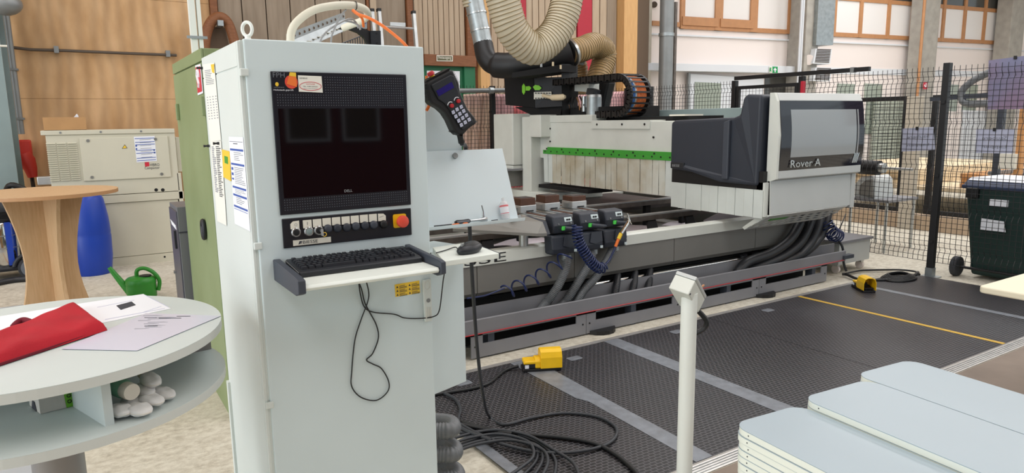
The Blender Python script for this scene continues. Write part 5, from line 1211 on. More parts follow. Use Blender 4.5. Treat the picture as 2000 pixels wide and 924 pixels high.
# keyboard
kz = zT+.001; kc = [P(584, 545, Z=kz), P(847, 508, Z=kz)]
kw = (kc[1]-kc[0]).length; kd = .155; ky = (kc[0].y+kc[1].y)/2+.002; kx = kc[0].x+.006; kw = min(kw, trx-.016-kx)
kb_ = thing('keyboard', 'black keyboard on the white cabinet shelf', 'keyboard', (kx+kw/2, ky+kd/2, kz))
MB().prism([V((kx, ky, kz)), V((kx, ky, kz+.014)), V((kx, ky+.012, kz+.018)), V((kx, ky+kd-.01, kz+.031)), V((kx, ky+kd, kz+.026)), V((kx, ky+kd, kz))], (kw, 0, 0)).build('case', 'dark_plastic', kb_, bev=.003)
MB().prism([V((kx-.0008, ky+.01, kz+.012)), V((kx-.0008, ky+kd-.012, kz+.024)), V((kx-.0008, ky+kd-.012, kz+.027)), V((kx-.0008, ky+.01, kz+.015))], (.001, 0, 0)).build('edge_line', 'cable_grey', kb_)
U = kw/23.2
def key_mesh(wu):
    b = .0012; w_, d_ = wu*U-.0028, .0165; v = [(0, 0, 0), (w_, 0, 0), (w_, d_, 0), (0, d_, 0), (b*1.6, b, .0085), (w_-b*1.6, b, .0085), (w_-b*1.6, d_-b*2, .0085), (b*1.6, d_-b*2, .0085)]
    return v
km = {}
def key(u, row, wu):
    yy = ky+.02+row*.0192+(.006 if row == 5 else 0); zz = kz+.0165+(yy-ky)*.092; xx = kx+.012+u*U
    if wu not in km:
        m_ = MB(); m_.add([V(p) for p in key_mesh(wu)], [(0,3,2,1),(4,5,6,7),(0,1,5,4),(1,2,6,5),(2,3,7,6),(3,0,4,7)])
        me = bpy.data.meshes.new('key'); me.from_pydata(m_.v, [], m_.f); me.materials.append(MATS['key_top']); km[wu] = me
    o = bpy.data.objects.new('key', km[wu]); COL.objects.link(o); o.parent = kb_; o.location = V((xx, yy, zz))-ROOT[kb_.name]
rowsk = {0: [1.25, 1.25, 1.25, 6.25, 1.25, 1.25, 1.25, 1.25], 1: [1.25]+[1]*11+[2.75], 2: [1.75]+[1]*12+[1.25], 3: [1.5]+[1]*12+[1.5], 4: [1]*13+[2]}
for r_, ws in rowsk.items():
    u = 0
    for w_ in ws: key(u, r_, w_); u += w_
for u in [0, 2, 3, 4, 5, 6.5, 7.5, 8.5, 9.5, 11, 12, 13, 14, 15.4, 16.4, 17.4]: key(u, 5, 1)
for u in (15.4, 16.4, 17.4): key(u, 4, 1); key(u, 3, 1); key(u, 0, 1)
key(16.4, 1, 1)
for u in (18.7, 19.7, 20.7, 21.7): key(u, 4, 1); 
for u in (18.7, 19.7, 20.7): key(u, 3, 1); key(u, 2, 1); key(u, 1, 1)
key(18.7, 0, 2); key(20.7, 0, 1)
# cables that dangle from the shelf
c_ = thing('keyboard_cable', 'thin black cable dangling in a loop below the keyboard shelf', 'cable', F(720, 640, .02))
MB().tube(cat_rom([F(698, 545, .03), F(706, 565, .012), F(712, 590, .008), F(722, 610, .006), F(735, 635, .006), F(739, 660, .006), F(728, 690, .006), F(716, 703, .006), F(728, 711, .006), F(745, 720, .006), F(759, 745, .006), F(757, 765, .006), F(735, 782, .006), F(705, 776, .006), F(687, 755, .006), F(687, 725, .006), F(693, 665, .006), F(705, 625, .006), F(718, 590, .01), F(720, 570, .012), F(714, 545, .03)], 8), .0022, 6).build('lead', 'cable_black', c_, smooth=80)
c_ = thing('mouse_cable', 'thin black cable running from the shelf to the mouse side', 'cable', F(780, 610, .02))
MB().tube(cat_rom([F(700, 545, .03), F(704, 575, .012), F(712, 600, .006), F(730, 610, .006), F(770, 614, .006), F(790, 621, .006), F(820, 622, .006), F(848, 618, .02), P(858, 606, Y=2.12), P(863, 570, Y=2.1), P(866, 545, Y=2.09), P(870, 524, Y=2.08)], 8), .0022, 6).build('lead', 'cable_black', c_, smooth=80)
# box and shelf on the right flank
th = math.radians(17.0); BU = V((math.cos(th), math.sin(th), 0)); BN = V((math.sin(th), -math.cos(th), 0))
pa = P(851, 768, Y=2.235); pl_ = (pa, BN)
def bp2(x, y, off=0): return P(x, y, pl=(pa+BN*off, BN))
q0, q1 = bp2(845, 772), bp2(911, 745); zb_, zt_ = q1.z, zT-.02
sbx = MB().obox(V((pa.x, pa.y, zb_))-BU*.03, BU*((q1-pa).dot(BU)+.03), -BN*.16, V((0, 0, zt_-zb_))).build('side_box', 'cab_white', cab, bev=.002)
s_pts = [P(862, 511, Z=zT), P(975, 494.5, Z=zT), P(917, 473, Z=zT), P(830, 485, Z=zT)]
MB().prism([s_pts[0]+V((.008, 0, -.018)), s_pts[1]+V((0, 0, -.018)), s_pts[2]+V((0, 0, -.018)), s_pts[3]+V((.03, 0, -.018))], (0, 0, .018)).build('mouse_shelf', 'tray_white', cab, bev=.002)
MB().bar(s_pts[1]+V((.002, -.002, -.010)), s_pts[2]+V((.002, .002, -.010)), .003, .02).build('shelf_edge', 'slate', cab)
MB().box(1.0, 1.05, 2.2, 2.32, zT-.06, zT-.018).build('shelf_support', 'slate', cab)
# mouse
ms = thing('computer_mouse', 'black mouse on the small white shelf', 'mouse', P(920, 490, Z=zT))
mc = P(917, 487, Z=zT+.012); Rm = Matrix.Rotation(math.radians(20), 3, 'Z')
def mfn(q, d):
    q = V(q); q.z = max(q.z, -.012)+(.008*max(0, d.x*.4+.2)); q.y *= 1-.12*abs(d.x); return q
MB().ell(mc, (.058, .031, .022), 28, 16, Rm, mfn).build('shell', 'dark_plastic', ms, smooth=60)
MB().ell(mc+V((.002, 0, .0045)), (.048, .026, .0215), 24, 14, Rm, mfn).build('cover', 'black', ms, smooth=60)
MB().cyl(mc+Rm @ V((-.035, -.004, .018)), mc+Rm @ V((-.035, .004, .018)), .007, n=14).build('wheel', 'pipe_grey', ms, smooth=40)
MB().tube(cat_rom([mc+Rm @ V((-.056, 0, 0)), P(890, 483, Z=zT+.006), P(870, 489, Z=zT+.004), P(852, 494, Z=zT+.004)], 6), .002, 6).build('lead', 'cable_black', ms)
# sloping tool rack
LYb = 2.27; Lbr = P(1012, 426, Y=LYb); Lbl = V((1.03, LYb, P(845, 440, Y=LYb).z)); Lbl.z = Lbr.z
Ltr = P(981, 290, X=Lbr.x-.0); Ltl = V((1.03, Ltr.y, Ltr.z)); up_ = (Ltr-Lbr)
rk = thing('tool_rack', 'white sloping tool rack beside the control cabinet', 'rack', (1.15, 2.3, Lbr.z))
nR = up_.cross(XV).normalized(); nR = nR if nR.y < 0 else -nR
MB().prism([Lbl, Lbr, Ltr, Ltl], -nR*.004).build('back_plate', 'rack_white', rk)
MB().prism([Lbl, Lbr+V((.002, 0, 0)), Lbr+V((.008, -.035, -.004)), Lbl+V((0, -.035, -.004))], (0, 0, -.003)).build('lip_plate', 'rack_white', rk)
MB().prism([Lbl+V((0, -.035, -.004)), Lbr+V((.008, -.035, -.004)), Lbr+V((.008, -.037, .006)), Lbl+V((0, -.037, .006))], (0, -.002, 0)).build('lip_edge', 'rack_white', rk)
MB().prism([P(x, y, Y=Ltr.y+.01) for x, y in ((831, 186), (868, 186), (901, 255), (902, 296), (831, 296))], (0, .004, 0)).build('holder_plate', 'rack_white', rk)
MB().box(1.0195, 1.04, LYb+.05, LYb+.16, Lbr.z-.04, Ltr.z).build('mount', 'cab_side', rk)
def onr(u, v, off=.002): return Lbl.lerp(Lbr, u)+up_*v+nR*off
pr_ = lambda x, y, off=.003: P(x, y, pl=(Lbr+nR*off, nR))
q = pr_(888, 305); o = MB().cyl(q, q+nR*.008, .011, n=20).build('magnet', 'pipe_grey', smooth=40); tag(o, 'round grey magnet on the sloping tool rack', 'magnet')
# things lying on the lip
zl_ = Lbr.z+.0005
rt2 = thing('ratchet', 'ratchet with black grey handle lying on the tool rack lip', 'tool', P(905, 432, Y=LYb-.02))
a, b_, c2 = P(888, 430, Y=LYb-.016), P(918, 427, Y=LYb-.016), P(945, 426, Y=LYb-.016)
for q in (a, b_, c2): q.z = zl_+.010
MB().tube([a, a.lerp(b_, .15), a.lerp(b_, .5), a.lerp(b_, .9), b_], [.004, .0085, .0075, .0085, .005], 12).build('grip', 'dark_plastic', rt2, smooth=60)
MB().tube([a.lerp(b_, .1)+V((0, -.006, 0)), a.lerp(b_, .9)+V((0, -.006, 0))], .004, 8).build('grip_inlay', 'hub_grey', rt2, smooth=60)
MB().tube([b_, b_.lerp(c2, .6), c2, c2+V((.012, 0, 0))], [.004, .005, .010, .009], 10).build('shank', 'steel', rt2, smooth=60)
MB().cyl(c2+V((0, 0, .0)), c2+V((-.002, 0, .032)), .006, .004, n=10).build('socket', 'chrome', rt2, smooth=40)
MB().cyl(c2+V((-.002, 0, .032)), c2+V((-.006, .004, .054)), .0025, n=8).build('bit', 'pipe_grey', rt2)
for k, (x0, x1, y) in enumerate(((883, 897, 437), (904, 914, 436))):
    a, b_ = P(x0, y, Y=LYb-.028), P(x1, y-1.5, Y=LYb-.028); a.z = b_.z = zl_+.004; o = MB().tube([a, a.lerp(b_, .2), a.lerp(b_, .8), b_], [.002, .004, .004, .002], 8).build('hex_key_grip', 'orange', smooth=60); tag(o, ('left', 'right')[k]+' small orange tool on the rack lip', 'tool')
a, b_ = P(848, 443, Y=LYb-.02), P(882, 438, Y=LYb-.02); a.z = b_.z = zl_+.004; o = MB().tube([a, b_], .003, 8).build('allen_key', 'dark_plastic'); tag(o, 'thin dark tool at the left end of the rack lip', 'tool')
a, b_ = P(960, 430, Y=LYb-.02), P(972, 429, Y=LYb-.02); a.z = b_.z = zl_+.003; o = MB().tube([a, b_], .003, 8).build('drill_bit', 'dark_plastic'); tag(o, 'small dark drill bit left of the clear bottle', 'tool')
btl = thing('small_bottle', 'clear plastic bottle with white and red label on the rack', 'bottle', P(985, 425, Y=LYb-.015))
bc = P(988, 424, Y=LYb-.014); bc.z = zl_; axb = (up_.normalized()*.9+ZV*.5).normalized()
MB().lathe([(.012, .001), (.0165, .004), (.0165, .062), (.012, .07), (.006, .074), (.006, .086)], bc, axb, 24).build('flask', 'clear_plastic', btl, smooth=50)
MB().lathe([(.0168, .022), (.0168, .06)], bc, axb, 24).build('label', 'paper', btl, smooth=50)
MB().lathe([(.017, .024), (.017, .026)], bc, axb, 24).build('red_line', 'sign_red', btl)
MB().lathe([(.017, .05), (.017, .057)], bc, axb, 24).build('red_band', 'curtain_red', btl)
# pendant control
YPn = 2.255
pn = thing('handheld_control', 'black handheld control with keypad leaning on the rack', 'remote control', P(890, 210, Y=YPn))
def HP(x, y, off=0): return P(820+x/5.133, 120+y/5.133, Y=YPn-off)
def hpl(name, px, off, t, mt, **k): return MB().prism([HP(x, y, off) for x, y in px], (0, t, 0)).build(name, mt, pn, **k)
outl = [(62, 215), (100, 190), (310, 80), (335, 92), (398, 220), (405, 300), (440, 380), (480, 470), (555, 560), (575, 620), (500, 670), (440, 735), (385, 740), (345, 690), (300, 590), (255, 520), (200, 470), (125, 430), (95, 390)]
hpl('rubber_shell', outl, 0, .05, 'black', bev=.008, seg=3)
hpl('face_plate', [(115, 235), (305, 135), (345, 145), (385, 290), (400, 350), (460, 480), (530, 580), (545, 615), (435, 690), (400, 640), (330, 520), (250, 420), (190, 380)], .006, .008, 'dark_plastic', bev=.003)
hpl('display', [(165, 295), (320, 205), (345, 262), (190, 350)], .0075, .002, 'lens_blue')
for (x, y), (ax, ay) in (((318, 445), (290, 405)), ((383, 398), (357, 358))):
    c_ = HP(x, y, .006); MB().lathe([(.0075, 0), (.0075, .006), (.006, .008)], c_, -YV, 18).build('red_knob', 'red', pn, smooth=40)
    cc_ = HP(x-8, y-5, .0068); MB().tube([cc_+V((.012*math.cos(a), 0, .012*math.sin(a))) for a in [math.radians(60+i*12) for i in range(11)]], .0014, 5).build('scale_arc', 'paper', pn)
kxy = [[(337, 510), (375, 482), (417, 456)], [(363, 552), (403, 526), (441, 498)], [(392, 595), (431, 568), (469, 541)], [(418, 638), (457, 611), (496, 584)]]
for row in kxy:
    for x, y in row:
        kp = [(x-19, y-10), (x+8, y-24), (x+20, y+9), (x-8, y+23)]; b0_ = hpl('keypad_key', kp, .008, .003, 'sheet_lavender', bev=.0012)
        hpl('key_symbol', [(x-6, y-3), (x+5, y-8), (x+7, y-3), (x-4, y+3)], .0085, .0006, 'print_grey')
for (p0, p1), n_, dr in ((((66, 208), (310, 78)), 22, (-6, -12)), (((330, 88), (396, 215)), 12, (10, -4)), (((62, 225), (100, 395)), 14, (-9, 2)), (((520, 545), (578, 615)), 8, (10, -6)), (((345, 690), (440, 740)), 8, (-6, 10))):
    for k in range(n_):
        t_ = (k+.5)/n_; x, y = p0[0]+(p1[0]-p0[0])*t_, p0[1]+(p1[1]-p0[1])*t_; a, b_ = HP(x, y), HP(x+dr[0], y+dr[1]); MB().obox(a+V((-.0006, .002, -.0006)), b_-a, V((.0016, 0, .0012)), V((0, .044, 0))).build('shell_rib', 'black', pn)
e0, e1, e2 = HP(165, 165), HP(148, 130), HP(128, 95)
dirn = (e2-e0).normalized(); MB().lathe([(.011, 0), (.011, .007), (.0085, .008), (.0085, .012)], e0+YV*.025, dirn, 18).build('stop_collar', 'yellow', pn, smooth=40)
MB().lathe([(.009, .011), (.0135, .013), (.0135, .02), (.011, .025)], e0+YV*.025, dirn, 20).build('stop_button', 'red', pn, smooth=40)
MB().tube([HP(432, 715)+YV*.025, HP(440, 770)+YV*.025, HP(450, 815)+YV*.025, HP(452, 830)+YV*.025], [.013, .011, .012, .007], 12).build('cable_gland', 'black', pn, smooth=50)
ca = [HP(452, 825)+YV*.025, P(908.5, 285, Y=Ltr.y+.02), P(910, 300, Y=Ltr.y+.04), P(914, 380, Y=Ltr.y+.04), P(917, 440, Y=2.45), P(921, 520, Y=2.5), P(926, 600, Y=2.6), P(933, 690, Y=2.7), P(943, 770, Y=2.75), P(955, 812, Z=.03), P(985, 829, Z=.024), P(1040, 816, Z=.024), P(1100, 807, Z=.024), P(1160, 812, Z=.024), P(1195, 828, Z=.024), P(1205, 846, Z=.024), P(1185, 868, Z=.026), P(1130, 882, Z=.026), P(1060, 884, Z=.03), P(990, 870, Z=.035), P(940, 850, Z=.04), P(905, 832, Z=.04), P(870, 812, Z=.04)]
MB().tube(cat_rom(ca, 10), .0085, 8).build('cable', 'cable_dark', pn, smooth=80)
oc = thing('orange_loop', 'orange cable loop behind the handheld control', 'cable', P(836, 200, Y=2.35))
MB().tube(cat_rom([P(833, 148, Y=2.36), P(835, 170, Y=2.36), P(837, 190, Y=2.36), P(838, 205, Y=2.36), P(833, 216, Y=2.36)], 6), .006, 8).build('lead', 'orange_cable', oc, smooth=80)
# papers on the cabinet side
XS = CX0-.005
def side_sheet(name, px, mt, label, cat='paper', bands=(), lines=(), t=.0006):
    q = [P(x, y, X=XS) for x, y in px]; tg = thing(name, label, cat, q[3]); MB().prism(q, (-t, 0, 0)).build('sheet', mt, tg)
    bl = lambda u, v: q[0].lerp(q[1], u).lerp(q[3].lerp(q[2], u), v)-XV*(t+.0004)
    for v0, v1, mt2, u0, u1 in bands: MB().prism([bl(u0, v0), bl(u1, v0), bl(u1, v1), bl(u0, v1)], (-.0002, 0, 0)).build('print_band' if v1-v0 > .012 else 'print_line', mt2, tg)
    return tg
rl = random.Random(4)
side_sheet('notice_sheet', [(396, 126), (418.5, 122.5), (432, 274), (411, 277)], 'paper_warm', 'long white notice sheet with yellow flag on the cabinet side', bands=[(.08+.022*k, .088+.022*k, 'print_grey', .15, .6+.3*rl.random()) for k in range(9)]+[(.42+.035*k, .43+.035*k, 'print_grey', .1+.25*j, .2+.25*j) for k in range(9) for j in range(4)])
side_sheet('notice_sheet', [(411, 277), (432, 275), (443, 441), (425, 432)], 'paper_warm', 'long white list sheet hanging below the yellow flagged sheet', bands=[(.06+.022*k, .072+.022*k, 'print_grey', .1, .25+.2*rl.random()) for k in range(26)]+[(.06+.022*k, .07+.022*k, 'print_dark', .5, .7+.25*rl.random()) for k in range(28)])
side_sheet('notice_sheet', [(447, 267), (475, 268), (489, 452), (459, 437)], 'paper', 'white instruction sheet with blue bands on the cabinet side', bands=[(v, v+.022, 'print_blue', .05, .95) for v in (.13, .29, .55, .64, .77)]+[(.05, .054, 'print_dark', .05, .95), (.07, .078, 'print_dark', .3, .6)]+[(.17+.02*k, .174+.02*k, 'print_dark', .3, .6+.35*rl.random()) for k in range(5)]+[(.335+.0195*k, .339+.0195*k, 'print_dark', .25, .7+.25*rl.random()) for k in range(10)]+[(.585+.018*k, .588+.018*k, 'print_dark', .2, .6+.3*rl.random()) for k in range(3)]+[(.675+.02*k, .679+.02*k, 'print_dark', .25, .5+.3*rl.random()) for k in range(4)]+[(.81, .815, 'print_blue', .05, .95), (.34, .37, 'print_blue', .05, .18), (.4, .43, 'print_blue', .05, .18), (.46, .48, 'print_blue', .05, .18)])
side_sheet('sticky_note', [(434, 292), (449, 296), (451.5, 354), (437, 346)], 'label_yellow', 'yellow note with a green square on the cabinet side', bands=[(.2, .45, 'mach_green', .3, .75)], t=.001)
q = [P(x, y, X=XS-.001) for x, y in ((412, 126), (418.5, 125), (418.5, 143), (414.5, 141))]; o = MB().prism(q, (-.0008, 0, 0)).build('sticky_note', 'label_yellow'); tag(o, 'small yellow flag at the top of the long notice', 'note')
for (x, y), l in (((409, 285), 'left black peg magnet between the notices'), ((428.5, 280), 'right black peg magnet between the notices'), ((396, 133), 'black peg magnet at the top edge of the long notice')):
    q = P(x, y, X=XS); o = MB().tube([q, q+V((-.006, 0, 0)), q+V((-.010, 0, 0)), q+V((-.02, 0, 0))], [.005, .005, .003, .005], 12).build('peg_magnet', 'dark_plastic', smooth=50); tag(o, l, 'magnet', 'peg magnets on the cabinet side')
# hose, cables and tray over the cabinet
hs = thing('cable_hose', 'thick beige cable hose arching over the control cabinet', 'hose', P(566, 78, Y=2.45))
hp_ = [V((P(566, 78, Y=2.45).x, 2.45, CZ+.0)), P(569, 62, Y=2.45), P(585, 38, Y=2.46), P(615, 19, Y=2.48), P(655, 11, Y=2.5), P(690, 11, Y=2.53), P(712, 18, Y=2.57), P(718, 30, Y=2.62), P(706, 41, Y=2.66), P(690, 47, Y=2.7), P(670, 55, Y=2.74)]
MB().tube(cat_rom(hp_, 10), .0135, 18).build('hose', 'hose_beige', hs, smooth=80)
q = P(694.5, 11, Y=2.53); MB().tube([q+V((.0, .0142*math.cos(a), .0142*math.sin(a))) for a in [2*PI*i/20 for i in range(20)]], .0016, 6, closed=True).build('cable_tie', 'black', hs)
def lead(name, px, r, mt, label, grp=None): 
    o = MB().tube(cat_rom([P(x, y, Y=Y) for x, y, Y in px], 8), r, 8).build(name, mt, smooth=80); return tag(o, label, 'cable', grp)
lead('orange_cable', [(689, 20, 2.5), (700, 28, 2.48), (720, 35, 2.46), (745, 49, 2.44), (770, 68, 2.42), (790, 86, 2.4), (800, 100, 2.4)], .0058, 'orange_cable', 'bright orange cable sloping down behind the cabinet top')
lead('orange_cable', [(702, 30, 2.55), (708, 38, 2.57), (710, 52, 2.6)], .005, 'orange', 'short orange brown cable next to the hose end')
lead('grey_cable', [(676, 19, 2.52), (666, 30, 2.5), (656, 50, 2.48), (648, 70, 2.47), (646, 90, 2.47)], .0032, 'cable_grey', 'right thin grey cable hanging from the hose', 'grey cables over the cabinet')
lead('grey_cable', [(700, 55, 2.6), (694, 42, 2.6), (682, 37, 2.58), (660, 47, 2.53), (640, 60, 2.5), (628, 75, 2.48), (624, 92, 2.47)], .0032, 'cable_grey', 'left thin grey cable curving over the perforated tray', 'grey cables over the cabinet')
lead('grey_cable', [(672, 40, 2.6), (690, 44, 2.6), (700, 50, 2.6), (704, 58, 2.6)], .004, 'cable_grey', 'short grey cable bundle at the hose end', 'grey cables over the cabinet')
ty = thing('cable_tray', 'perforated metal cable tray behind the cabinet top', 'cable tray', P(620, 70, Y=3.0))
A_, B_ = P(560, 84, Y=2.95), P(674, 38, Y=3.35); dT = (B_-A_)
up2 = ZV*.035; MB().prism([A_, B_, B_+up2, A_+up2], (0, .002, 0)).build('side_wall', 'galv', ty)
MB().prism([A_, B_, B_+V((.12, .1, 0)), A_+V((.12, .1, 0))], (0, 0, .002)).build('floor_plate', 'galv', ty)
for k in range(13): q = A_+dT*(k+.5)/13+up2*.5; MB().cyl(q+V((0, -.002, 0)), q+V((0, .003, 0)), .006, n=10).build('hole', 'board_dark', ty)
for k in range(10): q = A_+dT*(k+.8)/12+V((.06, .05, -.001)); MB().prism([q+V((-.016, -.006, 0)), q+V((.016, -.006, 0)), q+V((.016, .006, 0)), q+V((-.016, .006, 0))], (0, 0, -.001)).build('slot', 'pale_wood', ty)
MB().bar(A_+V((0, .3, -.3)), A_+V((0, .3, 0)), .03, .03, up=(0, 1, 0)).build('hanger', 'galv', ty)
bk = thing('arch_bracket', 'black arched bracket behind the cabinet top', 'bracket', P(715, 85, Y=2.85))
MB().prism([P(x, y, Y=2.85) for x, y in ((662, 55), (680, 52), (702, 53), (722, 60), (722, 90), (719, 88), (712, 74), (700, 64), (684, 58), (668, 57))], (0, .02, 0)).build('arch', 'black', bk)
MB().prism([P(x, y, Y=2.84) for x, y in ((724, 60), (743.5, 60), (744.5, 92), (726, 92))], (0, .03, 0)).build('plate', 'dark_plastic', bk)
a, b_ = P(726, 92, Y=2.84), P(744, 92, Y=2.84); MB().box(a.x, b_.x, 2.84, 2.87, CZ, a.z).build('stem', 'dark_plastic', bk); MB().box(a.x, b_.x, 2.68, 2.87, CZ, CZ+.006).build('foot', 'dark_plastic', bk)
for x, y in ((736, 65), (737, 84)): q = P(x, y, Y=2.838); MB().cyl(q, q+V((0, .002, 0)), .004, n=8).build('bolt', 'black', bk)
wbk = thing('wire_basket', 'wire basket behind the black bracket', 'basket', P(700, 85, Y=3.1))
a, b_ = P(665, 86, Y=3.1), P(716, 66, Y=3.2)
for k in range(12): q = a.lerp(b_, k/11); MB().cyl(q, q-ZV*.09, .0022, n=6).build('wire', 'cable_dark', wbk)
MB().cyl(a, b_, .0026, n=6).build('top_wire', 'cable_dark', wbk); MB().cyl(a-ZV*.06, b_-ZV*.06, .0026, n=6).build('low_wire', 'cable_dark', wbk)
sw = thing('socket_box', 'small grey socket by the hose end', 'socket', P(713, 50, Y=2.9)); 
MB().prism([P(x, y, Y=2.855) for x, y in ((706, 36), (717, 36), (717, 56), (706, 56))], (0, .03, 0)).build('body', 'galv', sw); MB().prism([P(x, y, Y=2.853) for x, y in ((711, 40), (715, 40), (715, 46), (711, 46))], (0, .002, 0)).build('inlay', 'print_blue', sw)
# floor hoses and cable pile right of the cabinet
for k, (x, y, l) in enumerate(((850, 842, 'upper grey corrugated hose bending behind the cabinet foot'), (850, 886, 'middle grey corrugated hose bending behind the cabinet foot'), (850, 930, 'lower grey corrugated hose bending behind the cabinet foot'))):
    a = P(835, y+2, Y=2.5+.0*k); b_ = P(880+4*k, y-2+3*k, Y=2.46); pth = [a+V((-.2, .05, -.0)), a, b_, b_+V((.05, .10, -.02)), b_+V((.03, .22, -.05)), b_+V((-.06, .3, -.06))]
    o = corrugated(pth, .036, .013, .004, 18).build('floor_hose', 'hose_grey', smooth=80); tag(o, l, 'hose', 'grey hoses at the cabinet foot')
pile = [[(860, 838), (905, 845), (950, 842), (1010, 848), (1060, 870), (1085, 900), (1080, 940)],
        [(870, 862), (915, 848), (970, 840), (1030, 850), (1080, 878), (1120, 905), (1135, 945)],
        [(880, 868), (920, 855), (975, 848), (1030, 862), (1042, 890), (1015, 915), (985, 935)],
        [(890, 872), (930, 858), (985, 852), (1040, 868), (1050, 892), (1030, 920), (1000, 945)],
        [(890, 876), (935, 862), (990, 856), (1048, 870), (1060, 895), (1045, 925), (1020, 950)],
        [(895, 880), (940, 866), (1000, 860), (1056, 876), (1070, 900), (1058, 930), (1035, 955)]]
wd = ('outer', 'widest', 'innermost', 'second inner', 'third inner', 'fourth inner')
for k, pth in enumerate(pile):
    cable('floor_cable', [P(x, y, Z=.024+.012*(k % 3)) for x, y in pth], .008, 'cable_dark', '%s grey cable of the coil on the near mat' % wd[k], 'cables coiled on the near mat')
cable('floor_cable', [P(855, 818, Z=.026), P(905, 830, Z=.026), P(1000, 846, Z=.026), P(1100, 855, Z=.026), P(1160, 866, Z=.026), P(1200, 886, Z=.026), P(1235, 915, Z=.026), P(1260, 945, Z=.026)], .011, 'cable_black', 'thick black cable crossing the near mat')
cable('floor_cable', [P(868, 768, Z=.03), P(890, 780, Z=.03), P(899, 800, Z=.03), P(895, 822, Z=.035), P(905, 838, Z=.04), P(960, 860, Z=.045)], .009, 'cable_dark', 'dark cable curling out from under the side box')
cable('floor_cable', [P(858, 812, Z=.026), P(900, 824, Z=.026), P(950, 838, Z=.026), P(1000, 848, Z=.026)], .013, 'cable_black', 'short thick black cable beside the floor hoses')
# ================================================================ round table in the foreground
TC = V((-.107, 2.175, 0)); TRR = .44; TZ = 1.05; SZ = .908; TH = .024
rtb = thing('round_table', 'pale grey round standing table with an open shelf', 'table', (TC.x, TC.y, 0))
def disc(z0, z1, r, n=72): return MB().prism([V((TC.x+r*math.cos(2*PI*i/n), TC.y+r*math.sin(2*PI*i/n), z0)) for i in range(n)], (0, 0, z1-z0))
disc(TZ-TH, TZ-.0015, TRR).build('top_disc', 'table_edge', rtb); disc(TZ-.0015, TZ, TRR).build('top_face', 'table_grey', rtb)
disc(SZ-TH, SZ-.0015, TRR).build('shelf_disc', 'table_edge', rtb); disc(SZ-.0015, SZ, TRR).build('shelf_face', 'table_grey', rtb)
# divider boards between the discs
f0 = P(224, 828, Z=SZ); f1 = P(145, 780, Z=SZ); dv = (f1-f0); dv.z = 0; dv.normalize(); nv = V((-dv.y, dv.x, 0))
dvl = MB().obox(V((f0.x, f0.y, SZ)), dv*.30, nv*.02, V((0, 0, TZ-TH-SZ))).build('divider', 'table_grey', rtb)
q = V((f0.x, f0.y, SZ+.045))+dv*.05-nv*.0005; MB().cyl(q, q+nv*.02, .004, n=10).build('dowel', 'table_edge', dvl)
b0, b1 = P(413, 682, Z=SZ), P(215, 735, Z=SZ)
g0 = V((b0.x, b0.y, SZ)); dg = V((b1.x-b0.x, b1.y-b0.y, 0)).normalized()
c0_ = V((TC.x, TC.y, SZ)); e_end = c0_+V((.02, .05, 0))
MB().obox(g0, V((e_end.x-g0.x, e_end.y-g0.y, 0)), V((0, .018, 0)), V((0, 0, TZ-TH-SZ))).build('divider', 'column_grey', rtb)
MB().obox(e_end, V((-.38, .10, 0)), V((0, .018, 0)), V((0, 0, TZ-TH-SZ))).build('divider', 'table_grey', rtb)
q = P(20, 795, Z=SZ); MB().obox(e_end+V((-.37, .06, 0)), V((.22, -.055, 0)), V((0, .016, 0)), V((0, 0, .03))).build('raw_edge_strip', 'chipboard', rtb)
MB().cyl((TC.x, TC.y, 0), (TC.x, TC.y, SZ-TH), .062, n=36).build('column', 'column_grey', rtb, smooth=50)
MB().cyl((TC.x, TC.y, 0), (TC.x, TC.y, .02), .3, n=48).build('foot', 'column_grey', rtb, smooth=50)
# papers on the table
def tsheet(name, px, z, mt, label, marks=()):
    q = [P(x, y, Z=z) for x, y in px]; t = thing(name, label, 'paper', q[0]); MB().prism(q, (0, 0, .0005)).build('sheet', mt, t)
    for nmx, pp_, mt2 in marks: MB().prism([P(x, y, Z=z+.0006) for x, y in pp_], (0, 0, .0003)).build(nmx, mt2, t)
    return t
rl = random.Random(9)
tsheet('drawing_sheet', [(0, 618), (150, 594), (280, 574.5), (334, 603), (215, 628), (120, 645), (0, 650)], TZ+.0004, 'paper', 'white drawing sheet with a dark grey block half under the red cloth', [('printed_block', [(227, 597), (257, 589), (265.5, 596), (236, 605.5)], 'print_dark'), ('print_line', [(285, 576.5), (330, 600), (329, 600.6), (284, 577.4)], 'sheet_lavender'), ('print_line', [(205, 623.8), (322, 602), (322, 602.8), (205, 624.8)], 'sheet_lavender'), ('print_line', [(280, 609.5), (315, 598), (315.5, 598.6), (280.5, 610.1)], 'sheet_lavender'), ('print_line', [(190, 600), (262, 586), (262, 586.6), (190, 600.6)], 'sheet_lavender')])
ln = []
for k in range(9):
    x, y = 245+rl.uniform(-2, 40), 642-k*3.2; x += k*4; ln.append(('print_line', [(x, y), (x+18+rl.random()*30, y-.6), (x+18+rl.random()*30, y+.1), (x, y+.8)], 'print_grey'))
ln += [('print_line', [(282, 620), (306, 620.2), (306, 621), (282, 620.8)], 'print_dark'), ('print_line', [(310, 621), (354, 621), (354, 622), (310, 622)], 'print_dark'), ('print_line', [(345, 617.5), (372, 617.3), (372, 618.3), (345, 618.5)], 'print_dark'), ('print_line', [(282, 636.5), (308, 636), (308, 637), (282, 637.5)], 'print_dark')]
tsheet('document_sleeve', [(120, 682), (285, 612), (432, 617), (268, 685)], TZ+.0018, 'sleeve', 'printed sheet in a clear sleeve near the table edge', ln)
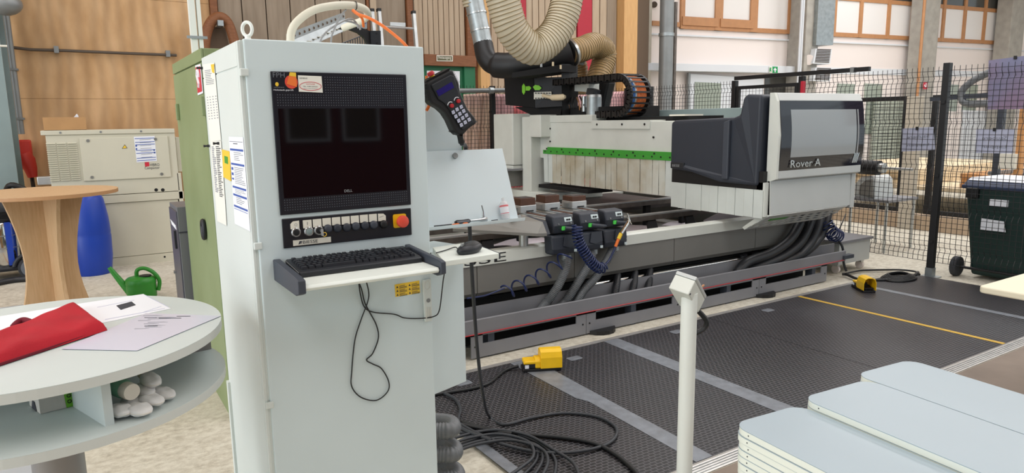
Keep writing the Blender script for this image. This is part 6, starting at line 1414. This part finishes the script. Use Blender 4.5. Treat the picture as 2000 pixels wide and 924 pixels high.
# red cloth folded
cl_px = [(-60, 702), (-60, 618), (0, 639), (55, 630), (150, 588), (163, 588), (214, 632), (212, 640), (0, 724), (-60, 748)]
rc = thing('red_cloth', 'folded red cloth lying on the round table', 'cloth', P(100, 650, Z=TZ+.002))
zc_ = TZ+.0032
top = [P(x, y, Z=zc_+.026) for x, y in ((-70, 668), (148, 584.5), (206, 625), (-60, 708))]
def cfn(u, v):
    p = top[0].lerp(top[1], u).lerp(top[3].lerp(top[2], u), v)
    e = min(v, 1-v, (1-u)*1.6, .12)/.12; h_ = .026*math.sqrt(max(0, 1-(1-e)**2))
    p.z = zc_+h_+.0035*math.sin(u*9+v*5)*e+.002*math.sin(u*23-v*7)*e
    n_ = (V((top[3].x-top[0].x, top[3].y-top[0].y, 0))).normalized(); return p+n_*.012*(1-e)*(1 if v > .5 else -1)
MB().grid(cfn, 60, 24).build('upper_layer', 'red_cloth', rc, smooth=80, fixn=False)
under = [V((p.x, p.y, zc_-.001)) for p in [cfn(u, v) for u, v in ((0, 0), (.5, 0), (1, 0.02), (1, .5), (1, .98), (.5, 1), (0, 1))]]
MB().prism(under, (0, 0, .006)).build('lower_layer', 'red_cloth_dark', rc)
fo = [P(24, 640, Z=zc_+.004), P(34, 630, Z=zc_+.012), P(45, 625, Z=zc_+.016), P(58, 628, Z=zc_+.014), P(72, 636, Z=zc_+.006)]
MB().tube(cat_rom(fo, 5), [.004]+[.008]*19+[.004], 8).build('fold', 'red_cloth_dark', rc, smooth=80)
# things in the shelf
bxs = thing('carton', 'grey carton with bright green ends in the table shelf', 'box', P(90, 800, Z=SZ))
k0, k1, k2 = P(79, 809, Z=SZ+.001), P(143, 793, Z=SZ+.001), P(56, 790, Z=SZ+.001)
ux = (k1-k0); uy = (k2-k0).normalized()*.085; uy = V((uy.x, uy.y, 0)); hz = V((0, 0, .075))
MB().obox(k0, ux, uy, hz).build('body', 'carton', bxs)
dn = -uy.normalized()*.0008
MB().prism([k0+ux*.79+dn, k0+ux+dn, k0+ux+hz+dn, k0+ux*.72+hz+dn], dn).build('green_end', 'carton_green', bxs)
MB().prism([k0+hz*.55+dn, k0+ux*.2+hz+dn, k0+hz+dn], dn).build('green_corner', 'carton_green', bxs)
for k in range(4):
    q = k0+ux*.9+hz*(.2+.2*k)+dn*2.2; r_ = .004; MB().tube([q+ux.normalized()*r_*math.cos(2*PI*i/12)+ZV*r_*math.sin(2*PI*i/12) for i in range(12)], .0012, 4, closed=True).build('print_mark', 'black', bxs)
ud = -ux.normalized()*.0008; MB().prism([k0+uy*.3+ud, k0+uy*.75+ud, k0+uy*.6+hz*.3+ud, k0+uy*.4+hz*.3+ud], ud).build('cut_out', 'print_dark', bxs); MB().prism([k0+uy*.15+hz*.6+ud, k0+uy*.4+hz*.7+ud, k0+uy*.3+hz*.95+ud, k0+uy*.1+hz*.95+ud], ud).build('hand_hole', 'print_dark', bxs)
bo = thing('spray_bottle', 'green bottle with a cream cap lying on the gloves', 'bottle', P(245, 790, Z=SZ))
pc = P(258, 766, Z=SZ+.055); pdv = P(205, 742, Z=SZ+.06); dd = V((pdv.x-pc.x, pdv.y-pc.y, 0)).normalized()
MB().lathe([(.0195, 0), (.0205, .003), (.0205, .028), (.0195, .03)], pc, dd, 28).build('cap', 'bottle_cap', bo, smooth=40)
MB().lathe([(.021, .03), (.0235, .04), (.0235, .16), (.02, .168)], pc, dd, 28).build('flask', 'bottle_green', bo, smooth=40)
gl = [((236, 801), (10, 8), .022, .040, .014, 0, 'white glove finger bundle at the left end beneath the bottle'), ((270, 799), (20, 8), .026, .044, .013, 0, 'white glove lying at the front of the shelf'), ((292, 780), (20, 6), .024, .048, .013, .004, 'white glove in the middle of the heap'), ((316, 768), (22, 9), .025, .048, .012, 0, 'rightmost white glove with a pointed tip'), ((282, 762), (16, 12), .021, .044, .016, .014, 'white glove behind the bottle cap'), ((293, 742), (16, 14), .023, .050, .016, .034, 'topmost glove with a yellowed cuff'), ((256, 786), (14, 5), .022, .036, .010, .004, 'white glove squeezed under the bottle')]
for k, ((x, y), (vx, vy), rx, ry, rz, lift, l) in enumerate(gl):
    zz = SZ+.003+rz+lift; c_ = P(x, y, Z=zz); dr = P(x+vx, y+vy, Z=zz)-P(x-vx, y-vy, Z=zz); ang_ = math.atan2(dr.y, dr.x)-PI/2; R3 = Matrix.Rotation(ang_, 3, 'Z')
    def gfn(q, d, k=k):
        q = V(q); n_ = q.y/ry; wd_ = 1-.35*max(0, -n_)-(.15*max(0, n_-.5)); q.x = math.copysign(abs(q.x/rx)**.8, q.x)*rx*wd_; q.z = math.copysign(abs(q.z/rz)**.75, q.z)*rz*(1-.25*abs(n_))
        q.z = max(q.z+.0012*math.sin(q.y*210+k)+.001*math.sin(q.x*260+k*2), -rz); return q
    t = thing('work_glove', l, 'glove', V((c_.x, c_.y, SZ)), 'white gloves in the table shelf')
    MB().ell(c_, (rx, ry, rz), 26, 16, R3, gfn).build('palm', 'glove', t, smooth=80)
    MB().tube([c_+R3 @ V((rx*1.0*math.cos(a)*(1-.35*max(0, -math.sin(a))), ry*math.sin(a), 0)) for a in [2*PI*i/32 for i in range(32)]], .0009, 5, closed=True).build('seam', 'bottle_cap', t, smooth=80)
    if k == 5: MB().tube([c_+R3 @ V((0, -ry*.8, 0)), c_+R3 @ V((0, -ry*1.1, -.001)), c_+R3 @ V((0, -ry*1.35, -.002))], [rx*.5, rx*.55, rx*.55], 14).build('cuff', 'pale_wood', t, smooth=60)
# ================================================================ left rear corner
cmp_ = thing('compactor', 'beige compactor cabinet with louvres by the plywood wall', 'machine', (.45, 9.55, 0))
CYF = 9.1
def K(x, y, off=0): return P(x, y, Y=CYF-off)
kx0, kx1, kz0, kz1 = K(97, 300).x, K(345, 300).x, K(230, 380).z, K(210, 262).z
MB().box(kx0-.02, kx1, CYF, CYF+.85, kz0, kz1).build('upper_body', 'compactor', cmp_, bev=.006)
MB().box(kx0-.06, kx1+.0, CYF-.015, CYF+.87, kz1, kz1+.05).build('top_lid', 'compactor', cmp_, bev=.006)
for x in (.12, .5, .9): MB().cyl((kx0+x, CYF-.02, kz1+.025), (kx0+x, CYF-.012, kz1+.025), .012, n=8).build('screw', 'pipe_grey', cmp_)
px0, px1, pz0, pz1 = K(158, 300).x, K(330, 300).x, K(240, 350).z, K(240, 268).z
pnl = MB().box(px0, px1, CYF-.02, CYF, pz0, pz1).build('access_panel', 'compactor', cmp_, bev=.004)
for x, z in ((px0+.08, pz1-.03), (px1-.13, pz1-.03), (px0+.08, pz0+.04), (px1-.1, pz0+.04)): MB().cyl((x, CYF-.028, z), (x, CYF-.02, z), .017, n=10).build('screw', 'steel', pnl)
lx0 = K(95, 320).x; ld = None
for c in range(3):
    for r_ in range(18):
        x = K(94.5+c*21, 320).x; z = K(105, 279).z-(K(105, 279).z-K(115, 351).z)*r_/17
        if ld is None: ld = MB().prism([V((x, CYF-.001, z)), V((x, CYF-.02, z-.012)), V((x, CYF-.001, z-.014))], (.085, 0, 0)).build('louvre', 'compactor', cmp_); l0 = (x, z); 
        else: inst(ld, 'louvre', V((x-l0[0], 0, z-l0[1])), cmp_)
    
tri = [K(238, 290.5, .021), K(249, 289.5, .021), K(243.5, 282, .021)]; MB().prism(tri, (0, -.002, 0)).build('hazard_sign', 'print_dark', pnl)
ctr = (tri[0]+tri[1]+tri[2])/3; MB().prism([ctr+(p-ctr)*.72-V((0, .003, 0)) for p in tri], (0, -.001, 0)).build('hazard_sign_face', 'label_yellow', pnl)
def csheet(px, off, mt, nm2, par=pnl): return MB().prism([K(x, y, off) for x, y in px], (0, -.002, 0)).build(nm2, mt, par)
csheet([(261, 267), (302, 265.5), (306.5, 314.5), (267, 317.5)], .022, 'paper', 'instruction_sheet')
for v in (.05, .2, .3, .53, .65, .85, .95):
    csheet([(263+v*5, 268+v*48), (301+v*4, 266.5+v*47), (301+v*4, 267.6+v*47), (263+v*5, 269.1+v*48)], .0245, 'print_blue', 'print_band')
for k in range(7): v = .1+k*.12; csheet([(272+v*5, 268+v*48), (294+v*4, 267+v*47), (294+v*4, 267.6+v*47), (272+v*5, 268.7+v*48)], .0245, 'print_grey', 'print_line')
for x, y in ((266, 285), (266.5, 291), (301, 293), (302, 298)): csheet([(x-1.5, y-1.5), (x+1.5, y-1.5), (x+1.5, y+1.5), (x-1.5, y+1.5)], .0245, 'print_blue', 'symbol')
csheet([(282.5, 317), (291, 316.5), (292, 324.5), (283.5, 325.5)], .0215, 'sign_red', 'logo_square')
text('lettering', 'VIBRO', K(293, 325, .0215), XV, ZV, .032, 'print_dark', pnl, width=.1); text('lettering', 'Compactor', K(283, 332.5, .0215), XV, ZV, .04, 'print_dark', pnl, width=.155)
MB().box(K(345, 300).x+.005, K(357, 300).x, CYF+.04, CYF+.8, K(350, 336).z, K(350, 268).z).build('side_door', 'compactor', cmp_, bev=.006)
MB().box(kx0+.05, K(358, 370).x, CYF+.0, CYF+.85, K(250, 395).z, kz0-.006).build('frame_beam', 'compactor', cmp_, bev=.004)
for x in (305, 318): q = K(x, 371, .001); MB().cyl(q, q+V((0, .004, 0)), .02, n=12).build('hole', 'black', cmp_)
MB().box(kx0+.1, K(352, 430).x, CYF+.02, CYF+.85, .1, K(250, 395).z-.004).build('lower_door', 'compactor', cmp_, bev=.003)
MB().box(K(354, 430).x, K(362, 430).x, CYF+.0, CYF+.85, 0, K(350, 336).z-.01).build('corner_post', 'compactor', cmp_, bev=.003)
MB().box(kx0+.1, K(355, 430).x, CYF-.005, CYF+.8, 0, .095).build('plinth', 'compactor', cmp_)
q = K(322, 505, .006); MB().cyl(V((q.x, CYF-.007, .055)), V((q.x, CYF-.004, .055)), .012, n=8).build('hole', 'black', cmp_)
wv = thing('wall_valve', 'grey pneumatic valve on the compactor flank', 'valve', K(85, 352)); q = K(72, 356)
MB().box(q.x, q.x+.22, CYF+.1, CYF+.2, q.z-.04, q.z+.05).build('body', 'alu', wv, bev=.008); MB().box(q.x+.16, q.x+.21, CYF+.06, CYF+.12, q.z-.03, q.z+.04).build('knob', 'steel_blue', wv, bev=.008)
cb = thing('cardboard_box', 'small open cardboard box on top of the compactor', 'box', (K(125, 255).x, 9.4, kz1+.05)); x0_, x1_ = K(84, 240).x, K(168, 240).x; zt_ = K(120, 229).z
for q in ((x0_, x1_, 9.12, 9.125), (x0_, x1_, 9.5, 9.505), (x0_, x0_+.005, 9.125, 9.5), (x1_-.005, x1_, 9.125, 9.5)): MB().box(q[0], q[1], q[2], q[3], kz1+.05, zt_).build('wall', 'cardboard', cb)
MB().box(x0_, x1_, 9.12, 9.505, kz1+.05, kz1+.054).build('bottom', 'cardboard', cb)
MB().prism([K(144, 229, -.1), K(150, 222, -.1), K(153, 226, -.1), K(154, 230, -.1)], (0, .01, 0)).build('paper_scrap', 'paper', cb)
# barrel
bq_ = P(180, 541, Z=0); bcn = V((bq_.x+.02, bq_.y+.2, 0)); br_ = .205
ba = MB().lathe([(br_*.82, 0), (br_*.9, .03), (br_*1.0, .2), (br_*1.02, .42), (br_*1.0, .44), (br_*1.02, .46), (br_*.98, .62), (br_*.84, .82), (br_*.7, .885), (br_*.62, .89), (br_*.62, .905)], bcn, ZV, 40)
bl_ = thing('barrel', 'blue plastic barrel behind the wooden table', 'barrel', bcn); ba.build('drum', 'barrel_blue', bl_, smooth=60); MB().lathe([(br_*.66, .9), (br_*.66, .92)], bcn, ZV, 36).build('lid', 'black', bl_, smooth=40)
# watering can
wq_ = P(281, 588, Z=0); wc = V((wq_.x, wq_.y+.12, 0)); can = thing('watering_can', 'green plastic watering can on the concrete floor', 'watering can', wc)
MB().lathe([(.11, 0), (.125, .02), (.13, .12), (.128, .135), (.132, .15), (.128, .19), (.11, .205), (.06, .215)], wc, ZV, 32).build('body', 'can_green', can, smooth=50)
MB().lathe([(.05, .2), (.052, .222), (.045, .222)], wc+V((.04, -.02, 0)), ZV, 24).build('filler_hole', 'black', can, smooth=50)
sp = [wc+V((-.09, -.02, .06)), wc+V((-.15, -.03, .16)), wc+V((-.22, -.04, .30))]; sp = [wc+V((-.09, .04, .06)), wc+V((-.16, .07, .17)), wc+V((-.24, .1, .31))]
MB().tube(cat_rom(sp, 5), [.04-.0022*i for i in range(11)], 14).build('spout', 'can_green', can, smooth=60)
MB().tube(cat_rom([wc+V((-.03, .02, .2)), wc+V((-.02, .01, .27)), wc+V((.04, -.01, .285)), wc+V((.11, -.04, .24)), wc+V((.15, -.05, .16)), wc+V((.135, -.045, .07))], 6), .018, 12).build('handle', 'can_green', can, smooth=60)
# green and grey lockers
gr = thing('green_locker', 'green metal locker behind the control cabinet', 'locker', (.95, 4.4, 0)); GX = .622; gy0, gy1, gz = 3.86, 4.96, 1.98
MB().box(GX, 1.3, gy0, gy1, .0, gz).build('body', 'green_metal', gr, bev=.004)
MB().box(GX-.012, GX, gy0+.02, gy1-.005, .06, gz-.07).build('door', 'green_metal', gr, bev=.003)
MB().box(GX-.012, GX, gy0, gy1, gz-.062, gz).build('top_band', 'green_metal', gr, bev=.003)
MB().box(GX-.008, GX, gy0, gy1, 0, .055).build('plinth', 'green_metal', gr)
for px, py in ((350, 219), (400, 207)):
    q = P(px, py, X=GX-.012); MB().box(GX-.03, GX-.012, q.y-.02, q.y+.015, q.z-.05, q.z+.05).build('hinge', 'green_metal', gr, bev=.004)
q = P(401, 448, X=GX-.014); MB().tube([q+V((-.01, .035*math.cos(a), .05*math.sin(a))) for a in [2*PI*i/24 for i in range(24)]], .012, 8, closed=True).build('handle_ring', 'dark_plastic', gr, smooth=60); MB().cyl(q, q+V((-.02, 0, 0)), .02, n=14).build('handle_hub', 'slate', gr, smooth=40)
fs = thing('fire_sign', 'red and white upright sign on the green locker', 'sign', P(390, 180, X=GX-.014)); qs = [P(x, y, X=GX-.014) for x, y in ((382, 128), (392, 125), (397, 182), (387, 186))]
MB().prism(qs, (-.002, 0, 0)).build('plate', 'paper', fs); ctr = sum(qs, V())/4; MB().prism([ctr+(p-ctr)*.86-V((.0025, 0, 0)) for p in qs], (-.001, 0, 0)).build('red_field', 'sign_red', fs)
hh = (qs[0]-qs[3]).length*.3; MB().tube([ctr+V((-.005, .028*math.cos(a), .02+hh*.6*math.sin(a))) for a in [math.radians(200-i*22) for i in range(10)]]+[ctr+V((-.005, -.012, -hh*.5)), ctr+V((-.005, .0, -hh*.85))], .007, 6).build('hose_symbol', 'paper', fs)
cd_ = thing('cable_duct', 'white cable duct rising from the green locker', 'cable duct', (P(383, 95, Y=4.7).x, 4.7, gz)); q = P(385, 96, Y=4.7)
for dx, w_ in ((-.03, .035), (.014, .022)): MB().box(q.x+dx, q.x+dx+w_, 4.68, 4.72, gz, 4.2).build('channel', 'white_paint', cd_)
z_ = P(383, 73, Y=4.68).z; MB().box(q.x-.055, q.x+.06, 4.672, 4.68, z_-.008, z_+.008).build('clip', 'galv', cd_)
lk_ = thing('grey_locker', 'low dark grey metal locker in front of the green one', 'locker', (.75, 5.3, 0)); lx = P(345, 405, Y=5.0).x; lz = P(345, 405, Y=5.0).z; ly1 = P(331, 397, X=lx).y
MB().box(lx, 1.25, 5.0, ly1, 0, lz).build('body', 'locker_front', lk_, bev=.003); MB().box(lx-.008, lx, 5.01, ly1-.01, .05, lz-.03).build('door', 'locker_side', lk_, bev=.002)
z_ = P(360, 454, Y=4.995).z; MB().box(lx, 1.25, 4.997, 5.0, z_-.005, z_+.005).build('seam', 'print_dark', lk_); q = P(344, 468, X=lx-.01); MB().box(lx-.02, lx-.008, q.y-.02, q.y+.02, q.z-.06, q.z+.06).build('handle', 'dark_plastic', lk_); q = P(343, 531, X=lx-.01); MB().cyl(q, q+V((-.012, 0, 0)), .012, n=10).build('knob', 'steel', lk_)
MB().prism([P(x, y, X=lx-.009) for x, y in ((333, 428), (343, 440), (345, 449), (336, 438))], (-.002, 0, 0)).build('sticker', 'paper', lk_)
# wooden high table
wt = thing('wooden_table', 'round beech high table on crossed curved panels', 'table', (-.2, 6.7, 0)); wz = 1.1
cW = V((-.2, 6.62, 0)); rW = .52
MB().prism([V((cW.x+rW*math.cos(2*PI*i/64), cW.y+rW*math.sin(2*PI*i/64), wz-.028)) for i in range(64)], (0, 0, .026)).build('top_edge', 'beech_edge', wt); MB().prism([V((cW.x+rW*math.cos(2*PI*i/64), cW.y+rW*math.sin(2*PI*i/64), wz-.002)) for i in range(64)], (0, 0, .002)).build('top_face', 'beech', wt)
def hour(z): 
    s_ = (z-.5)/.6; return .185+.115*abs(s_)**1.8 if z > .5 else .185+.115*abs((.5-z)/.5)**1.8
zz = [wz-.028]+[1.0-.1*i for i in range(10)]+[0]
axB = V((.35, -.94, 0)).normalized(); axA = V((-axB.y, axB.x, 0))
for ax_, mt, nrm_ in ((axA, 'beech', axB), (axB, 'beech', axA)):
    poly = [cW+ax_*hour(z)+ZV*z for z in zz]+[cW-ax_*hour(z)+ZV*z for z in zz[::-1]]
    MB().prism([p-nrm_*.014 for p in poly], nrm_*.028).build('leg_panel', mt, wt)
# vacuum cleaner
vp_ = P(30, 545, Z=0); vc = V((vp_.x-.1, vp_.y+.15, 0)); vac = thing('vacuum_cleaner', 'workshop vacuum cleaner with chrome tank and black head', 'vacuum cleaner', vc)
MB().lathe([(.2, .14), (.21, .17), (.21, .6), (.2, .62)], vc, ZV, 36).build('tank', 'chrome', vac, smooth=50)
for z in (.34, .47): MB().lathe([(.213, z), (.213, z+.012)], vc, ZV, 36).build('bead', 'steel', vac, smooth=50)
MB().lathe([(.215, .62), (.235, .66), (.235, .78), (.2, .86), (.14, .9)], vc, ZV, 32).build('motor_head', 'dark_plastic', vac, smooth=50)
for k in range(6): MB().box(vc.x-.02, vc.x+.2, vc.y-.25, vc.y-.2, .66+k*.014, .666+k*.014).build('vent_slat', 'black', vac)
e_ = (V((0, 0, 0))-V((vc.x, vc.y, 0))).normalized(); sd_ = V((-e_.y, e_.x, 0)); sd_ = sd_ if sd_.x > 0 else -sd_
q = vc+e_*.2+sd_*.08; MB().bar(q+ZV*.16, q+ZV*.62, .05, .03, up=e_).build('blue_strap', 'barrel_blue', vac)
MB().prism([vc+e_*.24+sd_*s_-ZV*0+ZV*.1 for s_ in (-.3, .34)]+[vc-e_*.24+sd_*s_+ZV*.1 for s_ in (.34, -.3)], (0, 0, .05)).build('chassis', 'dark_plastic', vac, bev=.02)
w0 = vc+e_*.22+sd_*.24+ZV*.12; MB().cyl(w0, w0+e_*.05, .12, n=32).build('wheel', 'rubber_wheel', vac, smooth=40); MB().cyl(w0+e_*.05, w0+e_*.058, .095, n=32).build('hub', 'hub_grey', vac, smooth=40)
MB().tube([w0+e_*.03+sd_*.15*math.cos(a)+ZV*.15*math.sin(a) for a in [math.radians(10+i*16) for i in range(11)]], .022, 8).build('mudguard', 'dark_plastic', vac, smooth=60)
MB().tube(cat_rom([vc+e_*.1+sd_*.02+ZV*.74, vc+e_*.2+sd_*.15+ZV*.66, vc+e_*.16+sd_*.34+ZV*.58], 5), .018, 8).build('handle_bar', 'steel', vac, smooth=60)
MB().tube(cat_rom([vc+sd_*.1+ZV*.9, vc+sd_*.16+ZV*1.0+e_*.1, vc+sd_*.3+ZV*.92+e_*.1, vc+sd_*.34+ZV*.8], 6), .03, 10).build('hose', 'black', vac, smooth=60)
MB().bar(vc+sd_*.27+e_*.1+ZV*.15, vc+sd_*.25+e_*.1+ZV*.62, .03, .03, up=e_).build('upright', 'dark_plastic', vac)
fh = [P(-20, 556, Z=.03), P(20, 548, Z=.03), P(50, 545, Z=.03), P(90, 542, Z=.03), P(120, 538, Z=.03)]
o = MB().tube(cat_rom(fh, 6), .03, 10).build('vacuum_hose', 'hose_black', smooth=60); tag(o, 'black hose lying on the floor in front of the vacuum cleaner', 'hose')
# hanging brown hose ring
YH = 9.98; hr = thing('hose_ring', 'brown hose hanging in an arch on the rear wall', 'hose', P(430, 100, Y=YH))
loop = [P(x, y, Y=YH) for x, y in ((398, 150), (399, 100), (404, 62), (415, 40), (430, 33), (445, 45), (456, 75), (462, 105), (466, 150), (432, 200))]
MB().tube(cat_rom(loop, 8, True), .065, 14, closed=True).build('hose', 'wood_brown', hr, smooth=80)
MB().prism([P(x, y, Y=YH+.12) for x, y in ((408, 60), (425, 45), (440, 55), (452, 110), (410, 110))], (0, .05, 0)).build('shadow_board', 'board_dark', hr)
a = P(431, 44, Y=YH-.1); MB().box(a.x-.035, a.x+.035, YH-.1, WY+.001, a.z-.04, a.z+.03).build('hook', 'galv', hr)
# ladder
YL = 9.95; ld_ = thing('ladder', 'aluminium ladder leaning against the rear wall', 'ladder', (P(770, 60, Y=YL).x, YL, 0))
for x, yt in ((726.5, 23), (740, 22.5), (807.5, 27)):
    tp = P(x, yt, Y=YL); bt_ = V((tp.x+.02, YL-.35, 0)); MB().bar(bt_, tp, .045, .06, up=(0, 1, 0)).build('rail', 'alu', ld_); MB().bar(tp, tp+(tp-bt_).normalized()*.04, .055, .07, up=(0, 1, 0)).build('end_cap', 'black', ld_)
tA, tB = P(740, 22.5, Y=YL), P(807.5, 27, Y=YL); zr = P(770, 54, Y=YL).z
for k in range(9):
    z = zr-.28*k
    if z < .1: break
    yy = YL-.35*(1-z/tA.z); MB().cyl((tA.x+.01, yy, z), (tB.x+.01, yy, z), .018, n=8).build('rung', 'alu', ld_)
MB().prism([P(x, y, Y=YL) for x, y in ((762, 43), (792, 44.5), (792, 52), (762, 50))], (0, .03, 0)).build('stay_plate', 'alu', ld_)
